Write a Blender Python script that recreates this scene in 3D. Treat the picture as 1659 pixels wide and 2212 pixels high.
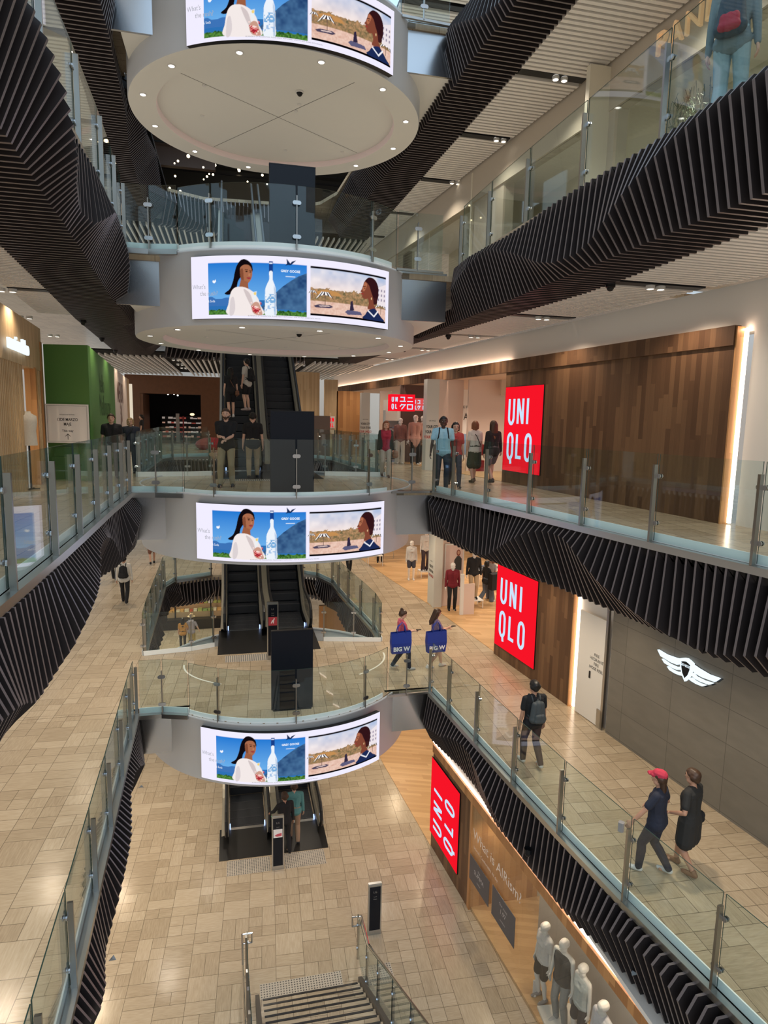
import bpy, bmesh, math, random
import numpy as np
from mathutils import Vector, Matrix
random.seed(7); rng = np.random.default_rng(7)
sc = bpy.context.scene
COL = sc.collection
PI = math.pi
for o in list(bpy.data.objects): bpy.data.objects.remove(o)

# ------------------------------------------------------------------ camera
EYE = Vector((0, 0, 1.65))
PITCH, ROLL, YAW, FPX = .14115, .02052, math.radians(13.2), 1406.1
fw = Vector((math.sin(YAW)*math.cos(PITCH), math.cos(YAW)*math.cos(PITCH), -math.sin(PITCH)))
rt = Vector((math.cos(YAW), -math.sin(YAW), 0)); up = rt.cross(fw)
xr = rt*math.cos(ROLL)+up*math.sin(ROLL); yr = up*math.cos(ROLL)-rt*math.sin(ROLL)
cd = bpy.data.cameras.new('camera'); cam = bpy.data.objects.new('camera', cd); COL.objects.link(cam)
cam.matrix_world = Matrix(((xr.x, yr.x, -fw.x, EYE.x), (xr.y, yr.y, -fw.y, EYE.y), (xr.z, yr.z, -fw.z, EYE.z), (0, 0, 0, 1)))
cd.sensor_fit = 'VERTICAL'; cd.sensor_height = 36; cd.lens = FPX/2212*36; cd.clip_start = .05; cd.clip_end = 300
sc.camera = cam
# ------------------------------------------------------------------ world: daylight from the skylight above, dim mall around
w = bpy.data.worlds.new('world'); sc.world = w; w.use_nodes = True
nt = w.node_tree; nt.nodes.clear()
out = nt.nodes.new('ShaderNodeOutputWorld'); bg = nt.nodes.new('ShaderNodeBackground')
tc = nt.nodes.new('ShaderNodeTexCoord'); sp = nt.nodes.new('ShaderNodeSeparateXYZ'); rp = nt.nodes.new('ShaderNodeValToRGB')
mr = nt.nodes.new('ShaderNodeMapRange'); mr.inputs[1].default_value = -1; mr.inputs[2].default_value = 1
nt.links.new(tc.outputs['Generated'], sp.inputs[0]); nt.links.new(sp.outputs[2], mr.inputs[0]); nt.links.new(mr.outputs[0], rp.inputs[0])
e = rp.color_ramp.elements
e[0].position = .30; e[0].color = (.20, .17, .14, 1)
e[1].position = .9; e[1].color = (.62, .80, 1.0, 1)
x = e.new(.53); x.color = (.26, .24, .22, 1)
x = e.new(.64); x.color = (.40, .52, .62, 1)
x = e.new(.76); x.color = (.56, .74, .94, 1)
nt.links.new(rp.outputs[0], bg.inputs[0]); bg.inputs[1].default_value = 1.6
nt.links.new(bg.outputs[0], out.inputs[0])
sc.view_settings.view_transform = 'Standard'; sc.view_settings.look = 'None'
sc.view_settings.exposure = 0.0; sc.view_settings.gamma = 1; sc.view_settings.use_curve_mapping = False
cy = sc.cycles
cy.max_bounces = 7; cy.diffuse_bounces = 4; cy.glossy_bounces = 4; cy.transmission_bounces = 4; cy.transparent_max_bounces = 14
cy.caustics_reflective = False; cy.caustics_refractive = False; cy.sample_clamp_indirect = 3; cy.use_denoising = True
cy.use_light_tree = True
cy.use_fast_gi = True; cy.fast_gi_method = 'ADD'; w.light_settings.ao_factor = .24; w.light_settings.distance = 4.0
LAMP_K = 2.6      # one dial for every downlight
WARM, NEUT, COOL = (1, .80, .58), (1, .90, .76), (.86, .94, 1)
# ------------------------------------------------------------------ helpers
class Mat: pass
M = Mat()
def newmat(name):
    m = bpy.data.materials.new(name); m.use_nodes = True
    return m, m.node_tree, m.node_tree.nodes['Principled BSDF']
def mat(name, col, rough=.5, metal=0., emis=None, es=0., spec=.5, coat=0., noise=0., nscale=8.):
    m, t, b = newmat(name)
    b.inputs['Base Color'].default_value = (*col, 1); b.inputs['Roughness'].default_value = rough
    b.inputs['Metallic'].default_value = metal; b.inputs['Specular IOR Level'].default_value = spec
    b.inputs['Coat Weight'].default_value = coat
    if emis: b.inputs['Emission Color'].default_value = (*emis, 1); b.inputs['Emission Strength'].default_value = es
    if noise:
        g = NG(t); p = g.geo_pos()
        n = g.noise(p, nscale, 4)
        f = g.math('MULTIPLY_ADD', n, 2*noise, 1-noise)
        c = t.nodes.new('ShaderNodeVectorMath'); c.operation = 'SCALE'; c.inputs[0].default_value = col
        t.links.new(f, c.inputs['Scale']); t.links.new(c.outputs[0], b.inputs['Base Color'])
    return m
def emit(name, col, s):
    m = bpy.data.materials.new(name); m.use_nodes = True; t = m.node_tree; t.nodes.clear()
    o = t.nodes.new('ShaderNodeOutputMaterial'); e = t.nodes.new('ShaderNodeEmission')
    e.inputs[0].default_value = (*col, 1); e.inputs[1].default_value = s; t.links.new(e.outputs[0], o.inputs[0])
    return m
class NG:
    def __init__(s, t): s.t = t
    def geo_pos(s): return s.t.nodes.new('ShaderNodeNewGeometry').outputs['Position']
    def math(s, op, a, b=None, c=None):
        n = s.t.nodes.new('ShaderNodeMath'); n.operation = op
        for i, v in enumerate((a, b, c)):
            if v is None: continue
            if isinstance(v, (int, float)): n.inputs[i].default_value = v
            else: s.t.links.new(v, n.inputs[i])
        return n.outputs[0]
    def sep(s, v):
        n = s.t.nodes.new('ShaderNodeSeparateXYZ'); s.t.links.new(v, n.inputs[0]); return n.outputs
    def comb(s, x, y, z):
        n = s.t.nodes.new('ShaderNodeCombineXYZ')
        for i, v in enumerate((x, y, z)):
            if isinstance(v, (int, float)): n.inputs[i].default_value = v
            else: s.t.links.new(v, n.inputs[i])
        return n.outputs[0]
    def noise(s, v, scale, detail=2, rough=.5):
        n = s.t.nodes.new('ShaderNodeTexNoise'); s.t.links.new(v, n.inputs['Vector'])
        n.inputs['Scale'].default_value = scale; n.inputs['Detail'].default_value = detail; n.inputs['Roughness'].default_value = rough
        return n.outputs['Fac']
    def white(s, v):
        n = s.t.nodes.new('ShaderNodeTexWhiteNoise'); n.noise_dimensions = '3D'; s.t.links.new(v, n.inputs['Vector']); return n.outputs['Value']
    def ramp(s, f, stops):
        n = s.t.nodes.new('ShaderNodeValToRGB'); s.t.links.new(f, n.inputs[0]); e = n.color_ramp.elements
        while len(e) > 1: e.remove(e[-1])
        e[0].position = stops[0][0]; e[0].color = (*stops[0][1], 1)
        for p, c in stops[1:]:
            k = e.new(p); k.color = (*c, 1)
        return n.outputs[0]
    def mix(s, f, a, b):
        n = s.t.nodes.new('ShaderNodeMix'); n.data_type = 'RGBA'
        if isinstance(f, (int, float)): n.inputs[0].default_value = f
        else: s.t.links.new(f, n.inputs[0])
        for i, v in ((6, a), (7, b)):
            if isinstance(v, tuple): n.inputs[i].default_value = (*v, 1)
            else: s.t.links.new(v, n.inputs[i])
        return n.outputs[2]

def tile_mat(name, stops, cell=.6, rough=.22, rot=-.05):
    """stone tiles: squares, pairs of halves either way round, each with veins along its length"""
    m, t, b = newmat(name); g = NG(t); p = g.sep(g.geo_pos())
    c, s = math.cos(rot), math.sin(rot)
    X = g.math('ADD', g.math('MULTIPLY', p[0], c), g.math('MULTIPLY', p[1], s)); X = g.math('ADD', X, 50.25)
    Y = g.math('ADD', g.math('MULTIPLY', p[0], -s), g.math('MULTIPLY', p[1], c)); Y = g.math('ADD', Y, 50.1)
    cx = g.math('DIVIDE', X, cell); iy0 = g.math('FLOOR', cx)
    # every second column is shifted by half a tile
    sh = g.math('MULTIPLY', g.math('MODULO', iy0, 2), cell*.5)
    cyy = g.math('DIVIDE', g.math('ADD', Y, sh), cell)
    ix, iy = iy0, g.math('FLOOR', cyy)
    fx, fy = g.math('FRACT', cx), g.math('FRACT', cyy)
    r = g.white(g.comb(ix, iy, 0)); r2 = g.white(g.comb(ix, iy, 7))
    split = g.math('GREATER_THAN', r, .27)          # 0: a whole square
    orient = g.math('GREATER_THAN', r2, .5)
    # u along the grain, v across
    def sel(f, a, b_): return g.math('ADD', a, g.math('MULTIPLY', f, g.math('SUBTRACT', b_, a)))
    u, v = sel(orient, fx, fy), sel(orient, fy, fx)
    k = g.math('ADD', 1, split); v2 = g.math('MULTIPLY', v, k); iv = g.math('FLOOR', v2); fv = g.math('DIVIDE', g.math('FRACT', v2), k)
    hv = g.math('DIVIDE', 1, k)
    # some halves are cut once more across
    r3 = g.white(g.comb(ix, iy, g.math('ADD', iv, 3))); cut = g.math('MULTIPLY', split, g.math('GREATER_THAN', r3, .52))
    ku = g.math('ADD', 1, cut); u2 = g.math('MULTIPLY', u, ku); iu = g.math('FLOOR', u2); fu = g.math('DIVIDE', g.math('FRACT', u2), ku); hu = g.math('DIVIDE', 1, ku)
    du = g.math('MINIMUM', fu, g.math('SUBTRACT', hu, fu)); dv = g.math('MINIMUM', fv, g.math('SUBTRACT', hv, fv))
    edge = g.math('LESS_THAN', g.math('MINIMUM', du, dv), .0075)
    tid = g.white(g.comb(g.math('ADD', ix, g.math('MULTIPLY', iu, .37)), iy, g.math('ADD', iv, 11)))
    grain = g.noise(g.comb(g.math('MULTIPLY', u, .9), g.math('MULTIPLY', v, 9), g.math('ADD', g.math('MULTIPLY', tid, 40), g.math('ADD', ix, iy))), 3.0, 4, .62)
    f = g.math('ADD', g.math('MULTIPLY', tid, .5), g.math('MULTIPLY', g.math('SUBTRACT', grain, .5), 1.3)); f = g.math('ADD', f, .18)
    col = g.ramp(f, stops)
    col = g.mix(edge, col, tuple(x*.45 for x in stops[0][1]))
    t.links.new(col, b.inputs['Base Color']); b.inputs['Roughness'].default_value = rough
    return m
def plank_mat(name, stops, w=.12, L=1.6, axis='V', rough=.4, gap=.012, rot=-.105, spec=.4):
    """axis V: upright boards on a wall; H: floor boards running across the hall"""
    m, t, b = newmat(name); g = NG(t); p = g.sep(g.geo_pos())
    if axis == 'V': a = g.math('ADD', p[1], g.math('MULTIPLY', p[0], .9)); l = p[2]
    elif axis == 'F': a = g.math('ADD', p[1], g.math('MULTIPLY', p[0], .35)); l = p[0]
    else: a = g.math('ADD', p[0], g.math('MULTIPLY', p[1], .1)); l = p[1]
    q = g.math('DIVIDE', g.math('ADD', a, 60), w); ia = g.math('FLOOR', q); fa = g.math('FRACT', q)
    off = g.white(g.comb(ia, 0, 5)); ql = g.math('ADD', g.math('DIVIDE', l, L), g.math('MULTIPLY', off, 7)); il = g.math('FLOOR', ql)
    tid = g.white(g.comb(ia, il, 2)); e = g.math('LESS_THAN', fa, gap)
    n = g.noise(g.comb(g.math('MULTIPLY', fa, 2.5), g.math('MULTIPLY', l, 1.1), g.math('MULTIPLY', tid, 30)), 3, 3)
    f = g.math('ADD', g.math('MULTIPLY', tid, .75), g.math('MULTIPLY', n, .35)); f = g.math('SUBTRACT', f, .05)
    col = g.mix(e, g.ramp(f, stops), tuple(x*.5 for x in stops[0][1]))
    t.links.new(col, b.inputs['Base Color']); b.inputs['Roughness'].default_value = rough; b.inputs['Specular IOR Level'].default_value = spec
    return m
def grid_mat(name, col, du, dz, rough=.6, line=.55, var=.1, w=.012):
    """large wall slabs with thin dark joints"""
    m, t, b = newmat(name); g = NG(t); p = g.sep(g.geo_pos())
    a = g.math('ADD', g.math('DIVIDE', p[1], du), 60.2); z = g.math('ADD', g.math('DIVIDE', p[2], dz), 60.0)
    tid = g.white(g.comb(g.math('FLOOR', a), g.math('FLOOR', z), 0))
    fa, fz = g.math('FRACT', a), g.math('FRACT', z)
    e = g.math('MAXIMUM', g.math('LESS_THAN', fa, w/du), g.math('LESS_THAN', fz, w/dz))
    n = g.noise(g.comb(p[0], p[1], g.math('MULTIPLY', p[2], 3)), 2.2, 5)
    f = g.math('ADD', g.math('MULTIPLY', tid, var), g.math('MULTIPLY', n, .35)); f = g.math('ADD', f, .8-var/2)
    sc_ = t.nodes.new('ShaderNodeVectorMath'); sc_.operation = 'SCALE'; sc_.inputs[0].default_value = col; t.links.new(f, sc_.inputs['Scale'])
    c = g.mix(e, sc_.outputs[0], tuple(x*line for x in col))
    t.links.new(c, b.inputs['Base Color']); b.inputs['Roughness'].default_value = rough
    return m
def glass_mat(name, tint=(.90, .965, .93), refl=.9, f0=.04):
    m = bpy.data.materials.new(name); m.use_nodes = True; t = m.node_tree; t.nodes.clear()
    o = t.nodes.new('ShaderNodeOutputMaterial'); tr = t.nodes.new('ShaderNodeBsdfTransparent'); gl = t.nodes.new('ShaderNodeBsdfGlossy')
    tr.inputs[0].default_value = (*tint, 1); gl.inputs['Roughness'].default_value = .02; gl.inputs[0].default_value = (refl, refl, refl, 1)
    g = NG(t); ge = t.nodes.new('ShaderNodeNewGeometry'); dp = t.nodes.new('ShaderNodeVectorMath'); dp.operation = 'DOT_PRODUCT'
    t.links.new(ge.outputs['Normal'], dp.inputs[0]); t.links.new(ge.outputs['Incoming'], dp.inputs[1])
    q = g.math('SUBTRACT', 1, g.math('ABSOLUTE', dp.outputs['Value'])); fr_ = g.math('MULTIPLY_ADD', g.math('POWER', q, 5), .8, f0)
    mx = t.nodes.new('ShaderNodeMixShader'); t.links.new(fr_, mx.inputs[0]); t.links.new(tr.outputs[0], mx.inputs[1]); t.links.new(gl.outputs[0], mx.inputs[2])
    t.links.new(mx.outputs[0], o.inputs[0]); return m

ORG = {}
def tag(o, label=None, cat=None, group=None, kind=None):
    if label: o['label'] = label
    if cat: o['category'] = cat
    if group: o['group'] = group
    if kind: o['kind'] = kind
    return o
def thing(name, label, cat, loc, group=None, kind=None, rz=0.):
    o = bpy.data.objects.new(name, None); COL.objects.link(o); o.location = loc; o.rotation_euler = (0, 0, rz); o.empty_display_size = .1
    ORG[o.name] = Vector(loc)
    return tag(o, label, cat, group, kind)
class MB:
    def __init__(s): s.v = []; s.f = []; s.m = []
    def add(s, vs, fs, mi=0):
        b = len(s.v); s.v.extend([tuple(p) for p in vs]); s.f.extend([tuple(b+i for i in f) for f in fs]); s.m.extend([mi]*len(fs)); return s
    def box(s, x0, x1, y0, y1, z0, z1, mi=0, mt=None):
        vs = [(x0,y0,z0),(x1,y0,z0),(x1,y1,z0),(x0,y1,z0),(x0,y0,z1),(x1,y0,z1),(x1,y1,z1),(x0,y1,z1)]
        k = len(s.f); s.add(vs, [(0,3,2,1),(4,5,6,7),(0,1,5,4),(1,2,6,5),(2,3,7,6),(3,0,4,7)], mi)
        if mt is not None: s.m[k+1] = mt
        return s
    def bevbox(s, x0, x1, y0, y1, z0, z1, r=.01, mi=0):
        poly = []
        for cx_, cy_, a0 in ((x1-r, y1-r, 0), (x0+r, y1-r, 90), (x0+r, y0+r, 180), (x1-r, y0+r, 270)):
            for k in range(4):
                a = math.radians(a0+30*k); poly.append((cx_+r*math.cos(a), cy_+r*math.sin(a)))
        return s.prism(poly, z0, z1, mi)
    def prism(s, poly, z0, z1, mi=0, mt=None, ms=None):
        n = len(poly); vs = [(x, y, z0) for x, y in poly]+[(x, y, z1) for x, y in poly]
        k = len(s.f)
        s.add(vs, [tuple(range(n))[::-1], tuple(range(n, 2*n))]+[(i, (i+1) % n, n+(i+1) % n, n+i) for i in range(n)], mi)
        if mt is not None: s.m[k+1] = mt
        if ms is not None:
            for j in range(k+2, len(s.m)): s.m[j] = ms
        return s
    def tube(s, pts, r, n=8, mi=0, caps=True):
        pts = [Vector(p) for p in pts]; rr = r if isinstance(r, (list, tuple)) else [r]*len(pts); rings = []; prev = None
        for i, p in enumerate(pts):
            d = (pts[min(i+1, len(pts)-1)]-pts[max(i-1, 0)]).normalized()
            if prev is None:
                a = d.orthogonal().normalized()
            else:
                a = (prev-d*prev.dot(d)); a = a.normalized() if a.length > 1e-6 else d.orthogonal().normalized()
            prev = a; b = d.cross(a)
            rings.append([p+(a*math.cos(2*PI*k/n)+b*math.sin(2*PI*k/n))*rr[i] for k in range(n)])
        vs = [q for R in rings for q in R]; fs = []
        for i in range(len(pts)-1):
            for k in range(n): fs.append((i*n+k, i*n+(k+1) % n, (i+1)*n+(k+1) % n, (i+1)*n+k))
        if caps: fs += [tuple(range(n))[::-1], tuple((len(pts)-1)*n+k for k in range(n))]
        return s.add(vs, fs, mi)
    def bar(s, a, b, w, h, mi=0):
        """rectangular bar from a to b; h is measured upwards-ish, w sideways"""
        a, b = Vector(a), Vector(b); d = (b-a).normalized(); z = Vector((0, 0, 1))
        sx = d.cross(z); sx = sx.normalized() if sx.length > 1e-4 else Vector((1, 0, 0)); uu = sx.cross(d)
        vs = [p+sx*i*w/2+uu*j*h/2 for p in (a, b) for i, j in ((-1,-1),(1,-1),(1,1),(-1,1))]
        return s.add(vs, [(0,1,2,3)[::-1],(4,5,6,7),(0,1,5,4),(1,2,6,5),(2,3,7,6),(3,0,4,7)], mi)
    def lathe(s, prof, c, n=24, mi=0):
        """prof (r, z) pairs about a vertical axis at c"""
        vs = []; fs = []
        for r, z in prof:
            for k in range(n): vs.append((c[0]+r*math.cos(2*PI*k/n), c[1]+r*math.sin(2*PI*k/n), c[2]+z))
        for i in range(len(prof)-1):
            for k in range(n): fs.append((i*n+k, i*n+(k+1) % n, (i+1)*n+(k+1) % n, (i+1)*n+k))
        return s.add(vs, fs, mi)
    def ball(s, c, r, n=10, mi=0, sx=1, sy=1, sz=1):
        vs = []; fs = []; h = max(4, n//2)
        for i in range(h+1):
            t = PI*i/h
            for k in range(n): vs.append((c[0]+r*sx*math.sin(t)*math.cos(2*PI*k/n), c[1]+r*sy*math.sin(t)*math.sin(2*PI*k/n), c[2]+r*sz*math.cos(t)))
        for i in range(h):
            for k in range(n): fs.append((i*n+k, (i+1)*n+k, (i+1)*n+(k+1) % n, i*n+(k+1) % n))
        return s.add(vs, fs, mi)
    def mesh(s, name, mats, org=(0, 0, 0), smooth=False, angle=None):
        me = bpy.data.meshes.new(name); ox, oy, oz = org
        me.from_pydata([(p[0]-ox, p[1]-oy, p[2]-oz) for p in s.v], [], s.f)
        for q in (mats if isinstance(mats, (list, tuple)) else [mats]): me.materials.append(q)
        if len(set(s.m)) > 1: me.polygons.foreach_set('material_index', s.m)
        if smooth: me.polygons.foreach_set('use_smooth', [True]*len(s.f))
        me.update(); return me
    def build(s, name, mats, parent=None, label=None, cat=None, group=None, kind=None, smooth=False):
        if parent is not None: org = ORG[parent.name]
        else:
            a = np.array(s.v); org = Vector(((a[:, 0].min()+a[:, 0].max())/2, (a[:, 1].min()+a[:, 1].max())/2, a[:, 2].min()))
        o = bpy.data.objects.new(name, s.mesh(name, mats, org, smooth)); COL.objects.link(o)
        ORG[o.name] = org
        if parent is not None: o.parent = parent
        else: o.location = org
        return tag(o, label, cat, group, kind)
def struct(name, mb, mats, label, cat, smooth=False):
    return mb.build(name, mats, None, label, cat, None, 'structure', smooth)
def copy_tree(src, loc=None, rz=None, label=None, parent=None):
    c = src.copy(); COL.objects.link(c)
    if parent is not None: c.parent = parent
    if loc is not None: c.location = loc; ORG[c.name] = Vector(loc)
    if rz is not None: c.rotation_euler = (0, 0, rz)
    if label: c['label'] = label
    for ch in [q for q in bpy.data.objects if q.parent == src]: copy_tree(ch, parent=c)
    return c
class Frame:
    """a flat sign's own axes in the hall: u along it, v up it, n out of it"""
    def __init__(s, o, u, v): s.o = Vector(o); s.u = Vector(u).normalized(); s.v = Vector(v).normalized(); s.n = s.u.cross(s.v)
    def __call__(s, a, b, c=0.): return s.o+s.u*a+s.v*b+s.n*c
def slab(mb, fr, u0, u1, v0, v1, c0, c1, mi=0):
    vs = [fr(a, b, c) for c in (c0, c1) for a, b in ((u0,v0),(u1,v0),(u1,v1),(u0,v1))]
    return mb.add(vs, [(0,3,2,1),(4,5,6,7),(0,1,5,4),(1,2,6,5),(2,3,7,6),(3,0,4,7)], mi)
def poly(mb, fr, pts, c0, c1, mi=0):
    n = len(pts); vs = [fr(a, b, c0) for a, b in pts]+[fr(a, b, c1) for a, b in pts]
    return mb.add(vs, [tuple(range(n))[::-1], tuple(range(n, 2*n))]+[(i, (i+1) % n, n+(i+1) % n, n+i) for i in range(n)], mi)
def arc(cx_, cy_, rx, ry, a0, a1, n=10): return [(cx_+rx*math.cos(math.radians(a0+(a1-a0)*k/n)), cy_+ry*math.sin(math.radians(a0+(a1-a0)*k/n))) for k in range(n+1)]
def stroke(mb, fr, pts, w, c0, c1, mi=0, closed=False, cap=True):
    P = [Vector(p) for p in pts]; n = len(P); L = []; R = []
    for i in range(n):
        a = P[(i-1) % n] if (closed or i > 0) else None; b = P[(i+1) % n] if (closed or i < n-1) else None
        d1 = (P[i]-a).normalized() if a is not None else None; d2 = (b-P[i]).normalized() if b is not None else None
        if d1 is None: d1 = d2
        if d2 is None: d2 = d1
        t = d1+d2; t = t.normalized() if t.length > 1e-6 else d1
        nn = Vector((-t.y, t.x)); k = w/2/max(.45, nn.dot(Vector((-d1.y, d1.x))))
        L.append(P[i]+nn*k); R.append(P[i]-nn*k)
    m = n if closed else n-1
    for i in range(m):
        j = (i+1) % n
        poly(mb, fr, [R[i], R[j], L[j], L[i]], c0, c1, mi)
def text_tris(s, size=1., align='CENTER', bold=0., sx=1., space=1.):
    cu = bpy.data.curves.new('t', 'FONT'); cu.body = s; cu.size = size; cu.align_x = align; cu.offset = bold; cu.space_character = space; cu.resolution_u = 3
    o = bpy.data.objects.new('t', cu); COL.objects.link(o)
    dg = bpy.context.evaluated_depsgraph_get(); me = bpy.data.meshes.new_from_object(o.evaluated_get(dg))
    vs = [(v.co.x*sx, v.co.y) for v in me.vertices]; fs = [tuple(p.vertices) for p in me.polygons]
    bpy.data.objects.remove(o); bpy.data.curves.remove(cu); bpy.data.meshes.remove(me)
    return vs, fs
def text(mb, fr, s, u, v, size, c, mi=0, align='CENTER', bold=0., sx=1., space=1., depth=0.):
    vs, fs = text_tris(s, size, align, bold, sx, space)
    mb.add([fr(u+a, v+b, c) for a, b in vs], fs, mi)
    if depth:      # give raised letters their sides
        ed = {}
        for f in fs:
            for i in range(len(f)):
                k = (f[i], f[(i+1) % len(f)]); ed[k] = ed.get(k, 0)+1
        for (a, b) in list(ed):
            if (b, a) not in ed:
                pa, pb = vs[a], vs[b]
                mb.add([fr(u+pa[0], v+pa[1], c), fr(u+pb[0], v+pb[1], c), fr(u+pb[0], v+pb[1], c-depth), fr(u+pa[0], v+pa[1], c-depth)], [(0,1,2,3)], mi)
def spot(loc, power, col=WARM, angle=120, blend=.7, r=.06, target=None):
    ld = bpy.data.lights.new('downlight_beam', 'SPOT'); ld.energy = power*LAMP_K; ld.color = col; ld.spot_size = math.radians(angle); ld.spot_blend = blend; ld.shadow_soft_size = r
    o = bpy.data.objects.new('downlight_beam', ld); COL.objects.link(o); o.location = loc
    if target is not None: o.rotation_euler = (Vector(target)-Vector(loc)).to_track_quat('-Z', 'Y').to_euler()
    return o
# ------------------------------------------------------------------ materials
M.tile = tile_mat('beige stone floor tiles', [(0, (.33, .252, .165)), (.5, (.44, .348, .237)), (1, (.53, .435, .315))])
M.woodfloor = plank_mat('oak floor boards', [(0, (.46, .26, .11)), (1, (.66, .41, .20))], w=.13, L=1.6, axis='F', rough=.35)
M.woodwall = plank_mat('brown timber boards', [(0, (.075, .036, .018)), (.5, (.125, .064, .032)), (1, (.195, .105, .052))], w=.11, L=1.5, rough=.5)
M.orangewood = plank_mat('warm timber boards', [(0, (.34, .15, .055)), (1, (.58, .30, .12))], w=.14, L=1.9, rough=.45)
M.redwood = mat('reddish timber', (.125, .050, .022), .45, noise=.25, nscale=5)
M.palewood = plank_mat('pale timber battens', [(0, (.45, .31, .17)), (1, (.62, .46, .28))], w=.07, L=4, rough=.5)
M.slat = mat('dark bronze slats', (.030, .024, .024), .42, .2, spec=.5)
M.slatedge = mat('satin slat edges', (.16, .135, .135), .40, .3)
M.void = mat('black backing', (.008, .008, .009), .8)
M.white = mat('white paint', (.74, .70, .64), .6)
M.offwhite = mat('off-white paint', (.70, .66, .60), .55)
M.whiteslat = mat('white ceiling slats', (.74, .69, .62), .5)
M.soffit = mat('pale soffit', (.68, .66, .595), .6)
M.fascia = mat('pale grey painted fascia', (.54, .55, .56), .42)
M.cove = mat('pink cove lip', (.80, .66, .64), .5)
M.grey = grid_mat('grey stone slabs', (.165, .150, .125), 1.3, .62, rough=.42)
M.pink = mat('pinkish plaster', (.72, .55, .45), .6)
M.pillar = mat('pale pillar', (.62, .60, .54), .5)
M.green = mat('green hoarding', (.085, .215, .055), .4)
M.black = mat('black metal', (.012, .012, .014), .35, .3)
M.panelblack = mat('black gloss panel', (.007, .009, .015), .22, 0, spec=.25)
M.rubber = mat('black rubber', (.012, .012, .013), .38)
M.steel = mat('brushed steel', (.55, .55, .54), .28, 1.)
M.post = mat('post steel', (.40, .38, .35), .30, 1.)
M.clamp = mat('clamp steel', (.62, .63, .65), .18, 1.)
M.polished = mat('polished steel sheet', (.60, .62, .65), .24, 1.)
_t = M.polished.node_tree; _g = NG(_t); _p = _g.sep(_g.geo_pos())
_n = _g.noise(_g.comb(_g.math('MULTIPLY', _p[0], .9), 0, _g.math('MULTIPLY', _p[2], .15)), 1.2, 0)
_b = _t.nodes.new('ShaderNodeBump'); _b.inputs['Strength'].default_value = .35; _b.inputs['Distance'].default_value = .06
_t.links.new(_n, _b.inputs['Height']); _t.links.new(_b.outputs[0], _t.nodes['Principled BSDF'].inputs['Normal'])
M.glass = glass_mat('balustrade glass', (.895, .955, .955))
M.clear = glass_mat('shop glass', (.95, .97, .96))
M.edge = mat('glass edge', (.03, .06, .05), .15)
M.kerb = mat('frosted glass kerb', (.95, .99, .97), .25)
M.red = emit('red lit sign face', (1., .008, .022), .93)
M.ltr = emit('lit sign letters', (.62, .80, 1.), .98)
M.whiteglow = emit('white letter glow', (.80, .93, 1.), 1.2)
M.warmstrip = emit('warm light strip', (1., .80, .62), 6.)
M.lamp = emit('downlight lens', (1., .95, .86), 9.)
M.bulb = emit('warm track lamp', (1., .80, .50), 7.)
M.ring = mat('downlight ring', (.62, .60, .56), .4)
M.gold = mat('gold letters', (.80, .55, .30), .3, .6, emis=(1., .62, .32), es=.25)
M.txt = mat('dark lettering', (.04, .038, .036), .6)
M.txtw = mat('white lettering', (.85, .85, .83), .5)
M.txtr = mat('red lettering', (.45, .06, .05), .6)
M.paper = mat('white board', (.74, .70, .66), .5)
M.landing = mat('dark steel landing plate', (.050, .048, .046), .34, .7)
M.tactile = mat('steel studs', (.22, .21, .20), .3, .9)
M.tread = mat('grooved black steps', (.040, .042, .048), .42, .4)
M.bronze = mat('bronze deck', (.34, .30, .235), .34, .45)
M.bluesteel = mat('blue steel cladding', (.36, .43, .50), .3, .5)

# ------------------------------------------------------------------ where the hall's lines run
RW = lambda y: 7.84-.105*(y-11.9)          # right shopfront line, upper three levels
RW2 = lambda y: 5.42-.075*(y-13.23)        # shop window line on the lowest level
LW = lambda y: -3.35-.087*(y-17.2)         # left shopfront line beyond the green hoarding
LS = lambda y: -4.42-.087*(y-17.4)         # left shopfront line nearer than it
def interp(tab, y):
    tab = sorted(tab)
    if y <= tab[0][0]: return list(tab[0][1:])
    for a, b in zip(tab, tab[1:]):
        if y <= b[0]:
            k = (y-a[0])/(b[0]-a[0]); return [p+(q-p)*k for p, q in zip(a[1:], b[1:])]
    return list(tab[-1][1:])
EDGE = {   # walkway edges beside the atrium: (y, x)
 'R0': [(2, 6.9), (4, 6.6), (6.47, 6.14), (8.1, 5.84), (9.67, 5.56), (10.98, 5.34), (12.58, 5.02), (13.7, 4.84), (14.74, 4.62)],
 'R-1': [(2, 6.0), (5, 5.68), (6.5, 5.45), (7.6, 5.32), (8.9, 5.19), (10.2, 5.08), (11.3, 5.0), (12.35, 4.93), (13.43, 4.85), (14.7, 4.73)],
 'L0': [(2, -2.0), (4, -2.03), (6, -2.05), (7.5, -2.06), (8.9, -2.08), (10.4, -2.11), (12, -2.15), (13.5, -2.16), (14.9, -2.19)],
 'L-1': [(2, -1.75), (5, -1.85), (7, -1.91), (7.7, -1.94), (9.5, -2.01), (11.5, -2.08), (13, -2.15), (14.9, -2.21)],
 'R1': [(2, 5.15), (6, 5.15), (9, 5.12), (12, 5.02), (14.9, 5.02)],
 'L1': [(2, -1.86), (6, -1.86), (9, -1.86), (12, -1.92), (14.9, -2.05)],
 'R2': [(2, 5.1), (14.9, 4.95)], 'L2': [(2, -2.1), (14.9, -2.25)]}
ex = lambda k, y: interp(EDGE[k], y)[0]
Z = {2: 10.1, 1: 5.12, 0: 0., -1: -5., -2: -10.}
HOLE = [(-2.48, 18.45), (-.58, 18.85), (2.62, 18.8), (4.32, 18.47), (4.37, 19.1), (4.27, 20.9), (4.1, 22.6), (3.95, 25.7), (3.5, 27.0), (2.94, 27.5), (-.95, 27.8), (-2.33, 27.1), (-2.67, 26.), (-2.54, 19.7)]
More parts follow.
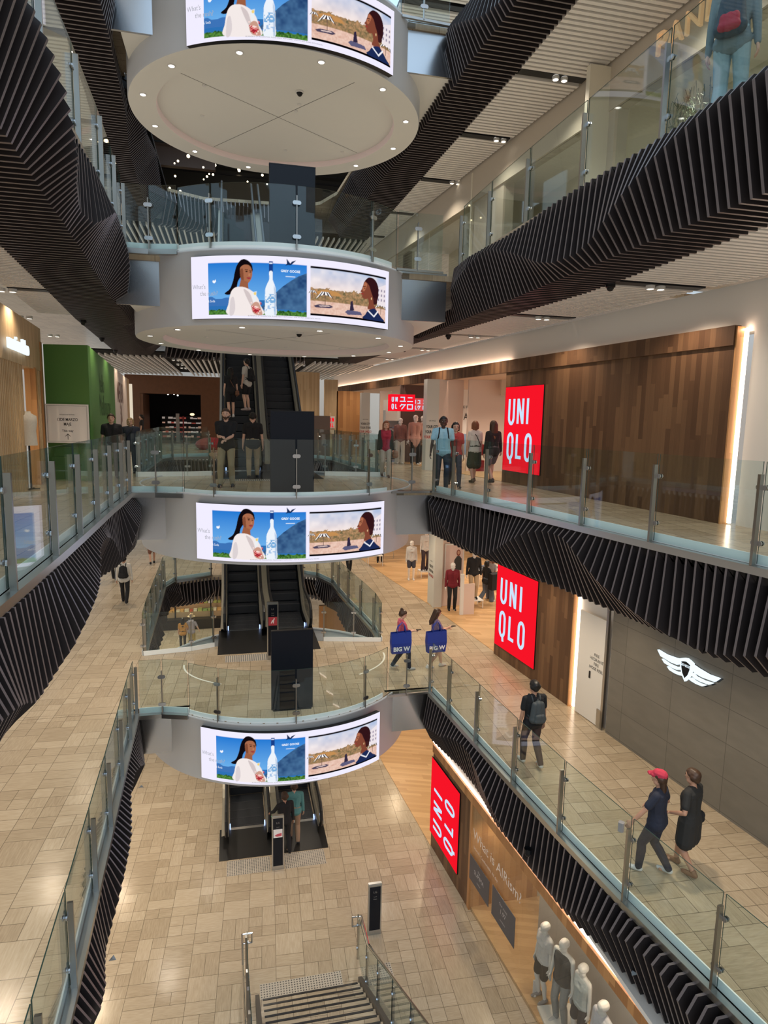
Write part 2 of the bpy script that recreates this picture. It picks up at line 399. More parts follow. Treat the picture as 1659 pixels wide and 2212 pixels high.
# ------------------------------------------------------------------ floors
def floor_level(name, z, lk, rk, label, t=.12, mt=0, far=46, zb=None):
    mb = MB(); ys = [0, 2, 4, 6, 8, 10, 12, 13.5, 14.8]
    le = [(ex(lk, y), y) for y in ys]; re_ = [(ex(rk, y), y) for y in ys]
    mb.prism([(-9, 0)]+[q for q in le]+[(-9, 14.8)], z-t, z)
    mb.prism([(14, 0), (14, 14.8)]+re_[::-1], z-t, z)
    # the bridge with its round bay, then the walks either side of the escalator opening
    a0 = math.asin((17-14.8)/3.38); zb = z if zb is None else zb; bay = [(1.18-3.34*math.cos(a0+(PI-2*a0)*k/20), 17-3.34*math.sin(a0+(PI-2*a0)*k/20)) for k in range(21)]
    L = [p for p in HOLE]
    near = [L[0], L[1], L[2], L[3]]
    mb.prism([(-9, 14.8)]+bay+[(14, 14.8), (14, 18.2)]+near[::-1]+[(-9, 18.2)], zb-t, zb)
    right = L[3:10]; left = [L[10], L[11], L[12], L[13], L[0]]
    mb.prism([(14, 18.2), (14, 27.5)]+right[::-1], z-t, z)
    mb.prism([(-9, 18.2)]+left[::-1]+[(-9, 27.8)], z-t, z)
    mb.prism([(-9, 27.8), L[10], L[9], (14, 27.5), (14, far), (-9, far)], z-t, z)
    return struct(name, mb, [M.tile], label, 'floor')
floor_level('floor_1', 0, 'L0', 'R0', 'glossy beige stone floor of the walkways at the level of the black notice panel and man in black shirt')
floor_level('floor_2', -5, 'L-1', 'R-1', 'beige stone floor one level down, crossed by the two shoppers with blue bags')
floor_level('floor_3', Z[1], 'L1', 'R1', 'floor of the upper walkway behind the top right balustrade', far=40, zb=4.93)
floor_level('floor_4', Z[2], 'L2', 'R2', 'floor of the topmost walkway above the highest white disc', far=40)
mb = MB(); mb.prism([(-9, 0), (14, 0), (14, 46), (-9, 46)], -10.15, -10)
struct('floor_5', mb, [M.tile], 'pale beige stone floor of the lowest level around the stairs', 'floor')
# timber floors of the big clothes shop on each level
mb = MB(); mb.prism([(RW(16.9)+.02, 16.9), (14, 16.9), (14, 34), (RW(34)-.1, 34), (RW(26)-.08, 26)], 0, .012); struct('floor_6', mb, [M.woodfloor], 'oak board floor inside the clothes shop, top of its three levels', 'floor')
mb = MB(); mb.prism([(7.40, 16.8), (14, 16.8), (14, 40), (5.3, 36), (6.4, 26.1), (6.92, 22.1)], -5, -4.988); struct('floor_7', mb, [M.woodfloor], 'oak board floor of the clothes shop with mannequins, one level down', 'floor')
mb = MB(); mb.prism([(RW2(15.8)-.02, 15.78), (14, 15.78), (14, 30), (4.5, 30), (4.9, 20.2)], -10, -9.988); mb.prism([(RW2(13.3)+.05, 13.3), (RW2(6)+.05, 6), (9, 6), (9, 13.3)], -10, -9.93)
struct('floor_8', mb, [M.woodfloor], 'oak board floor of the clothes shop and its window on the lowest level', 'floor')

# ------------------------------------------------------------------ slatted cladding of the walkway edges
def fins(mb, stations, T=.038, depth=.17, mi=0):
    """stations: list of (position, tangent, outline [(x, y, z)...]) -> one upright slat each, standing across the edge"""
    for tan, prof, inn in stations:
        n = len(prof); h = Vector(tan)*(T/2)
        P = [Vector(p) for p in prof]; Q = [Vector(p) for p in inn]
        vs = [p-h for p in P]+[p+h for p in P]+[q-h for q in Q]+[q+h for q in Q]; fs = []; fe = []
        for i in range(n-1):
            fe.append((i, i+1, n+i+1, n+i)); fs += [(2*n+i, 3*n+i, 3*n+i+1, 2*n+i+1), (i, 2*n+i, 2*n+i+1, i+1), (n+i, n+i+1, 3*n+i+1, 3*n+i)]
        fs += [(0, n, 3*n, 2*n), (n-1, 3*n-1, 4*n-1, 2*n-1)]
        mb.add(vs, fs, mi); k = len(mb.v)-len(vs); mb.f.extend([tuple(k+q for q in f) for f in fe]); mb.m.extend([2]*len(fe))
def inset(prof, d):
    """offset an outline (o, z), o = distance out into the atrium, inwards by d"""
    P = [Vector(p) for p in prof]; out = []
    for i in range(len(P)):
        a = (P[i]-P[i-1]).normalized() if i else None; b = (P[i+1]-P[i]).normalized() if i < len(P)-1 else None
        if a is None: a = b
        if b is None: b = a
        na, nb = Vector((-a.y, a.x)), Vector((-b.y, b.x)); m = na+nb
        m = m.normalized() if m.length > .2 else na
        k = d/max(.5, m.dot(na)); out.append(P[i]-m*k)
    return out
def ribbon(key, side, tab, y0, y1, label, inner, zs, step=.155, depth=.17, plain=None):
    """tab rows: y, P1x, P1z, P2x, P2z, P3x, P3z"""
    mb = MB(); st = []; n = int((y1-y0)/step); back = []
    for i in range(n+1):
        y = y0+i*step; p1x, p1z, p2x, p2z, p3x, p3z = interp(tab, y)
        xe = ex(key, min(y, 14.9)); xi = interp(inner, y)[0]
        if plain and plain[0] < y < plain[1]: xe = p1x+.05*side
        # o = -side*x grows into the atrium
        pr = [(-side*xe, p1z+.005), (-side*p1x, p1z), (-side*p2x, p2z), (-side*p3x, p3z), (-side*xi, p3z)]
        if side < 0: pass
        ins = inset([(a, b) for a, b in pr], depth)
        ins[0] = Vector((pr[0][0]-.0, pr[0][1]-.12)); ins[-1] = Vector((pr[-1][0], pr[-1][1]+depth*.7))
        st.append(((0, 1, 0), [(-side*a, y, b) for a, b in pr], [(-side*q[0], y, q[1]) for q in ins]))
        back.append([(-side*q[0], y, q[1]) for q in ins])
    fins(mb, st)
    for A, B in zip(back, back[1:]):           # dark lining behind the slats
        for i in range(len(A)-1): mb.add([A[i], A[i+1], B[i+1], B[i]], [(0, 1, 2, 3) if side > 0 else (3, 2, 1, 0)], 1)
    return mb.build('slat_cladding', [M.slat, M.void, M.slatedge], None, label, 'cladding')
TR0 = [(4.5,6.4,-.1,6.1,-.5,6.6,-1.35),(5.5,6.2,-.1,6.0,-.8,6.4,-1.35),(6.47,6.04,-.1,5.94,-1.13,6.22,-1.35),(6.78,5.99,-.1,5.95,-1.22,6.1,-1.33),(7.08,5.95,-.1,5.94,-1.26,6.0,-1.32),(7.55,5.87,-.1,5.85,-1.23,6.0,-1.3),(7.79,5.80,-.1,5.71,-1.13,5.95,-1.3),(8.1,5.74,-.1,5.59,-1.0,5.95,-1.3),(8.79,5.64,-.1,5.45,-.74,5.97,-1.34),(9.15,5.57,-.1,5.38,-.52,5.9,-1.33),(9.37,5.52,-.1,5.33,-.36,5.84,-1.32),(9.67,5.48,-.1,5.34,-.25,5.80,-1.31),(10.05,5.44,-.1,5.34,-.22,5.76,-1.31),(10.39,5.38,-.1,5.26,-.23,5.68,-1.29),(10.74,5.31,-.1,5.12,-.35,5.57,-1.28),(10.98,5.26,-.1,5.04,-.48,5.54,-1.28),(11.28,5.22,-.1,5.01,-.62,5.48,-1.27),(11.7,5.18,-.1,5.05,-.80,5.30,-1.22),(12.15,5.07,-.1,5.0,-1.04,5.25,-1.22),(12.58,4.95,-.1,4.95,-1.09,5.1,-1.2),(13.12,4.88,-.1,4.82,-1.0,4.92,-1.15),(13.71,4.78,-.1,4.61,-.72,4.79,-1.1),(14.34,4.70,-.1,4.54,-.40,4.67,-1.06),(14.74,4.61,-.11,4.51,-.23,4.62,-1.05)]
TR1_ = [(4.5,5.45,-5.1,5.3,-5.6,5.7,-6.4),(6.3,5.29,-5.09,5.18,-5.22,5.62,-6.4),(6.6,5.27,-5.09,5.16,-5.22,5.6,-6.38),(6.88,5.24,-5.09,5.10,-5.25,5.56,-6.35),(7.21,5.23,-5.1,5.07,-5.38,5.48,-6.28),(7.51,5.21,-5.1,5.02,-5.52,5.37,-6.18),(7.81,5.19,-5.1,5.0,-5.64,5.27,-6.12),(8.2,5.15,-5.1,5.0,-5.85,5.15,-6.12),(8.69,5.10,-5.1,5.02,-6.0,5.1,-6.15),(9.15,5.08,-5.1,5.0,-6.05,5.08,-6.15),(9.59,5.05,-5.1,4.95,-6.03,5.05,-6.15),(10.01,5.01,-5.1,4.87,-5.95,5.0,-6.13),(10.43,4.98,-5.1,4.81,-5.83,4.95,-6.12),(10.72,4.95,-5.1,4.77,-5.71,4.92,-6.12),(11.03,4.93,-5.1,4.74,-5.6,4.92,-6.12),(11.29,4.92,-5.1,4.72,-5.45,4.94,-6.12),(11.61,4.9,-5.1,4.74,-5.35,4.98,-6.14),(12.04,4.86,-5.1,4.76,-5.25,5.05,-6.22),(12.35,4.84,-5.1,4.74,-5.24,5.07,-6.25),(12.74,4.81,-5.1,4.69,-5.29,5.04,-6.24),(13.12,4.80,-5.1,4.65,-5.43,5.02,-6.24),(13.43,4.77,-5.1,4.58,-5.56,4.97,-6.24),(14.,4.7,-5.1,4.56,-5.7,4.85,-6.24),(14.56,4.66,-5.1,4.55,-5.84,4.75,-6.24)]
TL0 = [(4.5,-1.93,-.1,-1.65,-.5,-2.0,-1.25),(5.5,-1.93,-.1,-1.7,-.7,-2.0,-1.25),(5.98,-1.92,-.1,-1.78,-.88,-2.05,-1.25),(6.28,-1.93,-.1,-1.80,-1.01,-2.05,-1.25),(6.6,-1.93,-.1,-1.82,-1.06,-2.05,-1.22),(6.92,-1.94,-.1,-1.81,-1.04,-2.0,-1.22),(7.22,-1.94,-.1,-1.78,-.98,-1.98,-1.2),(7.52,-1.94,-.1,-1.72,-.89,-1.95,-1.2),(7.95,-1.95,-.1,-1.66,-.72,-1.95,-1.2),(8.47,-1.98,-.1,-1.66,-.61,-2.0,-1.2),(9.0,-2.0,-.1,-1.71,-.56,-2.1,-1.2),(9.41,-2.02,-.1,-1.78,-.52,-2.2,-1.22),(9.69,-2.02,-.1,-1.82,-.40,-2.3,-1.24),(9.99,-2.03,-.1,-1.88,-.30,-2.35,-1.25),(10.42,-2.04,-.1,-1.92,-.27,-2.4,-1.25),(10.96,-2.06,-.1,-1.95,-.30,-2.4,-1.25),(11.67,-2.09,-.1,-2.03,-.44,-2.38,-1.22),(12.08,-2.08,-.1,-2.03,-.60,-2.25,-1.2),(12.6,-2.09,-.1,-2.03,-.98,-2.12,-1.18),(12.92,-2.10,-.1,-2.0,-1.02,-2.08,-1.15),(13.13,-2.1,-.1,-1.89,-.86,-2.05,-1.12),(13.43,-2.1,-.1,-1.81,-.56,-2.02,-1.1),(14.14,-2.09,-.1,-1.85,-.45,-2.0,-1.1),(15.03,-2.08,-.1,-1.98,-.24,-2.05,-1.1)]
TL1_ = [(4.8,-1.75,-5.1,-1.6,-5.5,-1.95,-6.25),(6.4,-1.8,-5.1,-1.66,-5.25,-2.05,-6.25),(7.08,-1.82,-5.1,-1.70,-5.28,-2.05,-6.2),(7.52,-1.83,-5.1,-1.63,-5.48,-1.95,-6.2),(7.96,-1.85,-5.1,-1.65,-5.59,-1.9,-6.2),(8.4,-1.86,-5.1,-1.74,-5.68,-1.95,-6.2),(8.81,-1.89,-5.1,-1.80,-5.76,-2.0,-6.2),(9.27,-1.90,-5.1,-1.79,-5.76,-2.0,-6.2),(9.56,-1.91,-5.1,-1.74,-5.6,-2.0,-6.2),(9.9,-1.92,-5.1,-1.71,-5.46,-2.0,-6.2),(10.41,-1.94,-5.1,-1.71,-5.41,-2.05,-6.2),(10.77,-1.95,-5.1,-1.72,-5.37,-2.15,-6.2),(11.43,-1.97,-5.1,-1.81,-5.30,-2.25,-6.2),(11.8,-1.99,-5.1,-1.87,-5.22,-2.3,-6.2),(12.6,-2.03,-5.1,-1.91,-5.26,-2.3,-6.2),(13.05,-2.05,-5.1,-1.87,-5.38,-2.2,-6.2),(13.77,-2.10,-5.1,-1.89,-5.74,-2.1,-6.2),(14.61,-2.12,-5.1,-2.02,-6.12,-2.12,-6.2)]
g = lambda T, p3: [(r[0], r[1], r[2], r[3], r[4], p3, 3.95) for r in T]
TR1 = g([(4,5.06,5.1,4.95,5.0),(6.12,5.06,5.1,4.94,4.97),(6.58,5.06,5.1,4.93,4.95),(6.88,5.07,5.1,4.90,4.89),(7.21,5.08,5.1,4.87,4.78),(7.51,5.08,5.1,4.85,4.66),(7.84,5.08,5.1,4.85,4.54),(8.14,5.07,5.1,4.87,4.41),(8.45,5.05,5.1,4.91,4.29),(8.75,5.04,5.1,4.95,4.19),(9.1,5.02,5.1,4.95,4.12),(9.69,5.0,5.1,4.87,4.11),(10.25,4.98,5.08,4.83,4.25),(10.74,4.97,5.06,4.85,4.44),(11.32,4.96,5.04,4.84,4.65),(11.95,4.93,5.03,4.82,4.86),(12.6,4.90,5.05,4.82,4.95),(13.41,4.85,5.05,4.77,4.80),(14.1,4.92,5.08,4.84,4.72),(14.89,5.02,5.12,4.95,4.62)], 5.18)+[(15.2,5.12,4.3,5.12,4.2,5.2,3.95),(18.3,5.1,4.3,5.1,4.2,5.2,3.95),(18.6,4.4,5.08,4.3,4.8,4.9,3.95),(20.5,4.3,5.08,4.05,4.5,4.75,3.95),(22.5,4.25,5.08,4.1,4.85,4.7,3.95),(25,4.2,5.08,3.85,4.4,4.6,3.95),(27.6,4.1,5.08,3.9,4.8,4.5,3.95)]
TL1 = [(4,-1.85,5.1,-1.55,4.9,-1.80,3.95),(5.5,-1.85,5.1,-1.5,4.85,-1.81,3.95),(6.37,-1.85,5.1,-1.47,4.78,-1.82,3.95),(6.65,-1.85,5.1,-1.45,4.69,-1.83,3.95),(6.91,-1.84,5.1,-1.43,4.56,-1.85,3.95),(7.2,-1.84,5.1,-1.44,4.40,-1.87,3.95),(7.68,-1.84,5.1,-1.50,4.27,-1.90,3.95),(8.45,-1.84,5.08,-1.68,4.21,-1.95,3.95),(9.04,-1.84,5.06,-1.79,4.20,-1.97,3.95),(9.37,-1.84,5.05,-1.84,4.19,-2.0,3.95),(9.85,-1.84,5.05,-1.80,4.20,-2.03,3.95),(10.02,-1.83,5.05,-1.75,4.24,-2.03,3.95),(10.35,-1.82,5.05,-1.70,4.38,-2.05,3.95),(10.81,-1.82,5.0,-1.65,4.60,-2.08,3.95),(11.5,-1.84,5.0,-1.72,4.76,-2.13,3.95),(12.29,-1.88,5.02,-1.79,4.80,-2.18,3.95),(12.89,-1.92,5.04,-1.81,4.72,-2.22,3.95),(13.35,-1.95,5.05,-1.82,4.61,-2.26,3.95),(13.75,-1.98,5.05,-1.85,4.44,-2.29,3.95),(14.39,-2.05,5.05,-1.97,4.25,-2.33,3.95),(15.2,-2.2,4.3,-2.14,4.05,-2.35,3.95),(18.3,-2.3,4.3,-2.3,4.1,-2.45,3.95),(18.7,-2.4,5.08,-2.1,4.7,-2.75,3.95),(20.5,-2.5,5.08,-2.35,4.35,-2.85,3.95),(22.5,-2.55,5.08,-2.2,4.75,-2.95,3.95),(25,-2.6,5.08,-2.3,4.3,-3.0,3.95),(27.6,-2.6,5.08,-2.3,4.7,-3.1,3.95)]
TR2 = [(5,5.0,10.1,4.75,9.4,4.95,8.95),(8,5.0,10.1,4.7,9.8,4.95,8.95),(10.5,5.0,10.1,4.85,9.4,4.95,8.95),(11.4,4.98,10.1,4.82,9.12,4.96,8.95),(12.11,4.95,10.1,4.80,9.14,4.95,8.95),(12.55,4.93,10.1,4.75,9.21,4.93,8.95),(12.85,4.92,10.08,4.68,9.26,4.91,8.95),(13.13,4.88,10.08,4.62,9.37,4.89,8.95),(13.99,4.75,10.08,4.52,9.72,4.84,8.95),(14.63,4.68,10.1,4.58,9.95,4.88,8.95),(15.1,4.75,9.4,4.72,9.2,4.82,8.95),(18.3,4.7,9.4,4.68,9.2,4.78,8.95),(18.6,4.4,10.08,4.2,9.6,4.75,8.95),(20.5,4.3,10.08,4.0,9.4,4.6,8.95),(23,4.2,10.08,4.0,9.8,4.5,8.95),(26,4.1,10.08,3.8,9.4,4.4,8.95),(27.6,4.1,10.08,3.9,9.6,4.4,8.95)]
TL2 = [(8,-2.1,10.1,-1.9,9.8,-2.15,8.95),(11,-2.1,10.1,-1.85,9.3,-2.18,8.95),(12.5,-2.1,10.1,-1.9,9.2,-2.2,8.95),(13.7,-2.15,10.1,-2.0,9.5,-2.21,8.95),(14.9,-2.22,10.05,-2.12,9.6,-2.25,8.95),(15.3,-2.3,9.4,-2.26,9.2,-2.28,8.95),(18.3,-2.45,9.4,-2.4,9.2,-2.45,8.95),(18.7,-2.45,10.08,-2.1,9.7,-2.5,8.95),(20.5,-2.5,10.08,-2.2,9.4,-2.7,8.95),(23,-2.55,10.08,-2.2,9.8,-2.8,8.95),(26,-2.6,10.08,-2.3,9.4,-2.9,8.95),(27.6,-2.6,10.08,-2.3,9.6,-2.9,8.95)]
ribbon('R0', 1, TR0, 4.6, 14.8, 'dark slatted balcony cladding on the right, above the grey wall with white winged emblem', [(4, 7.6), (15, 5.6)], 0)
ribbon('R-1', 1, TR1_, 4.6, 14.7, 'dark slatted balcony cladding on the right, above the shop window with white mannequins', [(4, 6.6), (15, 5.7)], 0)
ribbon('L0', -1, TL0, 4.6, 14.8, 'dark slatted balcony cladding at left, hanging in front of the man with black backpack', [(4, -3.2), (15, -3.2)], 0)
ribbon('L-1', -1, TL1_, 4.9, 14.7, 'dark slatted balcony cladding at left above the lowest floor, lower of the left side', [(4, -3.0), (15, -3.2)], 0)
ribbon('R1', 1, TR1, 4.6, 27.6, 'dark slatted cladding under the top right balcony where two people stand', [(4, 5.95), (7, 6.1), (11, 6.2), (19, 5.5), (28, 5.1)], 0, plain=(15, 18.4))
ribbon('L1', -1, TL1, 4.6, 27.6, 'dark slatted cladding folding across the upper left corner, above the pale timber shopfront', [(4, -2.7), (10.6, -3.14), (14.1, -3.41), (17.9, -3.73), (21.5, -3.93), (28, -4.3)], 0, plain=(15, 18.4))
ribbon('R2', 1, TR2, 8, 27.6, 'dark slatted cladding right of the highest white disc, running down to the back', [(8, 6.0), (13.8, 5.96), (20, 5.75), (28, 5.5)], 0, plain=(15, 18.4))
ribbon('L2', -1, TL2, 8.5, 27.6, 'dark slatted cladding left of the highest white disc, seen from below', [(8, -2.7), (13.8, -3.0), (17.5, -3.21), (20.2, -3.43), (28, -3.8)], 0, plain=(15, 18.4))
def ring(z, label, seq):
    """slats round the escalator opening, standing across its edge"""
    pts = [Vector((*p, 0)) for p in seq]; st = []; back = []; s = 0
    seglen = [(b-a).length for a, b in zip(pts, pts[1:])]; tot = sum(seglen); n = int(tot/.16)
    mb = MB()
    for i in range(n+1):
        d = tot*i/n; k = 0
        while k < len(seglen)-1 and d > seglen[k]: d -= seglen[k]; k += 1
        p = pts[k].lerp(pts[k+1], d/seglen[k]); t = (pts[k+1]-pts[k]).normalized()
        if k < len(seglen)-1: t = t.lerp((pts[k+2]-pts[k+1]).normalized(), .5*d/seglen[k]).normalized()
        o = Vector((-t.y, t.x, 0)); a = .5+.5*math.sin(i*.16*1.9)
        pr = [(0, z-.1), (.08, z-.1), (.14+.18*(1-abs(2*a-1)), z-.25-.8*a), (-.12-.25*(1-a), z-1.2), (-.8, z-1.2)]
        ins = inset(pr, .16); ins[0] = Vector((0, z-.22)); ins[-1] = Vector((-.8, z-1.08))
        f = lambda q: (p.x+o.x*q[0], p.y+o.y*q[0], q[1])
        st.append((t, [f(q) for q in pr], [f(q) for q in ins])); back.append([f(q) for q in ins])
    fins(mb, st)
    for A, B in zip(back, back[1:]):
        for i in range(4): mb.add([A[i], A[i+1], B[i+1], B[i]], [(0, 1, 2, 3)], 1)
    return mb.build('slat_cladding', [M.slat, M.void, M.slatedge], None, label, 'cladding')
ring(-5, 'dark slatted lining of the escalator opening in the floor with the blue bags', [HOLE[3], *HOLE[4:14], HOLE[0]])
ring(0, 'dark slatted lining of the escalator opening behind the man in black shirt', [HOLE[3], *HOLE[4:14], HOLE[0]])
ring(Z[1]-.02, 'dark slatted far lip of the opening over the upper escalators', HOLE[9:12])
ring(Z[2]-.02, 'dark slatted far lip of the topmost opening, behind the highest white disc', HOLE[9:12])
# ------------------------------------------------------------------ round bridge bays with their soffit discs
CX, CYD, RD, SX = 1.18, 17.0, 3.40, 1.28
def drum(k, z, label, soffit=True):
    mb = MB()
    prof = [(3.37, -.06), (3.375, -.003), (RD, -.003), (RD, -.05), (RD-.015, -.06), (RD-.015, -1.44), (RD-.03, -1.48)]
    mb.lathe(prof, (CX, CYD, z), 96, 0); mb.lathe([(RD-.03, -1.48), (2.78, -1.48)], (CX, CYD, z), 96, 2)
    mb.lathe([(2.78, -1.48), (2.76, -1.46), (2.76, -1.34)], (CX, CYD, z), 96, 1)
    mb.lathe([(2.76, -1.34), (.01, -1.34)], (CX, CYD, z), 96, 2)
    for a in (35, 125):      # joints of the soffit boards
        c, s = math.cos(math.radians(a)), math.sin(math.radians(a)); d = Vector((c, s)); q = Vector((-s, c))*.006
        P = [Vector((CX, CYD))+d*2.7*u+q*v for u, v in ((-1,-1),(1,-1),(1,1),(-1,1))]
        mb.add([(p.x, p.y, z-1.342) for p in P], [(3,2,1,0)], 3)
    return struct('trim_%d' % k, mb, [M.fascia, M.cove, M.soffit, M.txt], label, 'bridge drum', True)
drum(1, Z[2]+.03, 'big round white drum of the highest bridge, its lit disc soffit with a cross of joints')
drum(2, Z[1]-.17, 'round white drum of the bridge above eye level, seen just from below')
drum(3, .03, 'round pale drum of the bridge where the man in black shirt stands')
drum(4, -5, 'round pale drum of the lowest bridge, over the escalator with two riders')
for k, z, nm in ((1, Z[2]+.1, 'highest'), (2, Z[1]-.14, 'second highest'), (3, 0, 'third'), (4, -5, 'lowest')):
    t = .0 if z != Z[2] else .0
    for s, x0, x1 in (('left', -2.3, -1.02), ('right', 3.60, 4.85)):
        mb = MB(); mb.box(x0, x1, 14.86, 14.92, z-1.07, z-.03, 0)
        mb.box(x0, x1, 14.84, 14.93, z-.06, z+.0, 1)
        struct('trim_%d%s' % (k+4, s), mb, [M.polished, M.steel], 'polished steel fascia %s of the %s screen' % (s, nm), 'fascia')
    mb = MB(); mb.box(-2.05, 4.85, 14.9, 18.4, z-1.06, z-.15)
    struct('ceiling_bridge_%d' % k, mb, [M.soffit], 'pale flat soffit of the %s bridge beside its drum' % nm, 'soffit')
# downlights and small fittings in the discs
dl = MB(); dl.lathe([(.085, 0), (.085, -.012), (.06, -.016), (.06, -.004)], (0, 0, 0), 16, 0); dl.lathe([(.06, -.006), (.001, -.006)], (0, 0, 0), 16, 1)
DL = dl.mesh('downlight', [M.ring, M.lamp])
def downlight(x, y, z, label, group):
    o = bpy.data.objects.new('downlight', DL); COL.objects.link(o); o.location = (x, y, z); return tag(o, label, 'downlight', group)
POS = ('right edge', 'far right', 'far side, right of centre', 'far side, left of centre', 'far left', 'left edge, beyond the middle', 'left edge', 'near left', 'near side, left of centre', 'near side, right of centre', 'near right', 'right edge, before the middle')
for z, nm in ((Z[2]+.03, 'highest'), (Z[1]-.17, 'second')):
    for a in range(12):
        t = math.radians(12+30*a); downlight(CX+3.07*math.cos(t), CYD+3.07*math.sin(t), z-1.478, 'downlight in the rim of the %s disc, at its %s' % (nm, POS[a]), 'downlights of the %s disc' % nm)
    c = thing('dome_camera', 'small dark dome camera under the %s white disc' % nm, 'camera', (1.55, 15.6, z-1.34))
    mb = MB(); mb.lathe([(.09, 0), (.09, -.03), (.075, -.04)], (1.55, 15.6, z-1.34), 16); mb.build('base', [M.ring], c)
    mb = MB(); mb.ball((1.55, 15.6, z-1.385), .062, 14); mb.build('dome', [M.black], c, smooth=True)
    for q, (x, y) in enumerate(((1.6, 16.2), (1.55, 16.55), (1.5, 18.9), (-.5, 15.9), (3.0, 18.6), (-.6, 17.4))):
        mb = MB(); mb.lathe([(.05, 0), (.045, -.02), (.001, -.022)], (x, y, z-1.34), 12)
        mb.build('sprinkler', [M.ring], None, 'tiny ceiling sensor on the %s white disc' % nm, 'sensor', 'sensors of the %s disc' % nm)
# ------------------------------------------------------------------ the advertising screens (one picture, painted point by point onto a curved face)
def paint():
    W, H = 424, 124; SS = 2; w, h = W*SS, H*SS
    yy, xx = np.mgrid[0:h, 0:w]; u = (xx+.5)/w; v = (yy+.5)/h
    img = np.ones((h, w, 3))*np.array([.90, .88, .97])
    A = 3.5     # aspect: heights in the same units as u
    def col(c): return (np.array(c)/255.)**2.2
    img[:] = col((236, 232, 250))
    def fill(pts, c, a=1.):
        m = np.zeros((h, w), bool); n = len(pts)
        for i in range(n):
            x0, y0 = pts[i]; x1, y1 = pts[(i+1) % n]
            if y0 == y1: continue
            c_ = ((v >= min(y0, y1)) & (v < max(y0, y1))); xi = x0+(v-y0)*(x1-x0)/(y1-y0); m ^= c_ & (u < xi)
        img[m] = img[m]*(1-a)+(col(c) if not callable(c) else c(m))*a
    def ell(cx_, cy_, rx, ry, c, a=1., ang=0):
        du, dv = (u-cx_), (v-cy_)/A; t = math.radians(ang); p = du*math.cos(t)+dv*math.sin(t); q = -du*math.sin(t)+dv*math.cos(t)
        m = (p/rx)**2+(q/ry)**2 <= 1; img[m] = img[m]*(1-a)+col(c)*a
    def smooth_curve(pts, n=8):
        P = [np.array(p, float) for p in pts]; out = []; N = len(P)
        for i in range(N):
            a, b, c, d = P[i-1], P[i], P[(i+1) % N], P[(i+2) % N]
            for k in range(n):
                t = k/n; out.append(tuple(.5*((2*b)+(c-a)*t+(2*a-5*b+4*c-d)*t*t+(-a+3*b-3*c+d)*t**3)))
        return out
    nz = rng.random((h//6+2, w//6+2))
    def noise(s):
        r = np.random.default_rng(int(s*10)); g = r.random((int(h/s)+3, int(w/s)+3)); y = yy/s; x = xx/s; i = y.astype(int); j = x.astype(int); fy = y-i; fx = x-j
        fx = fx*fx*(3-2*fx); fy = fy*fy*(3-2*fy)
        return (g[i, j]*(1-fx)+g[i, j+1]*fx)*(1-fy)+(g[i+1, j]*(1-fx)+g[i+1, j+1]*fx)*fy
    # left picture
    L = (.092, .548, .115, .935)
    m = (u > L[0]) & (u < L[1]) & (v > L[2]) & (v < L[3]); t = ((v-L[2])/(L[3]-L[2]))[..., None]
    sky = col((38, 118, 206))*(1-t)+col((120, 186, 238))*t; img[m] = sky[m]
    lake = m & (v > .70); img[lake] = col((48, 110, 176))
    n1 = noise(22); n2 = noise(9); n3 = noise(5)
    far = m & (v > .60+.10*n1) & (u < .24) & (v < .80); img[far] = col((62, 112, 178))
    mt = [(.345, .80), (.375, .72), (.40, .60), (.44, .47), (.475, .38), (.51, .30), (.548, .24), (.548, .84), (.34, .84)]
    def mcol(mm): q = (n1[mm]*.7+n2[mm]*.3)[:, None]; return col((30, 58, 104))*(1-q)+col((78, 118, 158))*q
    fill(mt, mcol); 
    hedge = m & (v > .845+.03*n3); q = n3[..., None]; hc = col((18, 60, 30))*(1-q)+col((96, 150, 66))*q; img[hedge] = hc[hedge]
    # woman in a white jacket
    fill(smooth_curve([(.232, .16), (.252, .075), (.278, .075), (.300, .15), (.303, .26), (.290, .25), (.262, .30), (.238, .40), (.225, .55), (.195, .62), (.172, .60), (.197, .53), (.213, .40), (.222, .26)]), (24, 18, 22))
    fill(smooth_curve([(.246, .22), (.262, .155), (.288, .16), (.301, .24), (.300, .34), (.288, .42), (.272, .445), (.254, .40)]), (164, 104, 76))
    fill(smooth_curve([(.246, .25), (.258, .21), (.262, .32), (.262, .42), (.25, .38)]), (128, 76, 54))
    fill([(.250, .38), (.282, .42), (.285, .56), (.235, .58)], (150, 92, 66))
    ell(.276, .255, .0055, .0028, (40, 22, 20)); ell(.294, .262, .0045, .0026, (40, 22, 20)); fill([(.268, .222), (.283, .226), (.283, .236), (.268, .230)], (44, 26, 22)); fill([(.288, .232), (.299, .236), (.299, .244), (.288, .240)], (44, 26, 22))
    fill([(.287, .27), (.293, .32), (.284, .325)], (190, 126, 94)); fill(smooth_curve([(.275, .355), (.286, .345), (.296, .358), (.286, .375)]), (150, 52, 58))
    fill(smooth_curve([(.203, .58), (.225, .505), (.262, .50), (.300, .56), (.325, .66), (.338, .78), (.345, .935), (.19, .935), (.190, .76)]), (238, 228, 226))
    fill(smooth_curve([(.262, .53), (.29, .60), (.305, .76), (.297, .80), (.275, .66)]), (205, 192, 192))
    fill(smooth_curve([(.20, .70), (.215, .66), (.222, .82), (.212, .935), (.195, .935)]), (214, 204, 206))
    fill(smooth_curve([(.297, .80), (.312, .735), (.330, .745), (.340, .83), (.346, .93), (.322, .935), (.304, .90)]), (196, 150, 132))
    for i in range(46):
        r = np.random.default_rng(i); ell(.318+r.normal()*.011, .85+r.normal()*.035, .0035, .0035, ((182, 42, 52), (222, 120, 120), (246, 214, 206), (150, 30, 46))[i % 4])
